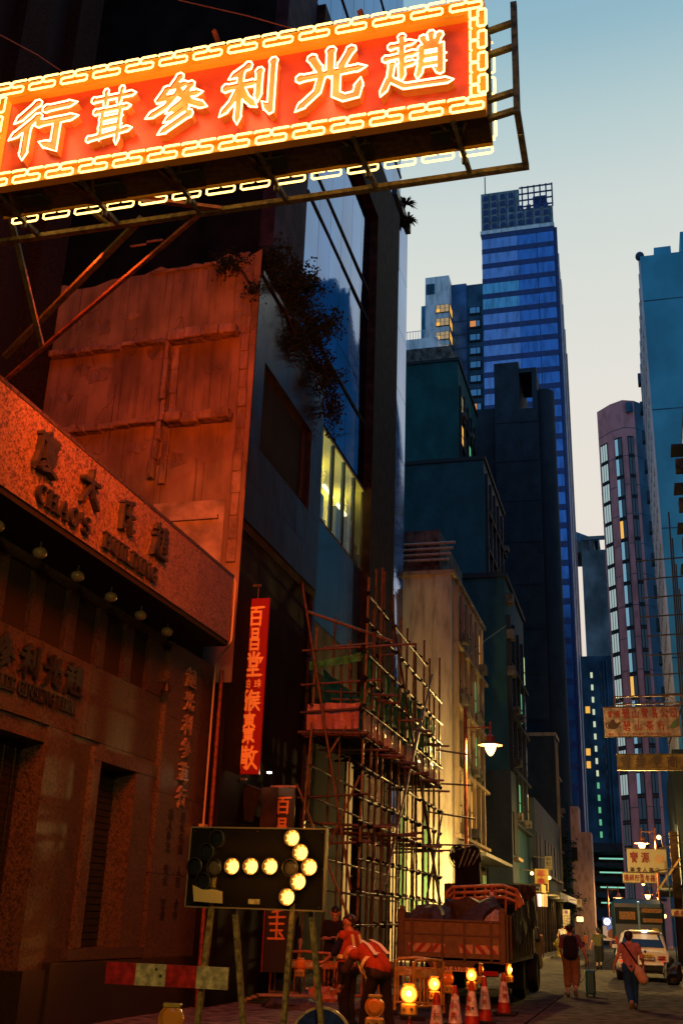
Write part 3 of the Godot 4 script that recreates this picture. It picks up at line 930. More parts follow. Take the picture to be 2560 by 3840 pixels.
	for i in 6:
		letter(col[i], Vector3(-7.996, 5.98 - 0.43 * i, -18.02), R, Vector3.UP, 0.42, 0.36, 0.05, M.granite_letter, b, 0.12)
	var small := [["高", "人", "參", "正", "", "光", "大", "", "百", "合"], ["正", "大", "光", "高", "", "人", "百", "", "合", "中"]]
	for c in 2:
		for i in 10:
			if small[c][i]:
				letter(small[c][i], Vector3(-7.996, 3.4 - 0.185 * i, -17.8 - 0.55 * c), R, Vector3.UP, 0.2, 0.165, 0.012, M.black, b, 0.15)
	# plinth
	box("plinth", Vector3(-8.9, 0.0, -13.66), Vector3(-8.02, 0.9, -14.3), M.plinth, b)
	box("plinth", Vector3(-8.9, 0.0, -14.304), Vector3(-7.98, 0.985, -19.42), M.plinth, b)
	box("step", Vector3(-9.2, 0.0, 6), Vector3(-8.3, 0.1, -13.66), M.plinth, b)
	# wall lamp, pipe and camera
	var lamp_body := part("wall_lamp", lathe([[0.0, 0.22], [0.03, 0.2], [0.06, 0.12], [0.09, 0.0], [0.0, 0.0]], 12), M.black, b, Transform3D(Basis(), Vector3(-7.92, 5.32, -17.08)))
	bar("arm", Vector3(-8.1, 5.5, -17.08), Vector3(-7.92, 5.5, -17.08), 0.03, 0.03, M.black, lamp_body)
	var st := begin()
	sweep(st, [Vector3(-7.5, 7.74, -18.1), Vector3(-7.24, 7.76, -18.12), Vector3(-7.18, 7.62, -18.12), Vector3(-7.18, 6.5, -18.12), Vector3(-7.22, 6.4, -18.14), Vector3(-7.75, 6.3, -18.9), Vector3(-7.86, 6.2, -19.1), Vector3(-7.86, 3.2, -19.1)], 0.022, 7)
	part("pipe", st.commit(), M.pipe, b)
	tube("drain_pipe", Vector3(-7.8, 0.1, -19.3), Vector3(-7.8, 6.2, -19.3), 0.04, M.redsteel, b)
	box("junction_box", Vector3(-7.92, 3.05, -19.02), Vector3(-7.8, 3.25, -19.18), M.pipe, b)
	var cctv := thing("security_camera", "small pale bullet camera under the junction box on the pilaster", "camera", Vector3(-7.8, 2.86, -19.1))
	obox("body", Vector3(-7.72, 2.84, -18.98), Vector3(0.09, 0.09, 0.26), Basis(Vector3.RIGHT, -0.25), M.offwhite, cctv)
	tube("lens", Vector3(-7.72, 2.80, -18.86), Vector3(-7.72, 2.795, -18.845), 0.035, M.black, cctv)
	bar("bracket", Vector3(-7.86, 3.05, -19.05), Vector3(-7.74, 2.88, -19.02), 0.025, 0.025, M.offwhite, cctv)
	# tower of the same owner set back over the shop: granite piers and dark glass between them
	var t := thing("setback_tower", "dark granite tower set back above the low shop building", "building", Vector3(-16, 7.6, 0))
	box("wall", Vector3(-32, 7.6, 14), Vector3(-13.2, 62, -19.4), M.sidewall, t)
	for i in 10:
		var z := -18.9 + 2.1 * i
		box("pier", Vector3(-13.2, 7.6, z - 0.5), Vector3(-12.75, 62, z + 0.5), M.dark_pier, t)
		if i < 9:
			box("window_strip", Vector3(-13.2, 9.4, z + 0.5), Vector3(-13.1, 61, z + 1.6), M.window_dark, t)

# ---------------------------------------------------------------- old building with the bare party wall
func wall_print() -> ImageTexture:
	# cracks and rain stains of the old render: matter on the wall, drawn once as its print
	var s := 1024
	var im := Image.create(s, s, false, Image.FORMAT_RGB8)
	im.fill(Color(0.86, 0.84, 0.8))
	var r := RandomNumberGenerator.new()
	r.seed = 77
	var n := FastNoiseLite.new()
	n.frequency = 0.006
	n.fractal_octaves = 5
	n.seed = 4
	var v := FastNoiseLite.new()
	v.frequency = 0.03
	v.seed = 8
	for y in s:
		for x in s:
			var a := n.get_noise_2d(x, y * 0.8) * 0.5 + 0.5
			var st := v.get_noise_2d(x, y * 0.06) * 0.5 + 0.5
			var k := 0.46 + 0.54 * a - 0.28 * maxf(0.0, st - 0.55)
			im.set_pixel(x, y, Color(0.86 * k, 0.84 * k, 0.8 * k))
	for i in 22:
		var p := Vector2(r.randf() * s, r.randf() * s * (0.62 if i % 2 == 0 else 1.0))
		var d := r.randf() * TAU
		var dark := r.randf_range(0.12, 0.45)
		for k in r.randi_range(50, 190):
			d += r.randf_range(-0.55, 0.55)
			p += Vector2(cos(d), sin(d)) * 1.4
			for ox in 2:
				var q := Vector2i(int(p.x) + ox, int(p.y))
				if q.x >= 0 and q.y >= 0 and q.x < s and q.y < s:
					im.set_pixelv(q, Color(dark, dark, dark))
	for i in 80:
		var x := int(r.randf() * s)
		var y0 := int([0.01, 0.31, 0.51][i % 3] * s + r.randf() * 30.0)
		var len := r.randi_range(30, 190)
		var w := r.randi_range(1, 5)
		for y in range(y0, mini(s, y0 + len)):
			for q in range(x, mini(s, x + w)):
				var c := im.get_pixel(q, y)
				im.set_pixel(q, y, c * (0.62 if w < 3 else 0.8))
	return ImageTexture.create_from_image(im)

func tenement() -> void:
	var b := thing("old_tenement", "old building with cracked bare party wall and dark polished stone front", "building", Vector3(-9, 0, -22))
	var zw := -19.5
	var xr := -7.66
	# party wall: one sheet with its own print, mapped across its real width and height
	var m := StandardMaterial3D.new()
	m.albedo_texture = wall_print()
	m.albedo_color = Color(0.52, 0.38, 0.27).linear_to_srgb()
	m.roughness = 0.95
	var st := begin()
	var w := [Vector3(-13.6, 6.0, zw), Vector3(xr, 6.0, zw), Vector3(xr, 16.0, zw), Vector3(-13.6, 15.6, zw)]
	# broken top edge
	var top := []
	for i in 15:
		var x := lerpf(xr, -13.6, i / 14.0)
		top.append(Vector3(x, 16.1 - 0.02 * i + rng.randf_range(-0.16, 0.16), zw))
	for i in 14:
		var a: Vector3 = top[i]
		var c: Vector3 = top[i + 1]
		var q := [Vector3(a.x, 6, zw), a, c, Vector3(c.x, 6, zw)]
		for k in [0, 2, 1, 0, 3, 2]:
			var p: Vector3 = q[k]
			st.set_normal(Vector3.BACK)
			st.set_uv(Vector2((p.x + 13.6) / 6.0, (16.2 - p.y) / 10.2))
			st.add_vertex(p)
	part("party_wall", st.commit(), m, b)
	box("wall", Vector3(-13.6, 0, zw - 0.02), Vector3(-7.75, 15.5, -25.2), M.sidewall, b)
	# ribs and ledges left by the floors of a vanished neighbour
	var s3 := 0.8291
	for a in [[780, 700, 1085, 660, 0.26, 0.34], [770, 1072, 1055, 1040, 0.26, 0.34], [560, 725, 760, 708, 0.12, 0.2], [240, 775, 560, 735, 0.16, 0.22], [270, 1125, 470, 1098, 0.18, 0.22], [470, 1098, 720, 1065, 0.14, 0.2], [690, 395, 985, 350, 0.09, 0.07], [590, 280, 740, 240, 0.06, 0.05]]:
		var p := on_z(a[0] * s3, 700 + a[1] * s3, zw)
		var q := on_z(a[2] * s3, 700 + a[3] * s3, zw)
		var k := maxi(2, int((q.x - p.x) / 0.33))
		for i in k:
			var f := rng.randf_range(0.75, 1.15)
			var x0 := lerpf(p.x, q.x, float(i) / k)
			var x1 := lerpf(p.x, q.x, float(i + 1) / k)
			bbox("ledge", Vector3((x0 + x1) / 2, lerpf(p.y, q.y, (i + 0.5) / k) + rng.randf_range(-0.015, 0.015), zw + a[5] * f / 2), Vector3(x1 - x0 + 0.004, a[4] * rng.randf_range(0.85, 1.1), a[5] * f), 0.02, M.stucco, b)
	for a in [[772, 705, 742, 1070, 0.11, 0.2], [805, 735, 780, 1050, 0.16, 0.1], [735, 1075, 690, 1330, 0.11, 0.2], [765, 1100, 735, 1350, 0.15, 0.1], [1108, 300, 1085, 660, 0.3, 0.05], [1132, 360, 1095, 1000, 0.2, 0.09], [1095, 1000, 1045, 1700, 0.2, 0.07]]:
		var p := on_z(a[0] * s3, 700 + a[1] * s3, zw)
		var q := on_z(a[2] * s3, 700 + a[3] * s3, zw)
		var k := maxi(2, int((p.y - q.y) / 0.45))
		for i in k:
			var y0 := lerpf(p.y, q.y, float(i) / k)
			var y1 := lerpf(p.y, q.y, float(i + 1) / k)
			var d: float = a[5] * rng.randf_range(0.85, 1.15)
			bbox("rib", Vector3(lerpf(p.x, q.x, (i + 0.5) / k), (y0 + y1) / 2, zw + d / 2), Vector3(a[4] * rng.randf_range(0.9, 1.08), y0 - y1 + 0.003, d), 0.018, M.stucco, b)
	# flakes of render still clinging to the wall
	for k in 9:
		var cx := rng.randf_range(-12.6, -8.3)
		var cyy: float = [14.8, 13.6, 12.9, 11.3, 9.6][k % 5] + rng.randf_range(-0.4, 0.4)
		var poly := PackedVector2Array()
		var nn := 17
		var rx := rng.randf_range(0.15, 0.5)
		var ry := rng.randf_range(0.1, 0.35)
		for i in nn:
			var t := TAU * i / nn
			poly.append(Vector2(cos(t) * rx, sin(t) * ry) * rng.randf_range(0.6, 1.15))
		plate("render_flake", poly, rng.randf_range(0.008, 0.02), Transform3D(Basis(), Vector3(cx, cyy, zw + 0.001)), M.stucco, b)
	# patch of newer plaster with a short ledge over the shop roof
	var pa := on_z(905 * 0.6378, 1500 + 640 * 0.6378, zw)
	var pb := on_z(1300 * 0.6378, 1500 + 950 * 0.6378, zw)
	box("plaster_patch", Vector3(pa.x, 7.4, zw), Vector3(pb.x, pa.y + 0.1, zw + 0.03), M.plaster, b)
	box("ledge", Vector3(pa.x + 0.05, pa.y - 0.35, zw + 0.03), Vector3(pb.x - 0.12, pa.y - 0.25, zw + 0.11), M.plaster, b)
	# front: polished stone panels with a long recessed window
	var xf := -7.65
	var ze := -24.9
	var ds := [M.darkstone, M.darkstone2]
	var roof := 15.5
	panel_grid("stone_panel", xf, zw - 0.01, ze, 13.55, roof, 1.35, 1.0, 0.12, ds, b)
	panel_grid("stone_panel", xf, zw - 0.01, ze, 9.5, 11.35, 1.35, 0.95, 0.12, ds, b)
	panel_grid("stone_panel", xf, zw - 0.01, -20.15, 11.35, 13.55, 0.7, 1.1, 0.12, ds, b)
	panel_grid("stone_panel", xf, -23.9, ze, 11.35, 13.55, 1.0, 1.1, 0.12, ds, b)
	box("coping", Vector3(xf - 0.5, roof + 0.004, zw - 0.03), Vector3(xf + 0.06, roof + 0.12, ze), M.darkstone2, b)
	box("window_reveal", Vector3(-8.5, 11.3, -20.15), Vector3(-8.3, 13.6, -23.9), M.black, b)
	box("window_frame", Vector3(-8.3, 11.35, -20.15), Vector3(-8.12, 11.5, -23.9), M.brownstone, b)
	box("window_frame", Vector3(-8.3, 13.3, -20.15), Vector3(-7.75, 13.55, -23.9), M.brownstone, b)
	box("window_frame", Vector3(-8.3, 11.5, -23.4), Vector3(-7.72, 13.3, -23.9), M.brownstone, b)
	for i in 5:
		var z0 := -20.2 - 0.64 * i
		var f := box("window", Vector3(-8.28, 11.5, z0), Vector3(-8.24, 13.3, z0 - 0.58), M.dim_glass, b)
		box("mullion", Vector3(-8.26, 11.5, z0 - 0.56), Vector3(-8.16, 13.3, z0 - 0.62), M.black, f)
	for p in [[-20.5, 13.42], [-23.2, 13.42]]:
		globe("lamp_globe", Vector3(-7.95, p[1], p[0]), Vector3(0.16, 0.2, 0.16), M.amber, b)
	# overhang and the recessed shop front of the ground floor
	box("soffit", Vector3(-8.7, 9.3, zw - 0.05), Vector3(-7.7, 9.496, ze), M.matte, b)
	panel_grid("shop_panel", -8.6, zw - 0.05, ze, 5.2, 9.3, 1.3, 1.35, 0.1, [M.brownstone], b)
	box("shop_door", Vector3(-8.75, 0.1, -20.2), Vector3(-8.7, 5.2, -24.6), M.brownstone, b)
	box("pier", Vector3(-8.8, 0.0, zw - 0.05), Vector3(-8.2, 9.3, -20.0), M.darkstone, b)
	box("end_wall", Vector3(-9.0, 0, -24.7), Vector3(-7.66, 9.3, ze), M.darkstone, b)
	# shrubs seeded in the parapet
	bush("wall_shrub", "leafy shrub rooted in the roof edge, hanging over polished stone", Vector3(-7.7, 15.7, -20.6), [[Vector3(-7.9, 16.4, -20.6), Vector3(0.6, 0.8, 0.6)], [Vector3(-7.6, 16.2, -21.2), Vector3(0.7, 0.9, 1.0)], [Vector3(-7.4, 16.0, -22.8), Vector3(0.5, 0.75, 1.0)], [Vector3(-7.35, 15.3, -24.0), Vector3(0.45, 0.8, 0.8)], [Vector3(-7.35, 14.5, -24.6), Vector3(0.35, 0.75, 0.5)], [Vector3(-7.45, 15.0, -21.9), Vector3(0.35, 0.6, 0.7)], [Vector3(-7.5, 17.0, -22.4), Vector3(0.6, 0.6, 0.8)], [Vector3(-7.2, 16.6, -23.6), Vector3(0.5, 0.4, 0.6)]], 9000, 0.085)
	bush("parapet_weed", "small tuft of weeds on the cracked party wall top", Vector3(-8.3, 15.7, -19.4), [[Vector3(-8.4, 15.8, -19.35), Vector3(0.5, 0.35, 0.2)], [Vector3(-7.75, 15.0, -19.35), Vector3(0.22, 0.3, 0.15)]], 900, 0.06)

func bush(called: String, label: String, root: Vector3, blobs: Array, count: int, leaf: float) -> void:
	var b := thing(called, label, "shrub", root)
	var st := begin()
	var r := RandomNumberGenerator.new()
	r.seed = 31 + count
	var total := 0.0
	for q in blobs: total += q[1].x * q[1].y * q[1].z
	for q in blobs:
		var stem := begin()
		sweep(stem, [root, (root + q[0]) / 2.0 + Vector3(0, 0.15, 0.1), q[0]], 0.022, 5)
		part("stem", stem.commit(), M.bark, b)
		# leaves sit on twigs inside the clump, so the outline stays uneven
		var twigs := 22
		var n := int(count * q[1].x * q[1].y * q[1].z / total) / twigs + 1
		for k in twigs:
			var d := Vector3(r.randfn(), r.randfn(), r.randfn()).normalized()
			var tip: Vector3 = q[0] + Vector3(d.x * q[1].x, d.y * q[1].y, d.z * q[1].z) * r.randf_range(0.7, 1.15)
			for i in n:
				var p: Vector3 = q[0].lerp(tip, pow(r.randf(), 0.6)) + Vector3(r.randfn(), r.randfn(), r.randfn()) * 0.09
				var u := Vector3(r.randfn(), r.randfn() - 0.3, r.randfn()).normalized() * leaf * r.randf_range(0.6, 1.3)
				var v := u.cross(Vector3(r.randfn(), r.randfn(), r.randfn())).normalized() * leaf * 0.42
				tri(st, p, p + u * 0.5 + v, p + u, Vector3.BACK)
				tri(st, p, p + u * 0.5 - v, p + u, Vector3.BACK)
	part("crown", st.commit(), M.leaf, b)
# ---------------------------------------------------------------- curtain-wall block
func glass_block() -> void:
	var b := thing("glass_block", "dark curtain wall block with brown stone frame and one lit floor", "building", Vector3(-10, 0, -32))
	var x := -9.0
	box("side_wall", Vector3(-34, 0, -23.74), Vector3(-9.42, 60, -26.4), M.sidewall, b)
	box("core", Vector3(-34, 16.4, -26.4), Vector3(-9.3, 60, -40.2), M.black, b)
	box("core", Vector3(-34, 8.6, -26.4), Vector3(-12.2, 16.4, -41.6), M.black, b)
	box("core", Vector3(-12.2, 8.6, -26.4), Vector3(-9.3, 13.2, -41.6), M.black, b)
	box("core", Vector3(-34, 0, -26.4), Vector3(-11.2, 8.6, -41.6), M.matte, b)
	box("core", Vector3(-34, 16.4, -40.2), Vector3(-9.3, 32.6, -41.7), M.black, b)
	# corner pier of mauve stone
	for i in 37:
		var y := 8.2 + 1.4 * i
		box("stone_panel", Vector3(-9.42, y + 0.006, -23.7), Vector3(x, y + 1.394, -26.46), M.mauve, b)
	# mirror panes
	var rows := [[16.5, 18.9], [18.9, 20.2], [20.2, 23.4], [23.4, 24.7], [24.7, 28.0]]
	for i in 9:
		rows.append([31.3 + 3.1 * i, 34.4 + 3.1 * i])
	for r in rows:
		var z := -26.5
		var low: bool = r[0] < 30.0
		var n := 6 if low else 9
		for k in n:
			var wdt := 1.35 if low else 1.5
			var tilt := Basis(Vector3.UP, rng.randf_range(-0.004, 0.004)) * Basis(Vector3.BACK, rng.randf_range(-0.004, 0.004))
			obox("pane", Vector3(x - 0.03, (r[0] + r[1]) / 2, z - wdt / 2), Vector3(0.03, r[1] - r[0] - 0.03, wdt - 0.025), tilt, M.glass_c if (k + int(r[0])) % 3 else M.glass_c2, b)
			z -= wdt
	for y in [18.9, 23.4, 24.7, 34.4, 40.6, 46.8]:
		box("mullion", Vector3(x - 0.02, y - 0.05, -26.5), Vector3(x + 0.03, y + 0.05, -34.5 if y < 30 else -40.0), M.mullion, b)
	# narrow bay past the frame
	for i in 9:
		for k in 2:
			box("pane", Vector3(x - 0.05, 5.0 + 3.05 * i + 0.015, -38.72 - 1.5 * k), Vector3(x - 0.015, 8.05 + 3.05 * i - 0.015, -38.72 - 1.5 * (k + 1) + 0.02), M.glass_c if i % 2 else M.glass_c2, b)
	box("parapet", Vector3(-9.2, 32.5, -38.7), Vector3(x + 0.12, 32.95, -41.8), M.black, b)
	# brown stone frame standing proud of the glass
	for i in 20:
		box("frame_stone", Vector3(-9.1, 1.5 * i + 0.006, -34.7), Vector3(-8.72, minf(28.3, 1.5 * i + 1.494), -38.6), M.brownstone, b)
	for i in 8:
		box("frame_stone", Vector3(-9.1, 28.31, -26.5 - 1.52 * i - 0.006), Vector3(-8.72, 31.2, -28.0 - 1.52 * i - 0.008), M.brownstone, b)
	# lit office floor: a real room behind clear panes
	box("floor_slab", Vector3(-12.2, 13.2, -26.4), Vector3(-9.02, 13.3, -41.6), M.concrete, b)
	box("ceiling", Vector3(-12.2, 16.3, -26.4), Vector3(-9.02, 16.4, -41.6), M.office_wall, b)
	box("back_wall", Vector3(-12.2, 13.3, -26.4), Vector3(-12.1, 16.3, -41.6), M.office_wall, b)
	box("party", Vector3(-12.1, 13.3, -26.5), Vector3(-9.1, 16.3, -26.4), M.office_wall, b)
	for k in 5:
		var z := -27.5 - 2.2 * k
		box("column", Vector3(-10.9, 13.3, z), Vector3(-10.55, 16.3, z - 0.4), M.office_wall, b)
		box("cabinet", Vector3(-9.75, 13.3, z - 0.8), Vector3(-9.45, 14.5 + 0.25 * (k % 3), z - 1.5), M.concrete if k % 2 else M.office_dark, b)
	for k in 6:
		box("pane", Vector3(x - 0.03, 13.32, -26.52 - 1.38 * k), Vector3(x - 0.022, 16.28, -26.52 - 1.38 * (k + 1) + 0.03), M.clear, b)
		box("mullion", Vector3(x - 0.12, 13.3, -26.5 - 1.38 * (k + 1) + 0.03), Vector3(x + 0.02, 16.3, -26.5 - 1.38 * (k + 1) - 0.03), M.mullion, b)
	for k in 5:
		box("tube_lamp", Vector3(-10.3, 16.2, -28.0 - 1.9 * k), Vector3(-10.2, 16.28, -29.2 - 1.9 * k), M.office_tube, b)
	for k in 3:
		lamp(Vector3(-10.25, 15.9, -29.0 - 2.9 * k), Color(1.0, 0.92, 0.36), 4.2, 0.6, "office_light")
	# dark floors below
	for k in 6:
		box("pane", Vector3(x - 0.05, 10.0, -26.5 - 1.36 * k), Vector3(x - 0.02, 13.2, -26.5 - 1.36 * (k + 1) + 0.03), M.dim_glass, b)
	box("canopy", Vector3(-11.2, 8.5, -26.4), Vector3(-8.95, 8.7, -41.6), M.brownstone, b)
	box("canopy_fascia", Vector3(-9.2, 8.71, -26.4), Vector3(-9.0, 9.95, -34.6), M.brownstone, b)
	# palms on the roof terrace
	for p in [[1520, 800, 0.62], [1531, 860, 0.52]]:
		var q := on_x(p[0], p[1], -8.75)
		var t := thing("terrace_palm", "small fan palm on the glass block's terrace edge, %s" % ("taller of the two" if p[2] > 0.6 else "lower of the two"), "palm", Vector3(q.x, 32.95, q.z), "palms on the terrace")
		var st := begin()
		for k in 26:
			var a := rng.randf() * TAU
			var up := rng.randf_range(-0.4, 0.9)
			var d := Vector3(cos(a) * cos(up), sin(up), sin(a) * cos(up))
			var w := d.cross(Vector3.UP).normalized() * 0.035
			var c := Vector3(q.x, q.y + 0.5, q.z)
			var m2: Vector3 = c + d * 0.5 * p[2]
			var e: Vector3 = c + d * 0.95 * p[2] + Vector3(0, -0.28 * p[2], 0)
			quad(st, c - w, c + w, m2 + w * 1.6, m2 - w * 1.6, Vector3.UP)
			tri(st, m2 - w * 1.6, m2 + w * 1.6, e, Vector3.UP)
		part("fronds", st.commit(), M.leaf, t)
		tube("trunk", Vector3(q.x, 32.9, q.z), Vector3(q.x, q.y + 0.5, q.z), 0.06, M.bark, t)

# ---------------------------------------------------------------- street fronts
# storeys of a front that faces +x: ledges, piers, windows, cooling boxes
func street_front(b: Node3D, x: float, z0: float, z1: float, y0: float, y1: float, storey: float, bay: float, trim: Material, lit := 0.1) -> void:
	var ny := int((y1 - y0) / storey)
	var nz := maxi(1, roundi((z0 - z1) / bay))
	var dz := (z0 - z1) / nz
	for j in ny:
		var y := y0 + storey * j
		box("ledge", Vector3(x, y, z0), Vector3(x + 0.28, y + 0.14, z1), trim, b)
		for i in nz:
			var z := z0 - dz * i
			box("pier", Vector3(x, y + 0.144, z - 0.02), Vector3(x + 0.22, y + storey - 0.004, z - 0.3), trim, b)
			var m: Material = M.dim_glass
			if rng.randf() < lit: m = [M.lit_warm, M.lit_green, M.lit_dim][rng.randi() % 3]
			var w := box("window", Vector3(x, y + 0.75, z - 0.36), Vector3(x + 0.06, y + storey - 0.4, z - dz + 0.06), m, b)
			box("frame", Vector3(x + 0.05, y + storey * 0.5, z - 0.36), Vector3(x + 0.09, y + storey * 0.5 + 0.06, z - dz + 0.06), M.mullion, w)
			if rng.randf() < 0.35:
				bbox("cooling_box", Vector3(x + 0.3, y + 0.45, z - dz * 0.5), Vector3(0.5, 0.45, 0.7), 0.03, M.concrete, b)

func cream_building() -> void:
	var b := thing("cream_building", "cream rendered building with blank lit side wall beside the scaffold", "building", Vector3(-9, 0, -52))
	var z := -47.0
	box("side_wall", Vector3(-8.7, 0, z), Vector3(-7.86, 17.0, -57.5), M.cream, b)
	box("side_wall", Vector3(-14, 0, z - 0.06), Vector3(-8.704, 17.0, -57.5), M.cream, b)
	box("coping", Vector3(-14, 17.0, z + 0.06), Vector3(-7.7, 17.2, -57.6), M.creamtrim, b)
	box("roof_room", Vector3(-14, 17.2, z - 1), Vector3(-8.6, 19.6, -55), M.concrete, b)
	for i in 4:
		tube("roof_pipe", Vector3(-11, 18.0 + 0.28 * i, z - 0.8), Vector3(-8.1 + 0.1 * i, 18.0 + 0.28 * i, z - 0.8), 0.07, M.offwhite, b)
	street_front(b, -7.86, -47.6, -57.4, 5.2, 16.6, 2.85, 1.6, M.creamtrim, 0.06)
	# green framed windows and plaque on the lower side wall
	for p in [[1592, 3030, 1604, 3420], [1505, 3030, 1516, 3400]]:
		var a := on_z(p[0], p[1], z)
		var c := on_z(p[2], p[3], z)
		box("window_frame", Vector3(a.x, c.y, z - 0.05), Vector3(c.x, a.y, z + 0.1), M.window_green, b)
	var g := on_z(1535, 3372, z)
	var g2 := on_z(1572, 3420, z)
	var pl := box("plaque", Vector3(g.x, g2.y, z - 0.05), Vector3(g2.x, g.y, z + 0.06), M.window_green, b)
	var st := begin()
	for k in 5:
		var a := deg_to_rad(30.0 + 30.0 * k)
		tri(st, Vector3(0, 0, 0), Vector3(cos(a - 0.13), sin(a - 0.13), 0), Vector3(cos(a + 0.13), sin(a + 0.13), 0), Vector3.BACK)
	tri(st, Vector3(-0.6, -0.25, 0), Vector3(0.6, -0.25, 0), Vector3(0, -0.5, 0), Vector3.BACK)
	part("emblem", st.commit(), M.offwhite, pl, Transform3D(Basis.from_scale(Vector3(0.13, 0.13, 1)), Vector3((g.x + g2.x) / 2, (g.y + g2.y) / 2, z + 0.064)))
	# ground floor shop past the corner
	box("shop_front", Vector3(-8.3, 0.1, -47.6), Vector3(-7.84, 4.4, -57.4), M.brownstone, b)
	for i in 6:
		box("shop_panel", Vector3(-7.84, 0.3, -47.9 - 1.58 * i), Vector3(-7.8, 4.0, -49.2 - 1.58 * i), [M.creamtrim, M.window_dark, M.window_green][i % 3], b)
	box("awning", Vector3(-7.86, 4.45, -47.6), Vector3(-6.5, 4.6, -57.4), M.tarp, b)

func blank_block(called: String, label: String, z0: float, z1: float, x0: float, x1: float, y: float, m: Material, trim: Material, base := 6.0, lit := 0.05) -> Node3D:
	var b := thing(called, label, "building", Vector3((x0 + x1) / 2, 0, (z0 + z1) / 2))
	box("wall", Vector3(x0, 0, z0), Vector3(x1, y, z1), m, b)
	box("coping", Vector3(x0 - 0.1, y, z0 + 0.1), Vector3(x1 + 0.15, y + 0.3, z1 - 0.1), trim, b)
	street_front(b, x1, z0 - 0.5, z1 + 0.3, base, y - 0.5, 3.0, 2.4, trim, lit)
	return b

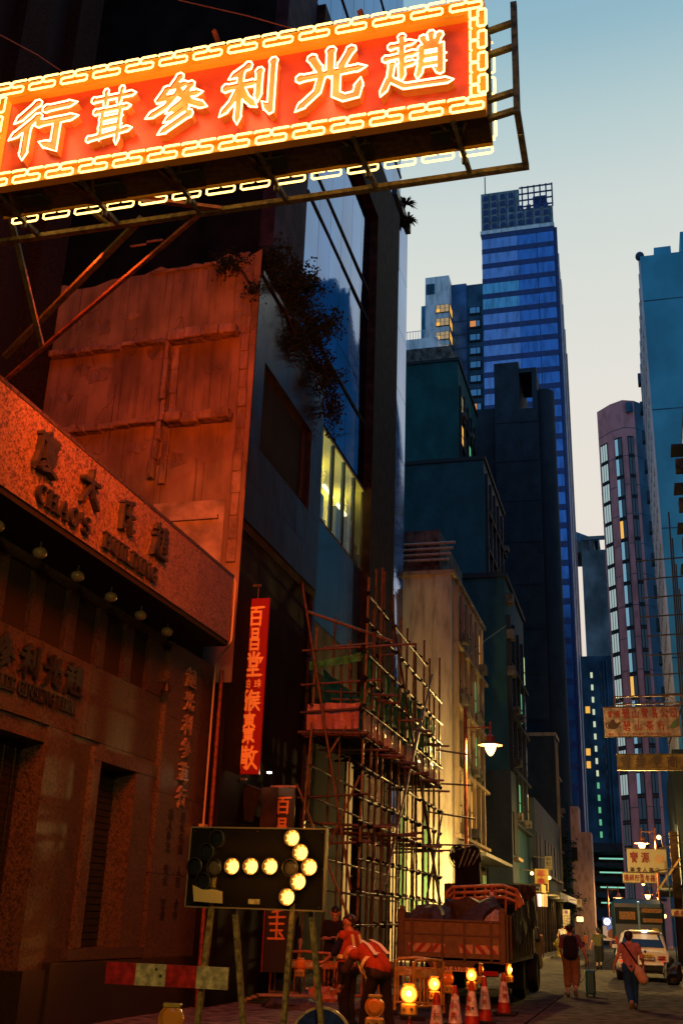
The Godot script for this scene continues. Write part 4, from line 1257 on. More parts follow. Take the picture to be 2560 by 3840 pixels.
func left_row() -> void:
	var d3 := blank_block("corner_block", "short teal grey block with roof plants beside the cream building", -61, -71.5, -14, -7.0, 21.2, M.tealwall, M.mullion, 7.0, 0.12)
	for i in 3:
		bbox("cooling_box", Vector3(-6.8, 20.0 - 2.2 * i, -61.8), Vector3(0.5, 0.6, 0.8), 0.04, M.concrete, d3)
	blank_block("teal_block", "middle teal rendered block between the short block and green wall", -72, -84, -16, -9.6, 33.9, M.tealwall, M.mullion, 9.0)
	var d1 := blank_block("green_block", "tall plain dark green side wall topped by a concrete parapet", -86, -98, -21, -13.7, 50.4, M.greenwall, M.mullion, 12.0)
	box("parapet", Vector3(-21, 50.7, -86.2), Vector3(-14.4, 52.2, -97), M.concrete, d1)
	# white penthouse steps behind the green block
	var ph := thing("white_penthouse", "stepped white roof house with railing above the green wall", "building", Vector3(-22, 50, -101))
	var a := on_z(1525, 1275, -101)
	var c := on_z(1640, 1275, -101)
	box("wall", Vector3(a.x - 6, 30, -101), Vector3(c.x, a.y, -110), M.whitewall, ph)
	var e := on_z(1700, 1330, -101)
	box("wall", Vector3(c.x, 30, -101.2), Vector3(e.x, e.y, -110), M.whitewall, ph)
	bar("stair_rail", Vector3(c.x - 0.3, a.y + 0.1, -100.9), Vector3(c.x + 1.5, e.y, -100.9), 0.3, 0.15, M.whitewall, ph)
	for i in 12:
		var x := lerpf(a.x, c.x, i / 11.0)
		tube("baluster", Vector3(x, a.y, -101.2), Vector3(x, a.y + 1.1, -101.2), 0.03, M.whitewall, ph, 5)
	tube("rail", Vector3(a.x - 2, a.y + 1.1, -101.2), Vector3(c.x, a.y + 1.1, -101.2), 0.04, M.whitewall, ph, 5)
	# brown slab
	var z := -100.0
	var b := thing("brown_slab_block", "dark brown slab block with notched roof and round stair tower", "building", Vector3(-10, 0, -104))
	var p1 := on_z(1850, 1365, z)
	var p2 := on_z(1942, 1365, z)
	var p3 := on_z(2008, 1380, z)
	var lo := on_z(2075, 2400, z)
	box("wall", Vector3(p1.x, 0, z), Vector3(p2.x, p1.y, z - 14), M.brownwall, b)
	box("wall", Vector3(p2.x, 0, z - 0.1), Vector3(p3.x, p1.y - 5.5, z - 14), M.brownwall, b)
	box("notch_roof", Vector3(p2.x, p1.y - 1.3, z - 0.1), Vector3(p3.x, p1.y - 0.8, z - 6), M.brownwall, b)
	box("notch_post", Vector3(p3.x - 0.5, p1.y - 5.5, z - 0.1), Vector3(p3.x, p1.y - 1.3, z - 3), M.brownwall, b)
	var q := on_z(1808, 1440, z)
	box("wall", Vector3(q.x - 3, 0, z - 1.0), Vector3(p1.x, q.y - 2.5, z - 13), M.brownwall, b)
	var cy := lathe([[0.0, 1.0], [1.0, 1.0], [1.0, 0.0]], 20)
	part("stair_tower", cy, M.brownwall, b, Transform3D(Basis.from_scale(Vector3(1.1, p1.y - 3.0, 1.1)), Vector3(p3.x + 0.55, 0, z - 2.0)))
	for j in 12:
		box("ledge", Vector3(p1.x, 2.0 + 4.4 * j, z), Vector3(p3.x, 2.08 + 4.4 * j, z + 0.05), M.brownwall, b)
	for j in 14:
		box("window", Vector3(p3.x - 0.02, 6.0 + 3.2 * j, z - 4.0), Vector3(p3.x + 0.06, 7.6 + 3.2 * j, z - 6.0), M.lit_dim if j % 4 == 1 else M.dim_glass, b)
	# shops along the left pavement
	for s in [[-58.5, -61.0, M.brownwall], [-71.5, -78.0, M.brownwall], [-78.0, -86.0, M.tealwall], [-86.0, -93.0, M.brownwall]]:
		var t := thing("shop_house", ["grey gap shop with shutter half open", "brown shop house with lit doorway", "teal shop house under a dark awning", "narrow brown shop house near the bend"][[-58.5, -71.5, -78.0, -86.0].find(s[0])], "building", Vector3(-8, 0, s[0]))
		box("wall", Vector3(-12, 0, s[0]), Vector3(-6.6, 9.5, s[1]), s[2], t)
		box("awning", Vector3(-6.6, 3.6, s[0]), Vector3(-5.2, 3.75, s[1]), M.tarp, t)
		box("awning_edge", Vector3(-5.22, 3.35, s[0]), Vector3(-5.16, 3.75, s[1]), [M.awning_warm, M.tarp, M.awning_grey, M.awning_warm][[-58.5, -71.5, -78.0, -86.0].find(s[0])], t)
		var n := int((s[0] - s[1]) / 1.7)
		for i in n:
			var z0: float = s[0] - 1.7 * i
			box("pier", Vector3(-6.6, 0.12, z0), Vector3(-6.4, 3.5, z0 - 0.25), M.brownstone, t)
			box("shop_window", Vector3(-6.6, 0.3, z0 - 0.3), Vector3(-6.55, 3.2, z0 - 1.6), [M.window_dark, M.shop_lit, M.lit_dim][(i + int(-s[0])) % 3], t)
		for i in int((s[0] - s[1]) / 2.4):
			box("window", Vector3(-6.6, 5.2, s[0] - 0.5 - 2.4 * i), Vector3(-6.54, 7.4, s[0] - 2.2 - 2.4 * i), M.window_dark, t)
			box("window_ledge", Vector3(-6.6, 4.9, s[0] - 0.3 - 2.4 * i), Vector3(-6.3, 5.05, s[0] - 2.4 - 2.4 * i), M.creamtrim, t)
	for z2 in [-60.0, -68.0, -75.0, -82.0, -90.0]:
		lamp(Vector3(-6.0, 3.1, z2), Color(1.0, 0.8, 0.42), 2.0, 0.25, "shop_light")
	blank_block("bend_block", "dark brown walk-up where the shops end at the bend", -93.2, -96.8, -13, -6.75, 17.0, M.brownwall, M.creamtrim, 4.5, 0.1)
	# pale rose corner house where the street bends
	var r := thing("rose_house", "pale rose corner house with a creeper at the bend", "building", Vector3(-8, 0, -100))
	var ra := on_z(2142, 3090, -97)
	var rb := on_z(2196, 3120, -97)
	box("wall", Vector3(ra.x - 0.1, 0, -97), Vector3(ra.x + 0.6, ra.y + 1.5, -99.9), M.rosewall, r)
	box("wall", Vector3(ra.x + 0.6, 0, -97.05), Vector3(rb.x + 0.4, rb.y, -99.9), M.rosewall, r)
	var wv := on_z(2155, 3200, -97)
	var win := box("window", Vector3(wv.x - 0.3, wv.y - 0.6, -97.0), Vector3(wv.x + 0.2, wv.y + 0.5, -96.96), M.window_dark, r)
	box("sill", Vector3(wv.x - 0.4, wv.y - 0.72, -97.0), Vector3(wv.x + 0.3, wv.y - 0.62, -96.85), M.creamtrim, win)
	bush("street_creeper", "dark creeper climbing the pale rose corner house", Vector3(-6.4, 1.5, -95.5), [[Vector3(-6.3, 5.5, -95.8), Vector3(0.8, 2.6, 0.5)], [Vector3(-6.0, 3.4, -95.6), Vector3(1.1, 1.6, 0.6)], [Vector3(-6.3, 8.6, -95.9), Vector3(0.8, 1.0, 0.4)]], 900, 0.2)

# ---------------------------------------------------------------- towers behind
func towers() -> void:
	# blue glass tower with a band of characters round its roof
	var z := -150.0
	var b := thing("blue_glass_tower", "tall blue glass tower with dark bands and characters round its roof", "tower", Vector3(-14, 0, -158))
	var tl := on_z(1802, 735, z)
	var tr := on_z(2067, 697, z)
	var bl := on_z(1802, 882, z)
	var x0 := tl.x
	var x1 := tr.x
	box("core", Vector3(x0, 0, z - 0.2), Vector3(x1, bl.y, z - 20), M.band_f, b)
	var pitch := (on_z(1806, 938, z).y - on_z(1812, 1340, z).y) / 7.0
	var y := bl.y
	var k := 0
	var lefts := x0 + (x1 - x0) * 0.5
	var mid := x0 + (x1 - x0) * 0.76
	while y > 6.0:
		box("spandrel", Vector3(x0, y - 0.95, z - 0.2), Vector3(x1, y, z + 0.04), M.band_f, b)
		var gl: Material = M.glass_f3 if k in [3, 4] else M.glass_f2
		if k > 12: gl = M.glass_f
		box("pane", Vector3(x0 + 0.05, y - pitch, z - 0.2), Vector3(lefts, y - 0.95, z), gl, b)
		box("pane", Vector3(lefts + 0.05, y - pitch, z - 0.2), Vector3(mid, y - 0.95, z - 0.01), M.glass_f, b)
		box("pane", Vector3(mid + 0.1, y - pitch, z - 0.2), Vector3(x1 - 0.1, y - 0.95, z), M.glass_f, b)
		y -= pitch
		k += 1
	for i in 6:
		box("side_fin", Vector3(x1, 8, z - 0.4 - 3.2 * i), Vector3(x1 + 0.5, bl.y - 3 * i, z - 0.8 - 3.2 * i), M.whitewall if i in [1, 3] else M.band_f, b)
		box("side_pane", Vector3(x1, 8, z - 0.8 - 3.2 * i), Vector3(x1 + 0.12, bl.y, z - 3.5 - 3.2 * i), M.glass_f if i % 2 else M.dark_glass, b)
	var crown := box("crown", Vector3(x0 - 0.2, bl.y, z - 12), Vector3(x1 + 0.1, bl.y + 0.7, z + 0.1), M.whitewall, b)
	var cut := x0 + (x1 - x0) * 0.54
	box("crown_panel", Vector3(x0, bl.y + 0.7, z - 0.3), Vector3(cut, tl.y + 0.3, z), M.crown, crown)
	var ymid := bl.y + (tl.y - bl.y) * 0.52
	box("crown_panel", Vector3(cut, bl.y + 0.7, z - 0.3), Vector3(x1, ymid, z), M.crown, crown)
	for i in 8:
		var cw := (x1 - x0) / 8.3
		box("crown_rib", Vector3(x0 + cw * (i + 0.9), bl.y + 0.7, z), Vector3(x0 + cw * (i + 0.9) + 0.14, tl.y if i < 4 else ymid, z + 0.1), M.slatewall, crown)
		for j in 5:
			if i > 3 and j > 2: continue
			var ch := (tl.y - bl.y - 0.7) / 5.1
			letter("機", Vector3(x0 + cw * i + cw * 0.25, bl.y + 0.95 + ch * (j + 0.75), z + 0.005), Vector3.RIGHT, Vector3.UP, cw * 0.55, ch * 0.72, 0.05, M.band_f, b, 0.2)
	for i in 6:
		var xx := lerpf(cut + 0.5, x1, i / 5.0)
		box("roof_post", Vector3(xx - 0.12, ymid, z - 0.3), Vector3(xx + 0.12, tr.y + 0.8, z - 0.1), M.band_f, b)
	for i in 4:
		var yy := lerpf(ymid + 0.6, tr.y + 0.6, i / 3.0)
		box("roof_rail", Vector3(cut, yy - 0.1, z - 0.32), Vector3(x1, yy + 0.08, z - 0.08), M.band_f, b)
	box("plant_room", Vector3(lerpf(cut, x1, 0.4), ymid, z - 6), Vector3(lerpf(cut, x1, 0.8), ymid + 3, z - 1), M.band_f, b)
	tube("mast", Vector3(x0 + 0.6, tl.y, z - 1), Vector3(x0 + 0.6, tl.y + 4.6, z - 1), 0.1, M.band_f, b, 6)
	# white residential block with lit corner windows
	z = -170.0
	var g := thing("white_flats", "white residential block with lit corner bay windows and blue flank", "building", Vector3(-30, 0, -178))
	var a0 := on_z(1594, 1064, z)
	var a1 := on_z(1682, 1032, z)
	var a2 := on_z(1706, 1055, z - 3)
	var a3 := on_z(1748, 1045, z - 3)
	var a4 := on_z(1803, 1030, z - 3)
	box("wall", Vector3(a0.x, 0, z), Vector3(a1.x, a1.y, z - 14), M.whitewall, g)
	box("wall", Vector3(a1.x, 0, z - 2.6), Vector3(a3.x, a2.y - 1, z - 14), M.midbluewall, g)
	box("wall", Vector3(a3.x, 0, z - 3), Vector3(a4.x + 3, a4.y - 2, z - 14), M.slatewall, g)
	var b0 := on_z(1564, 1090, z)
	box("wall", Vector3(b0.x, 0, z - 4), Vector3(a0.x, b0.y - 1, z - 14), M.bluewall, g)
	var sm := on_z(1613, 1085, z)
	box("small_window", Vector3(sm.x - 0.8, sm.y - 1.1, z), Vector3(sm.x + 0.8, sm.y + 1.1, z + 0.12), M.slatewall, g)
	var wp := on_z(1658, 1158, z)
	var wd := (wp.y - on_z(1658, 1311, z).y) / 3.0
	for j in 12:
		var yy := wp.y - wd * j
		var w := box("corner_window", Vector3(a1.x - 2.5, yy - 0.85, z), Vector3(a1.x + 0.1, yy + 0.85, z + 0.15), M.mullion, g)
		for q in 3:
			box("pane", Vector3(a1.x - 2.38 + 0.83 * q, yy + 0.04, z + 0.1), Vector3(a1.x - 1.68 + 0.83 * q, yy + 0.75, z + 0.2), M.lit_soft, w)
			box("pane", Vector3(a1.x - 2.38 + 0.83 * q, yy - 0.75, z + 0.1), Vector3(a1.x - 1.68 + 0.83 * q, yy - 0.04, z + 0.2), M.lit_warm if q == 0 else M.lit_soft, w)
		var w2 := box("corner_window", Vector3(a1.x, yy - 0.85, z), Vector3(a1.x + 0.15, yy + 0.85, z - 2.5), M.mullion, g)
		for q in 3:
			box("pane", Vector3(a1.x + 0.1, yy - 0.75, z - 0.1 - 0.83 * q), Vector3(a1.x + 0.2, yy + 0.75, z - 0.8 - 0.83 * q), M.lit_warm, w2)
		var m: Material = M.blue_glass
		if j in [1, 7]: m = M.lit_amber
		var w3 := box("window", Vector3(a3.x + 0.4, yy - 0.3, z - 3), Vector3(a4.x - 0.2, yy + 1.5, z - 2.85), M.mullion, g)
		box("pane", Vector3(a3.x + 0.6, yy + 0.1, z - 2.9), Vector3(lerpf(a3.x, a4.x, 0.6), yy + 1.3, z - 2.8), m, w3)
		box("pane", Vector3(lerpf(a3.x, a4.x, 0.65), yy + 0.1, z - 2.9), Vector3(a4.x - 0.4, yy + 1.3, z - 2.8), M.blue_glass, w3)
		box("floor_line", Vector3(a1.x + 0.2, yy - 1.6, z - 2.6), Vector3(a3.x, yy - 1.5, z - 2.5), M.slatewall, g)
	# rose tower with a bowed front
	z = -130.0
	var L := thing("rose_tower", "slim rose clad tower with bowed front and pale window strips", "tower", Vector3(1, 0, -134))
	var pts := [on_z(2238, 1575, z - 3), on_z(2285, 1530, z - 1), on_z(2330, 1500, z), on_z(2372, 1488, z - 0.5), on_z(2412, 1484, z - 2), on_z(2470, 1484, z - 5)]
	var top: float = pts[2].y
	for i in 5:
		var p: Vector3 = pts[i]
		var q: Vector3 = pts[i + 1]
		var u := Vector3(q.x - p.x, 0, q.z - p.z)
		var n := Vector3(-u.z, 0, u.x).normalized()
		n = n if n.z > 0 else -n
		var st := begin()
		quad(st, Vector3(p.x, 0, p.z), Vector3(q.x, 0, q.z), Vector3(q.x, top, q.z), Vector3(p.x, top, p.z), n)
		quad(st, Vector3(p.x, top, p.z), Vector3(q.x, top, q.z), Vector3(q.x, top, -142), Vector3(p.x, top, -142), Vector3.UP)
		part("facet", st.commit(), M.pinkwall if i < 3 else M.slatewall, L)
		var ub := Basis(u.normalized(), Vector3.UP, n)
		var len := u.length()
		var strip: Array = [[0.4, 0.5], [0.5, 0.55], [0.5, 0.5], [0.0, 0.0], [0.0, 0.0]][i]
		if strip[1] > 0.0:
			for j in 20:
				var y1: float = top - 5.2 - 2.85 * j
				var c: Vector3 = p.lerp(q, strip[0])
				var f := obox("window_strip", Vector3(c.x, y1 - 1.4, c.z) + n * 0.03, Vector3(len * strip[1], 2.8, 0.1), ub, M.mullion, L)
				var mm: Material = M.strip_glass if i < 2 else M.dim_glass
				if i == 1 and j % 7 == 4: mm = M.lit_warm
				if j > 15: mm = M.dim_glass  # darker glass stands for a building mirrored in the lowest panes
				for cc in (3 if i == 0 else 2):
					var nn := 3.0 if i == 0 else 2.0
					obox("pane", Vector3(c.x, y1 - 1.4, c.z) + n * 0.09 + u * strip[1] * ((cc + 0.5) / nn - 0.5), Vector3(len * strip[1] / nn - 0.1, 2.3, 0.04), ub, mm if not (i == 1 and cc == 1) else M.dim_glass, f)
		for j in 14:
			var c2: Vector3 = p.lerp(q, 0.5)
			obox("joint", Vector3(c2.x, top - 4.0 - 4.0 * j, c2.z) + n * 0.01, Vector3(len, 0.08, 0.04), ub, M.slatewall, L)
	var sw := on_z(2356, 1528, z)
	box("small_window", Vector3(sw.x - 0.4, sw.y - 0.7, z), Vector3(sw.x + 0.5, sw.y + 0.7, z + 0.2), M.slatewall, L)
	# blue grey slab on the right
	z = -75.0
	var R := thing("blue_grey_slab", "plain blue grey slab tower with latticed narrow street side", "tower", Vector3(5, 0, -85))
	var c0 := on_z(2396, 962, z)
	box("wall", Vector3(2.75, 0, z), Vector3(16, c0.y, -98), M.greywall, R)
	var u0 := on_z(2452, 950, z)
	var u1 := on_z(2515, 935, z)
	box("roof_room", Vector3(u0.x, c0.y, z - 0.5), Vector3(u1.x, c0.y + 1.0, z - 4), M.greywall, R)
	box("roof_room", Vector3(u1.x + 0.8, c0.y, z - 0.5), Vector3(u1.x + 6.0, c0.y + 2.2, z - 5), M.greywall, R)
	globe("roof_tank", Vector3(2.75, c0.y + 0.2, z - 0.3), Vector3(0.7, 0.8, 0.7), M.slatewall, R)
	for j in 17:
		if j < 5: box("joint", Vector3(2.75, c0.y - 4.2 - 9.5 * j, z), Vector3(16, c0.y - 4.12 - 9.5 * j, z + 0.02), M.slatewall, R)
		var yy := c0.y - 1.5 - 3.0 * j
		box("window_hood", Vector3(2.35, yy - 0.4, z - 18), Vector3(2.75, yy + 0.6, z - 19), M.slatewall, R)
		for i in 9:
			box("window", Vector3(2.69, yy - 1.2, z - 1.0 - 2.2 * i), Vector3(2.75, yy + 0.5, z - 2.4 - 2.2 * i), M.dim_glass, R)
			box("sill", Vector3(2.6, yy - 1.5, z - 0.8 - 2.2 * i), Vector3(2.75, yy - 1.25, z - 2.6 - 2.2 * i), M.whitewall, R)
	for i in 10:
		box("rib", Vector3(2.62, 6, z - 0.25 - 2.2 * i), Vector3(2.75, c0.y, z - 0.6 - 2.2 * i), M.whitewall, R)
	# far tower with pyramid roof and roof frame
	z = -200.0
	var K := thing("pyramid_tower", "distant teal tower with pyramid roof and open roof frame", "tower", Vector3(-5, 0, -206))
	var k0 := on_z(2178, 2065, z)
	var k1 := on_z(2300, 2065, z)
	box("wall", Vector3(k0.x, 0, z), Vector3(k1.x + 4, k0.y, z - 14), M.farwall, K)
	var kt := on_z(2165, 1958, z)
	var kb := on_z(2245, 2020, z)
	var st2 := begin()
	var apex := Vector3(kt.x - 1, kt.y, z - 5)
	var cs := [Vector3(k0.x - 5, kb.y, z - 1), Vector3(kb.x, kb.y, z - 1), Vector3(kb.x, kb.y, z - 10), Vector3(k0.x - 5, kb.y, z - 10)]
	for i in 4: tri(st2, cs[i], cs[(i + 1) % 4], apex, (cs[i] + cs[(i + 1) % 4]) / 2.0 - Vector3(k0.x - 1, kb.y - 1, z - 5))
	part("pyramid_roof", st2.commit(), M.slatewall, K)
	box("roof_storey", Vector3(k0.x - 5, k0.y, z - 1), Vector3(kb.x - 1, kb.y, z - 10), M.farwall, K)
	for i in 5:
		box("roof_post", Vector3(k0.x + 1.6 * i, k0.y, z - 0.5), Vector3(k0.x + 1.6 * i + 0.3, k0.y + 2.2, z - 0.2), M.farwall, K)
	box("roof_beam", Vector3(k0.x, k0.y + 2.2, z - 0.6), Vector3(k1.x + 2, k0.y + 2.9, z), M.farwall, K)
	# older block in front of it with a stair of small lit windows
	z = -165.0
	var o := thing("stair_window_block", "weathered blue block with a column of small lit stair windows", "building", Vector3(-3, 0, -170))
	var o0 := on_z(2168, 2480, z)
	var o1 := on_z(2292, 2440, z)
	box("wall", Vector3(o0.x, 0, z), Vector3(o1.x + 0.5, (o0.y + o1.y) / 2, z - 8), M.slatewall, o)
	for i in 2:
		tube("drain_pipe", Vector3(o0.x + 3.6 + 0.5 * i, 0, z + 0.15), Vector3(o0.x + 3.6 + 0.5 * i, o0.y, z + 0.15), 0.12, M.slatewall, o, 6)
	for j in 16:
		var p := on_z(2216 + 4.6 * j * 0.62, 2532 + 46 * j, z)
		box("window", Vector3(p.x - 0.17, p.y - 0.42, z), Vector3(p.x + 0.17, p.y + 0.42, z + 0.1), M.lit_pale if j < 9 else M.lit_green, o)
		var q := on_z(2250 + 4.6 * j * 0.62, 2532 + 46 * j, z)
		box("window", Vector3(q.x - 0.2, q.y - 0.5, z), Vector3(q.x + 0.2, q.y + 0.5, z + 0.08), M.dim_glass, o)
	for p in [[2204, 2662], [2206, 2820], [2207, 2868]]:
		var q := on_z(p[0], p[1], z)
		box("window", Vector3(q.x - 0.4, q.y - 0.5, z), Vector3(q.x + 0.25, q.y + 0.5, z + 0.1), M.lit_warm, o)
	# car park that closes the end of the street
	z = -135.0
	var cp := thing("car_park", "dark concrete car park deck with strips of greenish light", "building", Vector3(-2, 0, -140))
	var e0 := on_z(2205, 3160, z)
	var e1 := on_z(2400, 3160, z)
	var last := e0.y
	for yy in [3215, 3268, 3325, 3385]:
		var p := on_z(2300, yy, z)
		box("deck", Vector3(e0.x - 5, p.y + 0.55, z), Vector3(e1.x + 5, last, z - 10), M.brownwall, cp)
		var strip := box("strip_lamp", Vector3(e0.x + 1.0, p.y - 0.05, z - 3), Vector3(e1.x, p.y + 0.1, z - 3.4), M.strip_lit, cp)
		last = p.y - 0.6
	box("deck", Vector3(e0.x - 5, 2.6, z), Vector3(e1.x + 5, last, z - 10), M.brownwall, cp)
	box("back_wall", Vector3(e0.x - 5, 0, z - 10), Vector3(e1.x + 5, e0.y, z - 10.3), M.concrete, cp)

func right_row() -> void:
	# the other side of the street, mostly beyond the picture: it shades the street and shows in the glass
	var b := thing("right_terrace", "long dark terrace of walk-up flats facing the shop building", "building", Vector3(8, 0, -15))
	box("wall", Vector3(3.4, 0, 24), Vector3(16, 34, -30), M.concrete, b)
	for j in 10:
		for i in 16:
			box("window", Vector3(3.33, 4.5 + 2.9 * j, 22 - 3.2 * i), Vector3(3.4, 6.0 + 2.9 * j, 20.4 - 3.2 * i), M.dim_glass, b)
	var c := thing("right_flats", "dark flats with window hoods and a small bamboo stage", "building", Vector3(8, 0, -48))
	box("wall", Vector3(3.5, 0, -30.2), Vector3(16, 27.5, -58), M.concrete, c)
	for j in 8:
		for i in 5:
			box("window", Vector3(3.42, 4.6 + 2.9 * j, -33 - 5 * i), Vector3(3.5, 6.2 + 2.9 * j, -35.5 - 5 * i), M.dim_glass, c)
		if j < 4: box("window_hood", Vector3(2.75, 25.4 - 2.2 * j, -53.2), Vector3(3.5, 25.55 - 2.2 * j, -54.6), M.tarp, c)
		bbox("cooling_box", Vector3(3.2, 24.6 - 2.2 * j, -54.0), Vector3(0.55, 0.6, 0.8), 0.03, M.concrete, c)
	# bamboo stage on that front
	var s := thing("bamboo_stage", "thin bamboo stage hanging on the dark flats beside the slab tower", "scaffold", Vector3(3, 8, -56))
	for i in 4:
		tube("pole", Vector3(2.3 + 0.15 * i, 10, -56.5 - 0.9 * i), Vector3(2.5 + 0.12 * i, 23.0 - 1.2 * i, -56.5 - 0.9 * i), 0.045, M.bamboo2, s, 6)
	for j in 10:
		tube("pole", Vector3(0.6 + 0.12 * (j % 3), 11.0 + 1.05 * j, -57.0), Vector3(3.5, 11.1 + 1.05 * j, -57.0), 0.04, M.bamboo2, s, 6)
	tube("pole", Vector3(1.6, 10.6, -57.1), Vector3(3.4, 15.0, -57.1), 0.04, M.bamboo2, s, 6)
	var d := thing("right_shops", "dark shop row with lit signs behind the parked car", "building", Vector3(3, 0, -64))
	box("wall", Vector3(1.75, 0, -58.2), Vector3(8, 10.5, -74.8), M.brownwall, d)
	box("awning", Vector3(0.6, 3.7, -58.2), Vector3(1.75, 3.85, -74), M.tarp, d)
	bar("awning_edge", Vector3(0.6, 3.6, -58.0), Vector3(1.75, 5.1, -58.0), 0.1, 0.1, M.awning_warm, d)
	box("shop_window", Vector3(1.68, 0.5, -58.6), Vector3(1.75, 2.8, -62), M.lit_dim, d)
	box("shop_window", Vector3(1.68, 0.5, -62.4), Vector3(1.75, 2.8, -66), M.window_dark, d)
	box("pillar", Vector3(1.3, 0.1, -58.25), Vector3(1.7, 6.4, -58.05), M.brownstone, d)
	tube("conduit", Vector3(1.25, 0.3, -57.9), Vector3(1.1, 4.4, -57.9), 0.03, M.blue_glass, d, 6)
	box("rear_wall", Vector3(1.76, 2.0, -74.85), Vector3(1.8, 9, -74.95), M.brownwall, d)
	# an unseen block added behind the camera to hold back skylight
	var h := thing("added_end_block", "unseen tall concrete block added before the neon sign to hold back skylight", "building", Vector3(-2, 0, 30))
	box("wall", Vector3(-34, 0, 25), Vector3(20, 46, 40), M.concrete, h)
	for j in 13:
		for i in 9:
			box("window", Vector3(-26 + 4.6 * i, 3 + 3.2 * j, 24.94), Vector3(-23.5 + 4.6 * i, 4.8 + 3.2 * j, 25), M.dim_glass, h)
# ---------------------------------------------------------------- the neon sign over the street
func border_tubes(parent: Node3D, x0: float, x1: float, y0: float, y1: float, z: float, h: float) -> void:
	# double hooks like 2 and S, row after row along all four edges
	var two := [[0.0, 0.1], [0.05, 0.0], [0.43, 0.0], [0.48, 0.1], [0.48, 0.38], [0.43, 0.48], [0.12, 0.48], [0.07, 0.58], [0.07, 0.9], [0.12, 1.0], [0.5, 1.0]]
	var ess := [[1.0, 0.0], [0.57, 0.0], [0.52, 0.1], [0.52, 0.42], [0.57, 0.5], [0.88, 0.5], [0.93, 0.6], [0.93, 0.9], [0.88, 1.0], [0.5, 1.0]]
	var n := 14
	var w := (x1 - x0) / n
	for e in [[y1, -1.0], [y0 + h, -1.0]]:
		for i in n:
			for path in [two, ess]:
				var pts := []
				for p in path: pts.append(Vector3(x0 + (i + p[0] * 0.94 + 0.03) * w, e[0] + e[1] * p[1] * h, z))
				var st := begin()
				sweep(st, pts, 0.0115, 6)
				part("neon_tube", st.commit(), M.neon_yellow, parent)
	var m := 4
	var v := (y1 - y0 - 2.0 * h) / m
	for e in [x0, x1 - h]:
		for i in m:
			for path in [two, ess]:
				var pts := []
				for p in path: pts.append(Vector3(e + p[1] * h, y0 + h + (i + p[0] * 0.9 + 0.05) * v, z))
				var st := begin()
				sweep(st, pts, 0.0115, 6)
				part("neon_tube", st.commit(), M.neon_yellow, parent)

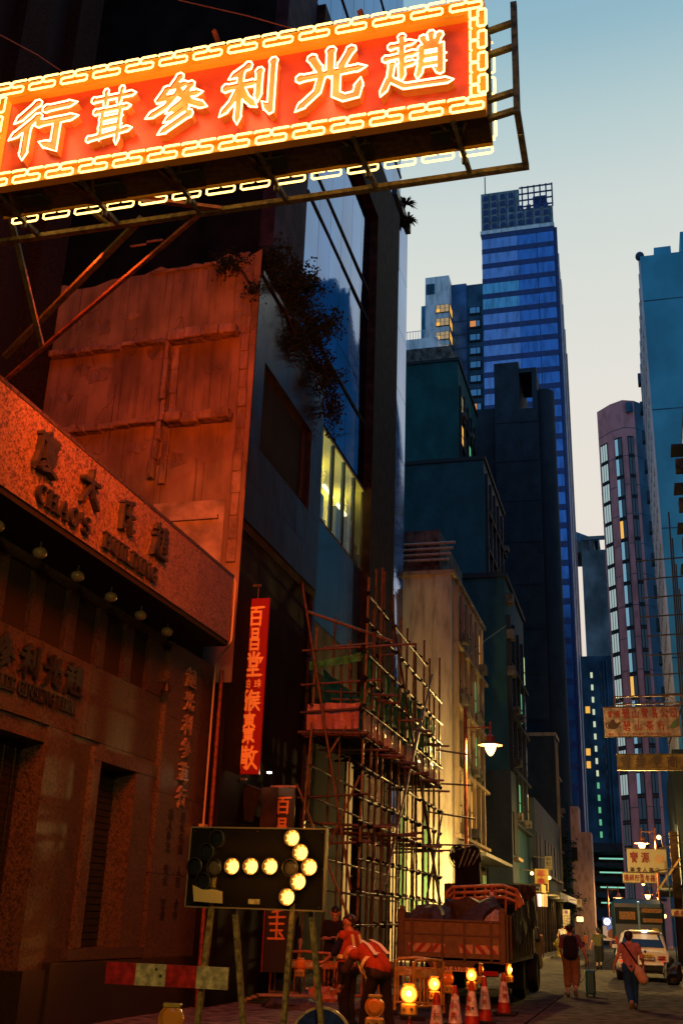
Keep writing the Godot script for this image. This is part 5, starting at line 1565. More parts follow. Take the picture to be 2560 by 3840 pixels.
func neon_sign() -> void:
	M.neon_yellow = glow(Color(1.0, 0.62, 0.16), 4.2)
	M.neon_letter = glow(Color(1.0, 0.6, 0.27), 4.4)
	var s := thing("neon_sign", "long red neon shop sign with yellow meander border over the street", "neon sign", Vector3(-3.7, 8.8, -8.2))
	var x0 := -6.38
	var x1 := -0.98
	var y0 := 8.8
	var y1 := 10.16
	var z := -8.0
	box("cabinet", Vector3(x0, y0 + 0.02, z - 0.4), Vector3(x1, y1 - 0.02, z), M.sign_under, s)
	# ribs and hatches under the cabinet
	for i in 6:
		var x := lerpf(x0 + 0.5, x1 - 0.4, i / 5.0)
		box("hatch", Vector3(x - 0.16, y0 - 0.01, z - 0.3), Vector3(x + 0.14, y0 + 0.02, z - 0.12), M.matte, s)
	var h := 0.17
	for side in [1.0, -1.0]:
		var zf := z if side > 0 else z - 0.4
		box("red_panel", Vector3(x0 + h, y0 + h, zf), Vector3(x1 - h, y1 - h, zf + side * 0.012), M.red_panel, s)
		# yellow border trough: back and two lips
		for q in [[x0, y0, x1, y0 + h], [x0, y1 - h, x1, y1], [x0, y0 + h, x0 + h, y1 - h], [x1 - h, y0 + h, x1, y1 - h]]:
			box("border_trough", Vector3(q[0], q[1], zf), Vector3(q[2], q[3], zf + side * 0.02), M.yellow_paint, s)
		box("lip", Vector3(x0, y0 - 0.012, zf), Vector3(x1, y0, zf + side * (0.1 if side > 0 else 0.015)), M.yellow_paint, s)
		box("lip", Vector3(x0, y1, zf), Vector3(x1, y1 + 0.012, zf + side * 0.1), M.yellow_paint, s)
		box("lip", Vector3(x0 + h, y1 - h - 0.012, zf + side * 0.012), Vector3(x1 - h, y1 - h, zf + side * 0.1), M.yellow_paint, s)
		box("lip", Vector3(x0 + h, y0 + h, zf + side * 0.012), Vector3(x1 - h, y0 + h + 0.012, zf + side * 0.06), M.yellow_paint, s)
		border_tubes(s, x0 + 0.0, x1 + 0.02, y0 - 0.005, y1 + 0.03, zf + side * 0.115, 0.155)
	# raised characters with tubes along their outlines
	var chars := [["行", 30, 275, 415, 610], ["茸", 325, 500, 350, 570], ["參", 548, 768, 318, 552], ["利", 826, 1050, 250, 478], ["光", 1100, 1372, 205, 435], ["趙", 1420, 1694, 145, 382]]
	for c in chars:
		var a := on_z(c[1], (c[3] + c[4]) / 2.0, z + 0.13)
		var b := on_z(c[2], (c[3] + c[4]) / 2.0, z + 0.13)
		var wd := b.x - a.x
		var ht := 0.72
		var corner := Vector3(a.x + wd * 0.04, 9.475 + ht / 2, z + 0.012)
		var l := letter(c[0], corner, Vector3.RIGHT, Vector3.UP, wd * 0.92, ht, 0.085, M.letter_face, s, 0.105 if c[0] in "趙茸" else 0.132, "raised_character")
		for o in outlines(c[0], 0.115 if c[0] in "趙茸" else 0.145):
			var pts := []
			var prev := Vector2(9, 9)
			for p in o:
				if p.distance_to(prev) > 0.012:
					pts.append(corner + Vector3(p.x * wd * 0.92, p.y * ht, 0.115))
					prev = p
			if pts.size() < 3: continue
			var st := begin()
			sweep(st, pts, 0.0095, 6, true)
			part("neon_tube", st.commit(), M.neon_letter, l)
		lamp(Vector3(corner.x + wd * 0.46, 9.45, z + 0.42), Color(1.0, 0.66, 0.42), 0.62, 0.25, "neon_light")
	# frame: rail behind, cross bars, end post
	var rz := z - 0.8
	bar("rail", Vector3(-8.0, 8.8, rz), Vector3(-0.68, 8.8, rz), 0.07, 0.05, M.rail, s)
	bar("end_rail", Vector3(-0.7, 8.8, z), Vector3(-0.7, 8.8, rz - 0.03), 0.06, 0.06, M.steel, s)
	bar("end_post", Vector3(-0.7, 8.77, z), Vector3(-0.7, 10.12, z), 0.06, 0.06, M.steel, s)
	bar("end_post", Vector3(-0.7, 8.77, z - 0.3), Vector3(-0.72, 9.6, z - 0.05), 0.03, 0.03, M.steel, s)
	for y in [8.83, 9.05, 9.6, 9.9]:
		bar("end_bracket", Vector3(-0.98, y, z - 0.08), Vector3(-0.7, y, z - 0.02), 0.05, 0.05, M.rail, s)
	for i in 6:
		var x := -6.2 + 0.98 * i
		bar("cross_bar", Vector3(x, 8.79, z + 0.02), Vector3(x + 0.04, 8.8, rz), 0.045, 0.05, M.steel, s)
		bar("strut", Vector3(x - 0.02, 8.8, z - 0.28), Vector3(x - 0.14, 8.82, z), 0.03, 0.03, M.rail, s)
		bar("strut", Vector3(x + 0.02, 8.8, z - 0.28), Vector3(x + 0.13, 8.82, z), 0.03, 0.03, M.rail, s)
		tube("bolt", Vector3(x + 0.03, 8.76, z - 0.5), Vector3(x + 0.03, 8.70, z - 0.5), 0.03, M.steel, s)
	for p in [[510, 160, 0.3], [1060, 165, 0.2]]:
		var q := on_z(p[0] * 1.6327, p[1], z)
		bar("top_bracket", Vector3(-3.75 if p[2] > 0.25 else -2.2, y1, z - 0.05), Vector3(-3.85 if p[2] > 0.25 else -2.25, y1 + p[2], z + 0.05), 0.05, 0.03, M.redsteel, s)
	# braces down to the shop front
	bar("brace", Vector3(-4.9, 8.85, rz), Vector3(-7.3, 8.1, -10.1), 0.07, 0.05, M.rail, s)
	bar("brace", Vector3(-4.2, 8.8, rz), Vector3(-7.4, 7.74, -10.2), 0.045, 0.04, M.redsteel, s)
	var e := on_x(224, 1189, -6.6)
	bar("brace", Vector3(-6.45, 9.0, -8.6), Vector3(-6.62, 8.02, -9.85), 0.055, 0.045, M.rail, s)
	bar("brace", Vector3(-5.7, 9.1, z - 0.4), Vector3(-5.3, 8.82, rz), 0.05, 0.04, M.rail, s)
	bar("brace", Vector3(-3.95, 8.8, rz + 0.02), Vector3(-4.9, 8.85, z - 0.42), 0.06, 0.04, M.redsteel, s)
	# the light of the tubes, front and back
	area(Vector3(-3.7, 9.48, z + 0.5), Vector3(0, -0.15, 1), 5.2, 1.3, Color(1.0, 0.62, 0.3), 50.0)
	area(Vector3(-3.7, 9.46, z - 1.15), Vector3(0, -0.1, -1), 5.2, 1.3, Color(1.0, 0.35, 0.09), 195.0)

# ---------------------------------------------------------------- bamboo scaffold
func bamboo_mesh() -> ArrayMesh:
	var prof := []
	var n := 9
	for i in n:
		var y := float(i) / n
		prof.append([0.93, y + 0.004 - 0.5])
		prof.append([0.93, y + 0.104 - 0.5])
		prof.append([1.16, y + 0.1075 - 0.5])
	prof.append([0.93, 0.5])
	return lathe(prof, 7)

func scaffold() -> void:
	var s := thing("bamboo_scaffold", "tall bamboo scaffold with green netting over the pavement", "scaffold", Vector3(-6.6, 0.13, -29))
	var bm := bamboo_mesh()
	var mats := [M.bamboo, M.bamboo2, M.bamboo3]
	var pole := func(a: Vector3, b: Vector3, r := 0.045) -> void:
		var bs := along(b - a)
		part("pole", bm, mats[rng.randi() % 3], s, Transform3D(Basis(bs.x * r, b - a, bs.z * r), (a + b) / 2.0))
	var tie := func(p: Vector3, r := 0.075) -> void:
		obox("lashing", p, Vector3(r * 1.5, r * 1.3, r * 1.5), Basis(Vector3(0.3, 1, 0.2).normalized(), rng.randf() * TAU), M.lashing, s)
	var zs := [-24.25, -25.15, -25.9, -26.65, -27.5, -28.4, -29.2, -30.1, -31.0, -31.9, -32.7, -33.4, -34.35]
	for i in zs.size():
		var z: float = zs[i]
		var h := 10.0 + rng.randf_range(-0.5, 0.6)
		if i > 3: h -= 0.1 * (i - 3) * (i % 3)
		pole.call(Vector3(-6.2 + rng.randf_range(-0.04, 0.04), 0.13, z + rng.randf_range(-0.05, 0.05)), Vector3(-6.2 + rng.randf_range(-0.1, 0.1), h, z + rng.randf_range(-0.12, 0.12)), 0.036)
		pole.call(Vector3(-6.7 + rng.randf_range(-0.08, 0.08), 0.13, z - 0.35), Vector3(-6.7 + rng.randf_range(-0.12, 0.12), h - rng.randf_range(0.6, 3.0), z - 0.35), 0.026)
		if i % 2 == 0:
			pole.call(Vector3(-7.5, 0.13, z - 0.2), Vector3(-7.45, h - 1.2, z - 0.2), 0.034)
	for y in [1.6, 2.3, 3.0, 3.75, 4.3, 5.0, 5.72, 6.4, 7.1, 7.75, 8.5, 9.2]:
		var z1 := -34.7 if y < 8.6 else -32.0
		if y > 5.9 and y < 6.2: continue
		pole.call(Vector3(-6.13, y + rng.randf_range(-0.06, 0.06), -23.9 if y < 7.0 else -24.5), Vector3(-6.13, y + rng.randf_range(-0.08, 0.08), z1), 0.027)
		for z in zs:
			if rng.randf() < 0.85 and z > z1: tie.call(Vector3(-6.15, y, z))
		if y < 6.5 and y > 2.0:
			pole.call(Vector3(-7.42, y + 0.05, -24.0), Vector3(-7.42, y - 0.05, -34.4), 0.03)
	# poles across
	for a in [[7.85, -7.95, -4.95, -24.3], [7.0, -7.9, -5.75, -24.3], [6.32, -7.7, -5.9, -24.2], [4.35, -7.7, -6.0, -24.3], [3.3, -7.7, -5.9, -24.3], [8.25, -7.6, -5.85, -25.6], [8.0, -7.4, -5.8, -25.9]]:
		pole.call(Vector3(a[1], a[0] - 0.05, a[3]), Vector3(a[2], a[0] + 0.05, a[3] - 0.05), 0.032)
		tie.call(Vector3(-6.2, a[0], a[3]))
	pole.call(Vector3(-7.9, 8.9, -24.4), Vector3(-5.75, 8.25, -25.4), 0.045)
	for i in 11:
		var z: float = zs[i + 1]
		for y in [5.55, 3.75, 6.9]:
			if rng.randf() < 0.6 or y < 6.0:
				pole.call(Vector3(-7.5, y + rng.randf_range(-0.1, 0.1), z), Vector3(-5.75 + rng.randf_range(-0.2, 0.35), y + rng.randf_range(-0.12, 0.12), z + rng.randf_range(-0.1, 0.1)), 0.035)
	for y in [4.0, 5.0, 5.9, 7.0]:
		pole.call(Vector3(-6.6, y, -34.6), Vector3(-5.1 + rng.randf_range(-0.3, 0.2), y - rng.randf_range(0.0, 0.25), -34.5), 0.032)
	# raking poles
	for a in [[-7.75, 9.6, -23.9, -6.3, 2.3, -24.1], [-7.3, 6.0, -23.9, -7.6, 1.0, -24.1], [-6.1, 9.7, -26.6, -6.0, 2.2, -33.6], [-6.05, 3.0, -26.8, -6.0, 8.9, -32.2], [-6.0, 2.5, -26.2, -6.05, 7.6, -31.0], [-7.6, 1.6, -24.2, -6.2, 4.8, -24.25], [-6.2, 1.4, -24.2, -7.7, 4.6, -24.2], [-7.0, 5.2, -24.2, -6.1, 6.9, -24.6], [-6.05, 1.2, -30.6, -6.05, 5.0, -34.4], [-6.0, 5.0, -31.0, -6.0, 1.4, -34.5]]:
		pole.call(Vector3(a[0], a[1], a[2]), Vector3(a[3], a[4], a[5]), 0.033)
	# platform: close-laid poles and a few boards
	for i in 34:
		var z := -24.1 - 0.3 * i
		pole.call(Vector3(-7.7, 5.78 + rng.randf_range(-0.02, 0.02), z), Vector3(-6.0 + rng.randf_range(-0.08, 0.1), 5.74, z + rng.randf_range(-0.06, 0.06)), 0.04)
	for i in 3:
		box("board", Vector3(-7.4 + 0.4 * i, 5.83, -24.2), Vector3(-7.05 + 0.4 * i, 5.87, -34.0), M.olive, s)
	# netting and sheets, gathered and sagging
	wavy_sheet("net", Vector3(-6.27, 7.78, -24.4), Vector3(-6.27, 7.7, -34.1), 1.45, 0.06, M.net, s, 60)
	wavy_sheet("net", Vector3(-7.6, 7.55, -24.45), Vector3(-6.3, 7.75, -24.45), 0.2, 0.03, M.net, s, 12)
	wavy_sheet("net", Vector3(-7.4, 7.5, -25.0), Vector3(-7.4, 7.5, -34.0), 1.6, 0.05, M.net, s, 30)
	wavy_sheet("pink_sheet", Vector3(-7.55, 6.5, -24.32), Vector3(-6.26, 6.5, -24.32), 0.62, 0.09, M.pinksheet, s, 11)
	wavy_sheet("white_sheet", Vector3(-6.24, 6.38, -24.5), Vector3(-6.24, 6.4, -34.2), 0.66, 0.075, M.sheet, s, 60)

func wavy_sheet(called: String, a: Vector3, b: Vector3, drop: float, wave: float, m: Material, parent: Node, n: int) -> void:
	var st := begin()
	var d := (b - a).normalized()
	var out := d.cross(Vector3.UP).normalized()
	var rows := 6
	var g := []
	for i in n + 1:
		var col := []
		var ph := rng.randf_range(-1, 1)
		var sag := rng.randf_range(-0.03, 0.05)
		for j in rows + 1:
			var f := float(j) / rows
			col.append(a.lerp(b, float(i) / n) + out * wave * (ph * (0.3 + 0.7 * f) + 0.5 * sin(i * 1.7 + f * 3.0)) - Vector3(0, drop * f * (1.0 + sag) + sag * 0.4 * (1.0 - f), 0))
		g.append(col)
	for i in n:
		for j in rows:
			quad(st, g[i][j], g[i + 1][j], g[i + 1][j + 1], g[i][j + 1], out)
	st.index()
	part(called, st.commit(), m, parent)

# ---------------------------------------------------------------- signs on the left
func left_signs() -> void:
	var z := -20.6
	var a := on_z(922, 2245, z)
	var b := on_z(1013, 2245, z)
	var c := on_z(876, 2905, z)
	var d := on_z(973, 2905, z)
	var up := ((a + b) / 2.0 - (c + d) / 2.0)
	var h := up.length()
	up = up.normalized()
	var w := 0.5 * ((b.x - a.x) + (d.x - c.x))
	var ux := up.cross(Vector3.BACK).normalized()
	var s := thing("red_banner_sign", "tall red hanging board with gold characters beside the granite shop", "sign", (c + d) / 2.0)
	var mid := (a + b + c + d) / 4.0
	var bs := Basis(ux, up, Vector3.BACK)
	bbox("board", mid, Vector3(w, h, 0.07), 0.012, M.red_sign, s, bs)
	var tlc := mid + up * h / 2.0 - ux * w / 2.0 + Vector3(0, 0, 0.036)
	for q in [["百", 0.16, 0.84, 0.043, 0.165], ["昌", 0.2, 0.82, 0.18, 0.308], ["堂", 0.1, 0.92, 0.323, 0.46], ["珀", 0.2, 0.45, 0.476, 0.525], ["珠", 0.6, 0.87, 0.476, 0.525], ["猴", 0.1, 0.86, 0.537, 0.655], ["棗", 0.2, 0.8, 0.67, 0.83], ["散", 0.14, 0.9, 0.848, 0.975]]:
		letter(q[0], tlc + ux * (q[1] * w) - up * (q[3] * h), ux, up, (q[2] - q[1]) * w, (q[4] - q[3]) * h, 0.012, M.gold, s, 0.13)
	var k := on_z(835, 2203, z)
	var k2 := on_z(980, 2200, z)
	bar("bracket", Vector3(k.x, k.y, z), Vector3(k2.x, k.y, z), 0.05, 0.05, M.steel, s)
	bar("bracket", on_z(870, 2140, z), Vector3(k2.x - 0.2, k.y, z), 0.04, 0.04, M.steel, s)
	tube("hook", Vector3(mid.x + up.x * h / 2, k.y, z), mid + up * (h / 2 + 0.0), 0.015, M.steel, s)
	var k3 := on_z(800, 2922, z)
	bar("bracket", k3, on_z(925, 2922, z), 0.05, 0.05, M.steel, s)
	# black board with orange characters behind the arrow lamp
	z = -21.6
	var t := thing("black_shop_board", "tall black board with orange characters behind the arrow lamp board", "sign", on_z(1030, 3650, z))
	var p0 := on_z(1022, 2955, z)
	var p1 := on_z(1109, 2955, z)
	var q0 := on_z(980, 3645, z)
	var bw := p1.x - p0.x
	bbox("board", Vector3((p0.x + p1.x) / 2, (p0.y + q0.y) / 2, z), Vector3(bw, p0.y - q0.y, 0.06), 0.01, M.black, t)
	box("edge", Vector3(p0.x - 0.02, q0.y, z - 0.03), Vector3(p0.x - 0.004, p0.y, z + 0.035), M.red_sign, t)
	box("cap", Vector3(p0.x - 0.03, p0.y + 0.004, z - 0.05), Vector3(p1.x + 0.03, p0.y + 0.05, z + 0.05), M.redsteel, t)
	var ys := [2985, 3068, 3150, 3232, 3330, 3408, 3455]
	var cs := ["百", "昌", "堂", "光", "大", "千", "玉"]
	for i in 7:
		var y: float = on_z(1050, ys[i], z).y
		letter(cs[i], Vector3(p0.x + bw * 0.14, y, z + 0.032), Vector3.RIGHT, Vector3.UP, bw * 0.74, 0.36, 0.012, M.orange_paint, t, 0.13)
	# darker board leaning out
	var u := thing("leaning_board", "dark board with faded characters leaning out below the red banner", "sign", on_z(920, 3085, -20.9))
	var c0 := on_z(930, 3010, -20.9)
	var lb := Basis(Vector3.BACK, -0.32) * Basis(Vector3.RIGHT, 0.25)
	bbox("board", c0, Vector3(0.42, 0.7, 0.05), 0.01, M.black, u, lb)
	for i in 3:
		for j in 2:
			letter(["大", "光", "百", "合", "高", "人"][i * 2 + j], c0 + lb * Vector3(-0.16 + 0.2 * j, 0.28 - 0.21 * i, 0.027), lb.x, lb.y, 0.15, 0.17, 0.006, M.bronze, u, 0.13)
	box("back_panel", c0 + Vector3(0.15, -0.5, -0.4), c0 + Vector3(0.5, 0.35, -0.36), M.brownstone, u)
	# two small spot lamps that shine on the shop front
	for p in [[873, 2838, -20.4], [1010, 2897, -21.0]]:
		var q := on_z(p[0], p[1], p[2])
		var l := thing("spot_lamp", "tiny lit spot lamp %s" % ("at the red banner's edge" if p[2] > -20.5 else "under the red banner"), "lamp", q, "spot lamps by the red banner")
		obox("lamp_bulb", q, Vector3(0.085, 0.035, 0.05), Basis.IDENTITY, M.lamp_white, l)
		bar("arm", q + Vector3(0, 0.02, -0.02), q + Vector3(-0.25, 0.05, -0.2), 0.02, 0.02, M.black, l)
		lamp(q + Vector3(0.0, -0.06, 0.05), Color(1.0, 0.85, 0.6), 0.12, 0.04, "spot_light")
	# boards and lit signs farther along
	var far := [
		["shop_sign", "yellow hanging board with two dark characters over lit shop", 2002, 3258, 2056, 3346, -62.0, M.sign_yellow, ["華", "泰"], 1],
		["shop_sign", "narrow cream board reading across beside the truck", 1962, 3380, 2012, 3410, -57.0, M.sign_cream, ["村", "合", "村"], 0],
		["shop_sign", "dim hanging board above the yellow board", 2040, 3210, 2070, 3262, -70.0, M.sign_dim, ["和", "記"], 1],
		["shop_sign", "small cream box sign past the notice plate", 2160, 3370, 2180, 3402, -80.0, M.sign_cream, ["合"], 1]]
	for f in far:
		var tl := on_z(f[2], f[3], f[6])
		var br := on_z(f[4], f[5], f[6])
		var o := thing(f[0], f[1], "sign", Vector3((tl.x + br.x) / 2, br.y, f[6]))
		bbox("board", (tl + br) / 2.0, Vector3(br.x - tl.x, tl.y - br.y, 0.15), 0.02, f[7], o)
		var n: int = f[8].size()
		for i in n:
			var vert: int = f[9]
			var cw := (br.x - tl.x) * (0.6 if vert else 0.8 / n)
			var chh := (tl.y - br.y) * (0.8 / n if vert else 0.6)
			var pos := Vector3(tl.x + ((br.x - tl.x) * 0.2 if vert else (br.x - tl.x) * (0.08 + i * 0.9 / n)), tl.y - ((tl.y - br.y) * (0.05 + i * 0.72 / n) if vert else (tl.y - br.y) * 0.2), f[6] + 0.077)
			letter(f[8][i], pos, Vector3.RIGHT, Vector3.UP, cw, chh * (0.8 if vert else 1.0), 0.01, M.dark_red if f[7] != M.sign_dim else M.bronze, o, 0.15)
		if f[2] == 2002:
			for i in 3:
				box("picture", Vector3(lerpf(tl.x, br.x, 0.06 + 0.31 * i), br.y + 0.05, f[6] + 0.075), Vector3(lerpf(tl.x, br.x, 0.32 + 0.31 * i), br.y + 0.42, f[6] + 0.085), M.window_dark, o)
		bar("bracket", Vector3(tl.x, tl.y - 0.1, f[6]), Vector3(-6.6, tl.y - 0.05, f[6]), 0.05, 0.05, M.steel, o)
	# glowing box sign with pink and orange panels
	var gz := -62.5
	var ga := on_z(2005, 3350, gz)
	var gb := on_z(2052, 3402, gz)
	var g := thing("box_sign", "glowing pink and orange box sign under the yellow board", "sign", Vector3((ga.x + gb.x) / 2, gb.y, gz))
	box("case", Vector3(ga.x, gb.y, gz - 0.2), Vector3(gb.x, ga.y, gz), M.steel, g)
	var cols := [M.pink_lit, M.white_lit, M.cream_lit, M.orange_lit]
	for i in 4:
		box("lit_panel", Vector3(lerpf(ga.x, gb.x, i / 4.0) + 0.01, gb.y + 0.03, gz), Vector3(lerpf(ga.x, gb.x, (i + 1) / 4.0) - 0.01, ga.y - 0.03, gz + 0.02), cols[i], g)
	# coffee shop sign at the bend: roundel on a blue panel
	var sa := on_z(2258, 3440, -92)
	var sb := on_z(2292, 3472, -92)
	var cf := thing("roundel_sign", "blue lit sign with a white roundel at the bend", "sign", Vector3(sa.x, sb.y, -92))
	box("panel", Vector3(sa.x, sb.y, -92.1), Vector3(sb.x, sa.y, -92), M.blue_lit, cf)
	var ro := CylinderMesh.new()
	ro.top_radius = 0.27
	ro.bottom_radius = 0.27
	ro.height = 0.03
	part("roundel", ro, M.white_lit, cf, Transform3D(Basis(Vector3.RIGHT, PI / 2), Vector3(sa.x + 0.32, (sa.y + sb.y) / 2, -91.98)))
	var cr := begin()
	for i in 5:
		var an := deg_to_rad(90.0 + (i - 2) * 42.0)
		tri(cr, Vector3(cos(an) * 0.2, sin(an) * 0.2, 0), Vector3(cos(an + 0.5) * 0.07, sin(an + 0.5) * 0.07, 0), Vector3(cos(an - 0.5) * 0.07, sin(an - 0.5) * 0.07, 0), Vector3.BACK)
	part("emblem", cr.commit(), M.blue_lit, cf, Transform3D(Basis(), Vector3(sa.x + 0.32, (sa.y + sb.y) / 2 - 0.03, -91.96)))
	var pa := on_z(2258, 3472, -92)
	var pb := on_z(2300, 3528, -92)
	var po := thing("poster_wall", "lit hoarding with pale poster and red disc below the roundel", "hoarding", Vector3(pa.x, 0, -92))
	box("panel", Vector3(pa.x, pb.y, -92.1), Vector3(pb.x, pa.y, -92), M.poster, po)
	box("screen", Vector3(pa.x + 0.3, pb.y + 0.75, -92), Vector3(pa.x + 0.7, pb.y + 1.1, -91.98), M.blue_lit, po)
	part("disc", ro, M.red_sign, po, Transform3D(Basis(Vector3.RIGHT, PI / 2) * Basis.from_scale(Vector3(1.3, 1, 1.6)), Vector3(pb.x - 0.1, pb.y + 0.45, -91.97)))
	# parking plate on its post by the left kerb
	var na := on_z(2108, 3410, -62)
	var nb := on_z(2137, 3472, -62)
	var no := thing("notice_post", "white parking notice plate on a slim post at the kerb", "sign", Vector3((na.x + nb.x) / 2, 0.13, -62))
	box("plate", Vector3(na.x, nb.y, -62), Vector3(nb.x, na.y, -61.97), M.offwhite, no)
	tube("post", Vector3((na.x + nb.x) / 2, 0.13, -62.06), Vector3((na.x + nb.x) / 2, na.y, -62.06), 0.035, M.steel, no)
	part("disc", ro, M.sign_purple, no, Transform3D(Basis(Vector3.RIGHT, PI / 2) * Basis.from_scale(Vector3(0.33, 0.3, 0.33)), Vector3((na.x + nb.x) / 2, na.y - 0.13, -61.965)))
	for i in 5:
		run_of("中大合", Vector3(na.x + 0.05, na.y - 0.28 - 0.13 * i, -61.968), Vector3(0.12, 0, 0), Vector3.RIGHT, Vector3.UP, 0.1, 0.09, 0.004, M.black, no, 0.14)

# ---------------------------------------------------------------- signs on the right
func board_sign(called: String, label: String, x0: float, y0: float, x1: float, y1: float, z: float, m: Material, wall_x: float) -> Array:
	var a := on_z(x0, y0, z)
	var b := on_z(x1, y1, z)
	var o := thing(called, label, "sign", Vector3((a.x + b.x) / 2, b.y, z))
	bbox("board", Vector3((a.x + b.x) / 2, (a.y + b.y) / 2, z), Vector3(b.x - a.x, a.y - b.y, 0.12), 0.015, m, o)
	for e in [[a.y, 0.03], [b.y - 0.03, 0.03]]:
		box("edging", Vector3(a.x - 0.02, e[0], z - 0.07), Vector3(b.x + 0.02, e[0] + e[1], z + 0.075), M.steel, o)
	bar("bracket", Vector3(b.x - 0.2, a.y + 0.05, z - 0.03), Vector3(wall_x, a.y + 0.35, z - 0.03), 0.05, 0.05, M.steel, o)
	return [o, a, b]

func right_signs() -> void:
	var z := -42.0
	var r := board_sign("tea_sign", "large pale board with red characters, a teapot and a leaf", 2260, 2655, 2552, 2760, z, M.sign_pink, 3.5)
	var o: Node3D = r[0]
	var a: Vector3 = r[1]
	var b: Vector3 = r[2]
	var w := b.x - a.x
	var h := a.y - b.y
	var put := func(chars: String, x: float, y: float, step: float, sx: float, sy: float, m: Material) -> void:
		run_of(chars, Vector3(a.x + w * x, a.y - h * y, z + 0.062), Vector3(w * step, 0, 0), Vector3.RIGHT, Vector3.UP, w * sx, h * sy, 0.012, m, o, 0.12)
	put.call("香港", 0.045, 0.12, 0.088, 0.075, 0.22, M.dark_red)
	put.call("碧山貿易公司", 0.245, 0.05, 0.125, 0.1, 0.34, M.dark_red)
	put.call("碧山茶行", 0.25, 0.48, 0.15, 0.1, 0.34, M.dark_red)
	put.call("高正 香中大正 中大茶合 大中大合人正大和", 0.05, 0.885, 0.0395, 0.033, 0.09, M.dark_red)
	for x in [0.21, 0.835]:
		box("seam", Vector3(a.x + w * x, b.y, z + 0.06), Vector3(a.x + w * x + 0.012, a.y, z + 0.064), M.steel, o)
	# teapot
	var tp := Vector3(a.x + w * 0.115, b.y + h * 0.22, z + 0.062)
	var pot := PackedVector2Array()
	for k in 24:
		var t := TAU * k / 24.0
		pot.append(Vector2(cos(t) * 0.19, 0.16 + sin(t) * 0.14))
	plate("teapot_body", pot, 0.02, Transform3D(Basis(), tp), M.ink, o)
	plate("teapot_lid", PackedVector2Array([Vector2(-0.09, 0.27), Vector2(0.09, 0.27), Vector2(0.07, 0.34), Vector2(0.03, 0.38), Vector2(-0.03, 0.38), Vector2(-0.07, 0.34)]), 0.024, Transform3D(Basis(), tp), M.ink, o)
	plate("teapot_spout", PackedVector2Array([Vector2(0.16, 0.1), Vector2(0.26, 0.24), Vector2(0.3, 0.26), Vector2(0.3, 0.3), Vector2(0.22, 0.29), Vector2(0.15, 0.2)]), 0.016, Transform3D(Basis(), tp), M.ink, o)
	var st := begin()
	var arc := []
	for k in 12:
		var t := deg_to_rad(70.0 + 220.0 * k / 11.0)
		arc.append(tp + Vector3(-0.17 + cos(t) * 0.09, 0.17 + sin(t) * 0.11, 0.012))
	sweep(st, arc, 0.016, 5)
	part("teapot_handle", st.commit(), M.ink, o)
	# leaf
	var lf := PackedVector2Array()
	for p in [[0.0, 0.0], [0.04, 0.12], [0.13, 0.24], [0.3, 0.38], [0.31, 0.2], [0.27, 0.08], [0.18, 0.0], [0.08, -0.03]]: lf.append(Vector2(p[0], p[1]))
	plate("leaf", lf, 0.014, Transform3D(Basis(), Vector3(a.x + w * 0.865, b.y + h * 0.27, z + 0.062)), M.leaf_green, o)
	# truss from which it hangs
	for y in [0.12, 0.42]:
		bar("truss_rail", Vector3(a.x + 0.4, a.y + y, z), Vector3(3.5, a.y + y + 0.04, z), 0.05, 0.05, M.steel, o)
	for i in 6:
		bar("truss_web", Vector3(a.x + 0.4 + 0.5 * i, a.y + (0.12 if i % 2 else 0.42), z), Vector3(a.x + 0.9 + 0.5 * i, a.y + (0.42 if i % 2 else 0.12), z), 0.03, 0.03, M.steel, o)
	bar("truss_end", Vector3(a.x + 0.42, a.y + 0.0, z), Vector3(a.x + 0.42, a.y + 0.44, z), 0.05, 0.05, M.steel, o)
	# dim tan board below it
	r = board_sign("tan_sign", "dim tan board with four black characters under the tea board", 2310, 2830, 2590, 2887, -46.0, M.sign_tan, 3.5)
	a = r[1]
	b = r[2]
	run_of("寶壽堂商", Vector3(a.x + 0.12, a.y - 0.08, -45.93), Vector3(0.62, 0, 0), Vector3.RIGHT, Vector3.UP, 0.42, 0.46, 0.012, M.ink, r[0], 0.13)
	# cream boards by the lamp
	r = board_sign("cream_sign", "large cream board with two red characters and a seal behind lamp", 2347, 3183, 2502, 3272, -52.0, M.sign_cream, 1.75)
	a = r[1]
	b = r[2]
	run_of("寶源", Vector3(a.x + 0.12, a.y - 0.14, -51.93), Vector3(0.5, 0, 0), Vector3.RIGHT, Vector3.UP, 0.36, 0.45, 0.012, M.dark_red, r[0], 0.13)
	run_of("華堂人茶公", Vector3(a.x + 0.1, a.y - 0.8, -51.93), Vector3(0.27, 0, 0), Vector3.RIGHT, Vector3.UP, 0.22, 0.2, 0.012, M.ink, r[0], 0.14)
	var ro := CylinderMesh.new()
	ro.top_radius = 0.2
	ro.bottom_radius = 0.2
	ro.height = 0.02
	part("seal", ro, M.sign_peach, r[0], Transform3D(Basis(Vector3.RIGHT, PI / 2), Vector3(a.x + 1.4, a.y - 0.42, -51.93)))
	r = board_sign("strip_sign", "long cream strip board with red characters in front of the bus", 2332, 3272, 2462, 3312, -50.0, M.sign_cream, 1.75)
	a = r[1]
	b = r[2]
	run_of("港利行", Vector3(a.x + 0.05, a.y - 0.08, -49.93), Vector3(0.22, 0, 0), Vector3.RIGHT, Vector3.UP, 0.19, 0.27, 0.012, M.dark_red, r[0], 0.14)
	run_of("批", Vector3(a.x + 0.72, a.y - 0.05, -49.93), Vector3(0.22, 0, 0), Vector3.RIGHT, Vector3.UP, 0.15, 0.17, 0.012, M.dark_red, r[0], 0.15)
	run_of("發", Vector3(a.x + 0.72, a.y - 0.23, -49.93), Vector3(0.22, 0, 0), Vector3.RIGHT, Vector3.UP, 0.15, 0.17, 0.012, M.dark_red, r[0], 0.15)
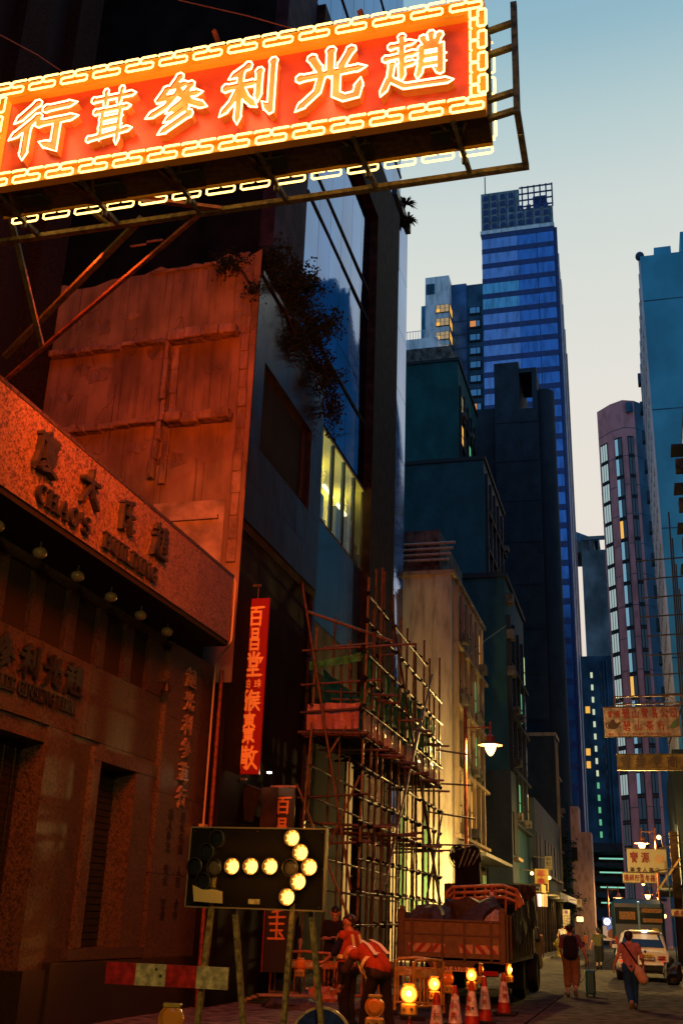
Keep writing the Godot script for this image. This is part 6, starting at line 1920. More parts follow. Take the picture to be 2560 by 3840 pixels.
	run_of("冬菇", Vector3(a.x + 0.93, a.y - 0.08, -49.93), Vector3(0.22, 0, 0), Vector3.RIGHT, Vector3.UP, 0.19, 0.27, 0.012, M.dark_red, r[0], 0.14)
	r = board_sign("small_cream_sign", "small cream board with two dark red characters over dark pavement", 2515, 3410, 2575, 3436, -48.0, M.sign_cream, 3.5)
	a = r[1]
	run_of("成興", Vector3(a.x + 0.07, a.y - 0.04, -47.93), Vector3(0.27, 0, 0), Vector3.RIGHT, Vector3.UP, 0.22, 0.2, 0.012, M.dark_red, r[0], 0.15)

# ---------------------------------------------------------------- street lamps
func street_lamp(label: String, globe_at: Vector3, pole_x: float, pole_top: float, e: float, s: float) -> void:
	var z := globe_at.z
	var o := thing("street_lamp", label, "street lamp", Vector3(pole_x, 0.13, z), "street lamps")
	tube("pole", Vector3(pole_x, 0.13, z), Vector3(pole_x, pole_top, z), 0.085 * s, M.post_red, o, 14, 0.06 * s)
	tube("base", Vector3(pole_x, 0.13, z), Vector3(pole_x, 0.9, z), 0.13 * s, M.post_red, o, 14)
	bar("arm", Vector3(pole_x, globe_at.y + 0.75 * s, z), Vector3(globe_at.x, globe_at.y + 0.75 * s, z), 0.05 * s, 0.05 * s, M.post_red, o)
	bar("brace", Vector3(pole_x, globe_at.y + 0.3 * s, z), Vector3(lerpf(pole_x, globe_at.x, 0.5), globe_at.y + 0.74 * s, z), 0.03 * s, 0.03 * s, M.post_red, o)
	tube("hanger", Vector3(globe_at.x, globe_at.y + 0.35 * s, z), Vector3(globe_at.x, globe_at.y + 0.95 * s, z), 0.04 * s, M.post_red, o)
	var hood := lathe([[0.0, 0.52], [0.08, 0.5], [0.14, 0.44], [0.15, 0.3], [0.18, 0.2], [0.42, 0.14], [0.42, 0.12], [0.2, 0.13], [0.0, 0.15]], 24)
	part("hood", hood, M.post_red, o, Transform3D(Basis.from_scale(Vector3(s, s, s)), globe_at))
	var gl := lathe([[0.0, -0.26], [0.05, -0.245], [0.12, -0.16], [0.18, -0.04], [0.22, 0.12], [0.2, 0.15], [0.0, 0.15]], 20)
	part("lamp_globe", gl, M.lamp_on, o, Transform3D(Basis.from_scale(Vector3(s, s, s) * 0.98), globe_at))
	lamp(globe_at - Vector3(0, 0.03 * s, 0), Color(1.0, 0.8, 0.44), e, 0.12)

func street_lamps() -> void:
	var g := on_z(1838, 2808, -38.0)
	street_lamp("red street lamp with glowing globe beside the cream building", g, on_z(1744, 2808, -38.0).x, g.y + 1.5, 62.0, 1.0)
	g = on_z(2405, 3172, -60.0)
	street_lamp("red street lamp lit in front of the large cream board", g, on_z(2459, 3200, -60).x, g.y + 0.9, 150.0, 0.95)
	g = on_z(2427, 3362, -96.0)
	street_lamp("distant lit street lamp above the bus roof", g, g.x + 0.8, g.y + 1.2, 28.0, 1.1)
	g = on_z(2317, 3373, -104.0)
	street_lamp("distant lit street lamp over the far end of the bus", g, g.x - 0.9, g.y + 1.2, 28.0, 1.1)
	# the lamp post behind the viewer that lights the boards and cones
	street_lamp("red street lamp at the kerb between the terrace and end block", Vector3(0.6, 6.4, 3.5), 1.3, 7.6, 50.0, 1.0)
	# flood lamp on the right wall
	var q := on_z(2468, 3140, -57.0)
	var o := thing("flood_lamp", "bright bare flood lamp on a bracket above the cream board", "lamp", q)
	globe("lamp_bulb", q, Vector3(0.22, 0.22, 0.22), M.lamp_on, o)
	bar("bracket", q, Vector3(1.75, q.y + 0.2, -58.2), 0.04, 0.04, M.steel, o)
	bar("stay", q + Vector3(0.15, -0.5, 0), q + Vector3(0.1, 0, 0), 0.03, 0.03, M.awning_warm, o)
	lamp(q, Color(1.0, 0.75, 0.36), 7.0, 0.1)
	# small lamps under awnings and the warm lantern past the notice plate
	for p in [[1993, 3275, -63.5, 0], [2058, 3292, -66.0, 0], [2173, 3447, -88.0, 1], [2490, 3436, -62.0, 0], [2410, 3315, -70.0, 0]]:
		var c := on_z(p[0], p[1], p[2])
		var l := thing("awning_lamp", ["small white lamp hung left of the yellow board", "small white lamp hung right of the yellow board", "warm square lantern past the notice plate", "small lamp on the dark shop row behind the car", "small white lamp under the strip board"][[1993, 2058, 2173, 2490, 2410].find(p[0])], "lamp", c)
		if p[3]:
			bbox("lamp_box", c, Vector3(0.5, 0.36, 0.2), 0.04, M.lantern_lit, l)
		else:
			globe("lamp_bulb", c, Vector3(0.2, 0.2, 0.2), M.lamp_on, l)
		tube("cord", c, c + Vector3(0, 0.6, 0), 0.02, M.black, l, 5)
		lamp(c, Color(1.0, 0.8, 0.5), 2.5, 0.1)
	# flood light of the site, standing low behind the truck, and the bare bulb on the scaffold
	var f := thing("site_floodlight", "site floodlight on a stand behind the truck, facing cream wall", "floodlight", Vector3(-7.0, 0.13, -43.6))
	for k in 3:
		var an := TAU * k / 3.0
		tube("leg", Vector3(-7.0, 1.0, -43.6), Vector3(-7.0 + cos(an) * 0.5, 0.13, -43.6 + sin(an) * 0.5), 0.02, M.black, f)
	tube("stem", Vector3(-7.0, 1.0, -43.6), Vector3(-7.0, 1.9, -43.6), 0.025, M.black, f)
	obox("housing", Vector3(-7.0, 2.0, -43.5), Vector3(0.4, 0.3, 0.12), Basis(Vector3.RIGHT, 0.1), M.black, f)
	obox("lamp_face", Vector3(-7.0, 2.0, -43.57), Vector3(0.36, 0.26, 0.01), Basis(Vector3.RIGHT, 0.1), M.flood_face, f)
	area(Vector3(-7.0, 2.0, -43.7), Vector3(-0.2, 0.18, -1), 0.36, 0.26, Color(1.0, 0.82, 0.46), 135.0, "flood_light")
	var wb := on_z(1490, 3149, -43.5)
	var bulb := thing("work_bulb", "bare bright bulb hung inside the bamboo scaffold", "lamp", wb)
	globe("lamp_bulb", wb, Vector3(0.13, 0.16, 0.13), M.lamp_white, bulb)
	tube("cord", wb, wb + Vector3(0, 3.6, 0), 0.012, M.black, bulb, 5)
	lamp(wb, Color(1.0, 0.8, 0.42), 5.0, 0.06)
# ---------------------------------------------------------------- road works
func cone_meshes() -> Dictionary:
	return {
		"body": lathe([[0.145, 0.0], [0.14, 0.03], [0.04, 0.74], [0.03, 0.78], [0.0, 0.785]], 18),
		"sleeve": lathe([[0.113, 0.24], [0.116, 0.24], [0.062, 0.62], [0.058, 0.62]], 18),
		"ring": lathe([[0.052, 0.66], [0.055, 0.67], [0.047, 0.72], [0.044, 0.72]], 14)}

func traffic_cone(label: String, at: Vector3, scale := 1.0, turn := 0.0) -> Node3D:
	var o := thing("traffic_cone", label, "traffic cone", at, "traffic cones")
	var q: Dictionary = M.cone_parts
	var t := Transform3D(Basis(Vector3.UP, turn).scaled(Vector3(scale, scale, scale)), at)
	part("body", q.body, M.cone_red, o, t)
	part("sleeve", q.sleeve, M.reflective, o, t)
	bbox("foot", at + Vector3(0, 0.025 * scale, 0), Vector3(0.4, 0.05, 0.4) * scale, 0.015, M.rubber, o, Basis(Vector3.UP, turn))
	for i in 2:
		var ch: String = ["和", "興"][i]
		var y := 0.56 - 0.15 * i
		var r := 0.07 + (0.56 - y) * 0.142 + 0.003
		letter(ch, at + (Basis(Vector3.UP, turn) * Vector3(-0.05, y, r + 0.013)) * scale, Basis(Vector3.UP, turn).x, Vector3(0, 0.99, -0.14), 0.1 * scale, 0.12 * scale, 0.006, M.cone_red, o, 0.09)
	return o

func beacon(label: String, at: Vector3, lit: bool, turn: float, stand: int) -> void:
	# at = middle of the lens
	var o := thing("warning_lamp", label, "warning lamp", Vector3(at.x, 0.0, at.z), "amber warning lamps")
	var b := Basis(Vector3.UP, turn)
	var lens := lathe([[0.0, -0.04], [0.06, -0.037], [0.088, -0.02], [0.095, 0.0], [0.088, 0.02], [0.06, 0.037], [0.0, 0.04]], 22)
	part("lamp_lens", lens, M.amber_lit if lit else M.amber, o, Transform3D(b * Basis(Vector3.RIGHT, PI / 2), at))
	var rim := lathe([[0.094, -0.022], [0.108, -0.018], [0.108, 0.018], [0.094, 0.022]], 22)
	part("rim", rim, M.amber, o, Transform3D(b * Basis(Vector3.RIGHT, PI / 2), at))
	bbox("cap", at + Vector3(0, 0.105, 0), Vector3(0.15, 0.035, 0.06), 0.008, M.yellow_plastic, o, b)
	bbox("battery_box", at + Vector3(0, -0.175, 0), Vector3(0.2, 0.14, 0.11), 0.02, M.yellow_plastic, o, b)
	for i in 2:
		letter(["和", "興"][i], at + b * Vector3(-0.07 + 0.09 * i, -0.15, 0.056), b.x, Vector3.UP, 0.035, 0.045, 0.002, M.ink, o, 0.12)
	if lit:
		globe("lamp_bulb", at + b * Vector3(0.0, 0.005, 0.042), Vector3(0.07, 0.07, 0.02), M.bulb_hot, o)
		lamp(at + b * Vector3(0, 0, 0.1), Color(1.0, 0.5, 0.1), 0.22, 0.06, "beacon_light")
	if stand == 1:
		tube("stake", Vector3(at.x, 0.0, at.z), at - Vector3(0, 0.24, 0), 0.018, M.rubber, o)
		bbox("foot", Vector3(at.x, 0.03, at.z), Vector3(0.3, 0.06, 0.3), 0.01, M.rubber, o)

func barrier(label: String, at: Vector3, turn: float, w: float, m: Material) -> void:
	var o := thing("works_barrier", label, "barrier", at, "plastic works barriers", turn)
	F = o.transform
	for x in [-w / 2, w / 2]:
		tube("post", Vector3(x, 0.08, 0), Vector3(x * 0.96, 0.98, 0), 0.032, m, o)
		bbox("foot", Vector3(x, 0.04, 0), Vector3(0.1, 0.08, 0.5), 0.015, M.rubber, o)
	var st := begin()
	sweep(st, [Vector3(-w * 0.48, 0.9, 0), Vector3(-w * 0.42, 1.0, 0), Vector3(0, 1.03, 0), Vector3(w * 0.42, 1.0, 0), Vector3(w * 0.48, 0.9, 0)], 0.032, 8)
	part("top_rail", st.commit(), m, o)
	bbox("board", Vector3(0, 0.78, 0), Vector3(w * 0.94, 0.17, 0.03), 0.01, m, o)
	tube("low_rail", Vector3(-w / 2, 0.22, 0), Vector3(w / 2, 0.22, 0), 0.026, m, o)
	var n := 7
	for i in n:
		var x := lerpf(-w * 0.42, w * 0.42, float(i) / (n - 1))
		tube("bar", Vector3(x, 0.22, 0), Vector3(x, 0.7, 0), 0.018, m, o, 6)
	bbox("reflector", Vector3(0, 0.78, 0.017), Vector3(w * 0.5, 0.1, 0.004), 0.001, M.board_white, o)
	F = Transform3D.IDENTITY

func road_works() -> void:
	M.bulb_hot = glow(Color(1.0, 0.75, 0.25), 4.0)
	M.cone_parts = cone_meshes()
	# arrow lamp board on trestle legs
	var z := -9.0
	var o := thing("arrow_board", "black arrow board with lit amber lamps pointing along the street", "arrow board", Vector3(-3.2, 0, z))
	var P := func(x: float, y: float) -> Vector3: return on_z(650 + x * 0.574, 3000 + y * 0.574, z)
	var c := Vector3(-3.2, 2.068, z - 0.045)
	bbox("panel", c, Vector3(1.23, 0.655, 0.07), 0.01, M.board_black, o)
	for q in [[-0.615, 0.0, 0.012, 0.66], [0.615, 0.0, 0.012, 0.66], [0.0, 0.327, 1.24, 0.012], [0.0, -0.327, 1.24, 0.012]]:
		obox("edge", c + Vector3(q[0], q[1], 0.008), Vector3(q[2], q[3], 0.07), Basis.IDENTITY, M.board_edge, o)
	for q in [[-0.58, 0.3], [0.0, 0.3], [0.58, 0.3], [-0.58, -0.3], [-0.2, -0.3], [0.3, -0.3], [0.58, -0.3], [-0.6, 0.05], [0.6, 0.0]]:
		tube("screw", c + Vector3(q[0], q[1], 0.035), c + Vector3(q[0], q[1], 0.042), 0.006, M.steel, o, 6)
	var hood := lathe([[0.072, 0.0], [0.072, 0.06], [0.067, 0.062], [0.067, 0.0]], 20)
	var disc := lathe([[0.067, 0.0], [0.06, 0.012], [0.033, 0.02], [0.0, 0.022]], 20)
	var face := Basis(Vector3.RIGHT, PI / 2)
	for q in [[785, 250, 1], [840, 345, 1], [898, 440, 1], [825, 535, 1], [752, 635, 1], [643, 435, 1], [517, 435, 1], [395, 435, 1], [295, 255, 0], [228, 340, 0], [152, 435, 0], [205, 532, 0], [277, 440, 2], [773, 445, 2], [247, 625, 3]]:
		var p: Vector3 = P.call(q[0], q[1])
		p.z = z - 0.008
		var l: MeshInstance3D = part("lamp_hood", hood, M.black, o, Transform3D(face, p))
		var m: Material = [M.dark_glass, M.arrow_lit, M.lens_grey, M.tape][q[2]]
		part("lamp_face", disc, M.arrow_rim if q[2] == 1 else m, l, Transform3D(face, p + Vector3(0, 0, 0.004)))
		if q[2] == 1: part("lamp_core", disc, M.arrow_lit, l, Transform3D(face * Basis.from_scale(Vector3(0.8, 1.0, 0.8)), p + Vector3(0.003, -0.003, 0.014)))
		if q[2] == 1:
			for k in 9:
				var an := TAU * k / 9.0
				globe("lamp_bead", p + Vector3(cos(an) * 0.057, sin(an) * 0.057, 0.024), Vector3(0.014, 0.014, 0.01), M.arrow_bead, l)
			lamp(p + Vector3(0, 0, 0.12), Color(1.0, 0.6, 0.2), 0.03, 0.05, "arrow_light")
		if q[2] == 3:
			plate("tape", PackedVector2Array([Vector2(-0.13, -0.05), Vector2(0.13, -0.06), Vector2(0.12, 0.035), Vector2(0.04, 0.05), Vector2(-0.06, 0.045), Vector2(-0.15, 0.08)]), 0.008, Transform3D(Basis(), p + Vector3(0, 0.0, 0.062)), M.tape, l)
	var lab: Vector3 = P.call(525, 664)
	obox("label_plate", Vector3(lab.x, lab.y, z - 0.006), Vector3(0.1, 0.04, 0.006), Basis.IDENTITY, M.board_white, o)
	for q in [[800, 3413, 745, 3840, 0.0], [1103, 3422, 1066, 3840, 0.0], [862, 3413, 903, 3840, -0.12], [1149, 3422, 1187, 3769, -0.12]]:
		var a := on_z(q[0], q[1], z + q[4] - 0.03)
		var b := on_z(q[2], q[3], z + q[4] - 0.03)
		var f := a + (b - a) * (a.y / (a.y - b.y))
		bar("leg", a + Vector3(0, 0.3, 0), f, 0.05, 0.04, M.leg_yellow, o)
	# striped board clamped to the leg
	var s0 := on_z(400, 3625, z + 0.05)
	var s1 := on_z(853, 3692, z + 0.05)
	var hgt := 0.17
	for i in 4:
		var x0 := lerpf(s0.x, s1.x, i / 4.0)
		var x1 := lerpf(s0.x, s1.x, (i + 1) / 4.0)
		box("stripe", Vector3(x0, 1.11, z + 0.03), Vector3(x1 - 0.001, 1.11 + hgt, z + 0.055), M.board_red if i % 2 == 0 else M.board_white, o)
	box("stripe_backing", Vector3(s0.x + 0.01, 1.12, z + 0.01), Vector3(s1.x - 0.01, 1.27, z + 0.03), M.steel, o)
	for q in [[0.42, 0.05], [0.46, 0.0]]:
		tube("bolt", Vector3(lerpf(s0.x, s1.x, q[0]), 1.19 + q[1], z + 0.055), Vector3(lerpf(s0.x, s1.x, q[0]), 1.19 + q[1], z + 0.06), 0.012, M.black, o, 8)
	# blue round sign, low in front
	var bz := -10.4
	var bc := on_z(1205, 3909, bz)
	var r := thing("round_sign", "blue round keep-side sign with white rim on a low stand", "sign", Vector3(bc.x, 0, bz))
	var rd := CylinderMesh.new()
	rd.top_radius = 0.3
	rd.bottom_radius = 0.3
	rd.height = 0.02
	rd.radial_segments = 48
	part("plate", rd, M.board_white, r, Transform3D(face, bc))
	var rb: CylinderMesh = rd.duplicate()
	rb.top_radius = 0.278
	rb.bottom_radius = 0.278
	part("field", rb, M.sign_blue, r, Transform3D(face, bc + Vector3(0, 0, 0.004)))
	plate("arrow", PackedVector2Array([Vector2(-0.16, -0.2), Vector2(-0.19, 0.02), Vector2(-0.13, -0.03), Vector2(0.08, 0.14), Vector2(0.14, 0.06), Vector2(-0.06, -0.1), Vector2(0.0, -0.16)]), 0.004, Transform3D(Basis(), bc + Vector3(-0.02, -0.02, 0.014)), M.white, r)
	tube("stand", Vector3(bc.x, 0, bz - 0.03), Vector3(bc.x, bc.y + 0.2, bz - 0.03), 0.025, M.steel, r)
	bbox("foot", Vector3(bc.x, 0.04, bz - 0.03), Vector3(0.5, 0.08, 0.5), 0.02, M.rubber, r)
	# cones by the truck
	for q in [[1636, 3720, 16.1, "traffic cone with white sleeve beside the lit lamp cone"], [1705, 3694, 18.1, "traffic cone with torn white sleeve top, before the number plate"], [1767, 3677, 19.7, "traffic cone with dented sleeve and a dark spot, under a lit lamp"], [1815, 3662, 21.4, "traffic cone between the spotted one and the outermost"], [1886, 3647, 23.5, "outermost traffic cone, beside the truck's rear wheel"]]:
		var p := on_z(q[0], q[1], -q[2])
		var k := traffic_cone(q[3], Vector3(p.x, 0.0, p.z), p.y / 0.785, rng.randf_range(-0.5, 0.5))
		if q[0] == 1767:
			tube("spot", p + Vector3(0.03, -0.42, 0.1), p + Vector3(0.03, -0.42, 0.115), 0.02, M.ink, k, 8)
		if q[0] == 1705:
			plate("torn_flap", PackedVector2Array([Vector2(-0.05, 0), Vector2(0.06, -0.02), Vector2(0.07, 0.05), Vector2(0.0, 0.09)]), 0.004, Transform3D(Basis(Vector3.UP, 0.2), p + Vector3(0.0, -0.2, 0.075)), M.reflective, k)
	# lamps: [px, py of the lens, metres away, lit, turn, stand]
	var n := 0
	for q in [[1533, 3727, 14.0, true, 0.1, 0, "lit amber warning lamp on a cone by the bending worker"], [1626, 3690, 18.8, true, 0.5, 1, "lit amber warning lamp behind the cone beside it, half turned"], [1679, 3670, 20.5, false, 0.7, 1, "unlit amber warning lamp left of the number plate"], [1768, 3657, 20.8, true, -0.25, 1, "lit amber warning lamp under the number plate's end"], [1802, 3637, 22.5, false, 1.45, 1, "unlit amber warning lamp seen edge on before the truck"], [1906, 3637, 23.8, true, 1.2, 1, "lit amber warning lamp seen edge on by the outermost cone"], [1405, 3775, 12.5, false, 0.0, 0, "large unlit amber warning lamp before the bending worker"], [643, 3822, 9.0, false, 0.1, 0, "unlit amber warning lamp below the striped board"], [1127, 3615, 22.6, false, 0.1, 1, "unlit amber warning lamp clipped to the barrier behind trestle legs"]]:
		var p := on_z(q[0], q[1], -q[2])
		beacon(q[6], p, q[3], q[4], q[5])
		if q[5] == 0:
			traffic_cone(["traffic cone carrying the lit lamp by the bending worker", "traffic cone carrying the large unlit lamp", "traffic cone carrying the lamp below the striped board"][n], Vector3(p.x, 0, p.z - 0.03), (p.y - 0.25) / 0.785, 0.2)
			n += 1
	# plastic barriers round the dig
	var g := on_z(1150, 3700, -23.4)
	barrier("amber plastic barrier behind the trestle legs", Vector3(g.x, 0, -23.2), 0.1, 1.5, M.orange_plastic)
	g = on_z(1310, 3700, -23.0)
	barrier("amber plastic barrier behind the bending worker", Vector3(g.x, 0, -23.3), -0.05, 1.3, M.orange_plastic)
	g = on_z(1545, 3700, -22.0)
	barrier("yellow plastic barrier at the truck's corner", Vector3(g.x, 0, -22.3), 0.25, 0.8, M.yellow_plastic)
	g = on_z(1620, 3700, -22.0)
	barrier("yellow plastic barrier turned along the truck", Vector3(g.x, 0, -21.6), 1.2, 1.1, M.yellow_plastic)
	# cables, bottle, bundle of things at the dig
	var cb := thing("cable_coil", "loops of black cable hanging on the barrier", "cable", on_z(1200, 3640, -23.0))
	for k in 4:
		var st := begin()
		var pts := []
		var q0 := on_z(1190 + 8 * k, 3625, -23.1)
		for i in 14:
			var t := PI + PI * i / 13.0
			pts.append(q0 + Vector3(0.16 + cos(t) * (0.13 + 0.02 * k), sin(t) * (0.3 + 0.05 * k), 0.02 * k))
		sweep(st, pts, 0.011, 6)
		part("loop", st.commit(), M.black, cb)
	var bt := on_z(1150, 3742, -22.5)
	var bo := thing("blue_bottle", "blue plastic bottle hanging on the barrier", "bottle", bt)
	part("body", lathe([[0.0, -0.16], [0.05, -0.16], [0.055, -0.12], [0.05, 0.06], [0.02, 0.12], [0.02, 0.16], [0.0, 0.16]], 14), M.bottle_blue, bo, Transform3D(Basis(), bt))
	tube("cap", bt + Vector3(0, 0.16, 0), bt + Vector3(0, 0.19, 0), 0.022, M.white, bo)
	for q in [[1050, 3770, -23.6, 0.9, 0.5, M.olive, "olive tool sack on the ground by the barrier"], [1210, 3760, -22.8, 0.7, 0.45, M.orange_plastic, "amber tool crate behind the trestle legs"], [1100, 3800, -20.5, 1.2, 0.35, M.tarp, "dark folded tarpaulin heap by the dig"]]:
		var p := on_z(q[0], q[1], q[2])
		var h := thing("site_bundle", q[6], "bundle", Vector3(p.x, 0, p.z))
		lump(h, Vector3(p.x, q[4] * 0.4, p.z), Vector3(q[3], q[4], 0.6), q[5], 0.12)
	var pv := thing("timber_stack", "low stack of dusty boards on the pavement edge", "timber", Vector3(-7.0, 0.13, -21.5))
	for i in 4:
		obox("board", Vector3(-7.0 + 0.1 * i, 0.16 + 0.045 * i, -21.3), Vector3(1.3, 0.04, 0.22), Basis(Vector3.UP, 0.25 * i - 0.2), M.creamtrim, pv)

func lump(parent: Node3D, c: Vector3, s: Vector3, m: Material, rough: float, called := "heap") -> void:
	var st := begin()
	var nx := FastNoiseLite.new()
	nx.seed = int(c.x * 100.0)
	nx.frequency = 1.4
	var rows := 8
	var cols := 14
	var P := func(i: int, j: int) -> Vector3:
		var th := PI * i / rows
		var ph := TAU * (j % cols) / cols
		var d := Vector3(sin(th) * cos(ph), cos(th), sin(th) * sin(ph))
		d = Vector3(signf(d.x) * pow(absf(d.x), 0.7), d.y, signf(d.z) * pow(absf(d.z), 0.7))
		return c + d * s * 0.5 * (1.0 + rough * 2.0 * nx.get_noise_3dv(d * 1.3))
	for i in rows:
		for j in cols:
			var a: Vector3 = P.call(i, j)
			quad(st, a, P.call(i, j + 1), P.call(i + 1, j + 1), P.call(i + 1, j), a - c)
	part(called, st.commit(), m, parent)

# ---------------------------------------------------------------- truck
func truck() -> void:
	var t := thing("dump_truck", "rusty brown dump truck with hazard stripes seen from behind", "truck", Vector3(-4.2, 0, -25))
	var x0 := -5.45
	var x1 := -2.98
	var z := -25.0
	bbox("tailgate", Vector3((x0 + x1) / 2, 1.33, z - 0.04), Vector3(x1 - x0 - 0.3, 0.82, 0.08), 0.012, M.truck, t)
	for x in [x0 + 0.07, x1 - 0.16]:
		bbox("corner_post", Vector3(x + 0.05, 1.42, z - 0.06), Vector3(0.14, 1.08, 0.16), 0.012, M.truck2, t)
		bbox("hinge", Vector3(x + 0.05, 1.98, z - 0.02), Vector3(0.1, 0.1, 0.12), 0.01, M.truck2, t)
	for i in 4:
		bbox("rib", Vector3(lerpf(x0 + 0.35, x1 - 0.35, i / 3.0) + (0.1 if i == 1 else 0.0), 1.33, z + 0.015), Vector3(0.06, 0.82, 0.04), 0.008, M.truck2, t)
	bbox("rib", Vector3((x0 + x1) / 2, 1.45, z + 0.008), Vector3(x1 - x0 - 0.34, 0.035, 0.02), 0.006, M.truck2, t)
	bbox("rib", Vector3((x0 + x1) / 2, 1.74, z + 0.01), Vector3(x1 - x0 - 0.3, 0.05, 0.04), 0.008, M.truck2, t)
	plate("apron", PackedVector2Array([Vector2(-1.2, 0.28), Vector2(1.2, 0.28), Vector2(1.2, 0.2), Vector2(0.55, 0.2), Vector2(0.42, 0.04), Vector2(-0.42, 0.04), Vector2(-0.55, 0.18), Vector2(-1.2, 0.18)]), 0.06, Transform3D(Basis(), Vector3((x0 + x1) / 2, 0.7, z - 0.06)), M.truck2, t)
	# hazard stripes
	for s in [[x0 + 0.28, x0 + 0.78, 1], [x0 + 0.83, x0 + 1.1, 1], [x1 - 1.05, x1 - 0.76, -1], [x1 - 0.7, x1 - 0.2, -1]]:
		box("hazard_plate", Vector3(s[0], 1.08, z + 0.002), Vector3(s[1], 1.26, z + 0.008), M.hazard_white, t)
		var x: float = s[0] - 0.1
		while x < s[1]:
			var poly := PackedVector2Array([Vector2(x, 1.08), Vector2(x + 0.11, 1.08), Vector2(x + 0.11 + 0.16 * s[2], 1.26), Vector2(x + 0.16 * s[2], 1.26)])
			var clip := Geometry2D.intersect_polygons(poly, PackedVector2Array([Vector2(s[0], 1.08), Vector2(s[1], 1.08), Vector2(s[1], 1.26), Vector2(s[0], 1.26)]))
			for c in clip:
				plate("hazard_stripe", c, 0.003, Transform3D(Basis(), Vector3(0, 0, z + 0.0085)), M.hazard_red, t)
			x += 0.24
	# bed
	for x in [x0 + 0.03, x1 - 0.03]:
		box("side", Vector3(x - 0.03, 0.98, z - 0.15), Vector3(x + 0.03, 1.9, -30.4), M.truck2, t)
		for i in 9:
			box("side_rib", Vector3(x - 0.07, 0.98, z - 0.5 - 0.6 * i), Vector3(x + 0.07, 1.88, z - 0.58 - 0.6 * i), M.truck2, t)
	box("bed", Vector3(x0, 0.9, z - 0.1), Vector3(x1, 0.98, -30.5), M.truck2, t)
	box("chassis", Vector3(x0 + 0.7, 0.55, z - 0.3), Vector3(x1 - 0.7, 0.88, -33), M.greasy, t)
	box("rear_beam", Vector3(x0 + 0.25, 0.62, z - 0.25), Vector3(x1 - 0.25, 0.74, z - 0.35), M.greasy, t)
	box("mudguard", Vector3(x1 - 0.55, 0.25, z - 3.3), Vector3(x1 - 0.02, 0.9, z - 3.32), M.rubber, t)
	box("mudguard", Vector3(x0 + 0.02, 0.25, z - 3.3), Vector3(x0 + 0.55, 0.9, z - 3.32), M.rubber, t)
	for x in [x0 + 0.22, x1 - 0.22]:
		for zz in [-29.2, -32.6]:
			var w := part("wheel", lathe([[0.0, -0.13], [0.3, -0.13], [0.46, -0.16], [0.5, -0.1], [0.5, 0.1], [0.46, 0.16], [0.3, 0.13], [0.0, 0.13]], 26), M.rubber, t, Transform3D(Basis(Vector3.BACK, PI / 2), Vector3(x, 0.5, zz)))
			tube("rim", Vector3(x - 0.1, 0.5, zz), Vector3(x + 0.1, 0.5, zz), 0.26, M.steel, w, 16)
	for x in [x0 + 0.4, x1 - 0.4]:
		box("tail_lamp", Vector3(x - 0.16, 0.64, z - 0.24), Vector3(x + 0.16, 0.74, z - 0.2), M.tail_red, t)
	# number plate
	var pa := on_z(1655, 3623, z + 0.02)
	var pb := on_z(1752, 3645, z + 0.02)
	var np := box("number_plate", Vector3(pa.x, pb.y, z + 0.01), Vector3(pb.x, pa.y, z + 0.025), M.plate_tan, t)
	latin("ST 4170", Vector3(pa.x + 0.04, pb.y + 0.02, z + 0.026), Vector3.RIGHT, Vector3.UP, 0.085, 0.006, M.ink, np, sans_font, pb.x - pa.x - 0.08)
	# cab
	bbox("cab", Vector3((x0 + x1) / 2 - 0.05, 1.75, -32.6), Vector3(2.15, 1.9, 1.8), 0.12, M.truck2, t)
	bbox("cab_roof_rack", Vector3((x0 + x1) / 2 - 0.05, 2.72, -31.6), Vector3(2.3, 0.06, 0.3), 0.02, M.greasy, t)
	box("cab_window", Vector3(x0 + 0.3, 1.95, -31.69), Vector3(x1 - 0.4, 2.5, -31.66), M.dark_glass, t)
	# rolled sheet along the headboard
	wavy_sheet("rolled_sheet", Vector3(x0 + 0.05, 2.72, -30.9), Vector3(x1 + 0.1, 2.72, -30.9), 0.5, 0.08, M.tarp, t, 30)
	wavy_sheet("side_sheet", Vector3(x1 + 0.05, 1.92, -25.4), Vector3(x1 + 0.12, 2.5, -30.8), 0.75, 0.05, M.tarp, t, 26)
	# loader crane folded behind the cab
	var cz := -30.9
	bar("crane_column", Vector3(-4.9, 0.9, cz), Vector3(-4.93, 3.3, cz), 0.26, 0.3, M.greasy, t)
	bar("crane_boom", Vector3(-4.45, 1.5, cz + 0.12), Vector3(-4.52, 3.35, cz + 0.12), 0.3, 0.28, M.greasy, t)
	bbox("crane_head", Vector3(-4.72, 3.42, cz + 0.06), Vector3(0.72, 0.5, 0.42), 0.08, M.greasy, t, Basis(Vector3.BACK, 0.25))
	bar("crane_boom", Vector3(-4.68, 2.0, cz + 0.25), Vector3(-4.7, 3.2, cz + 0.25), 0.14, 0.16, M.greasy, t)
	for k in 4:
		tube("crane_ram", Vector3(-4.94 + 0.13 * k, 3.12 + 0.03 * k, cz + 0.3), Vector3(-4.74 + 0.13 * k, 3.66 - 0.03 * k, cz + 0.3), 0.032 - 0.004 * (k % 2), M.chrome, t, 10)
	tube("crane_pivot", Vector3(-4.72, 3.05, cz - 0.1), Vector3(-4.72, 3.05, cz + 0.38), 0.1, M.greasy, t, 12)
	tube("crane_pivot", Vector3(-4.5, 2.3, cz - 0.1), Vector3(-4.5, 2.3, cz + 0.34), 0.08, M.greasy, t, 12)
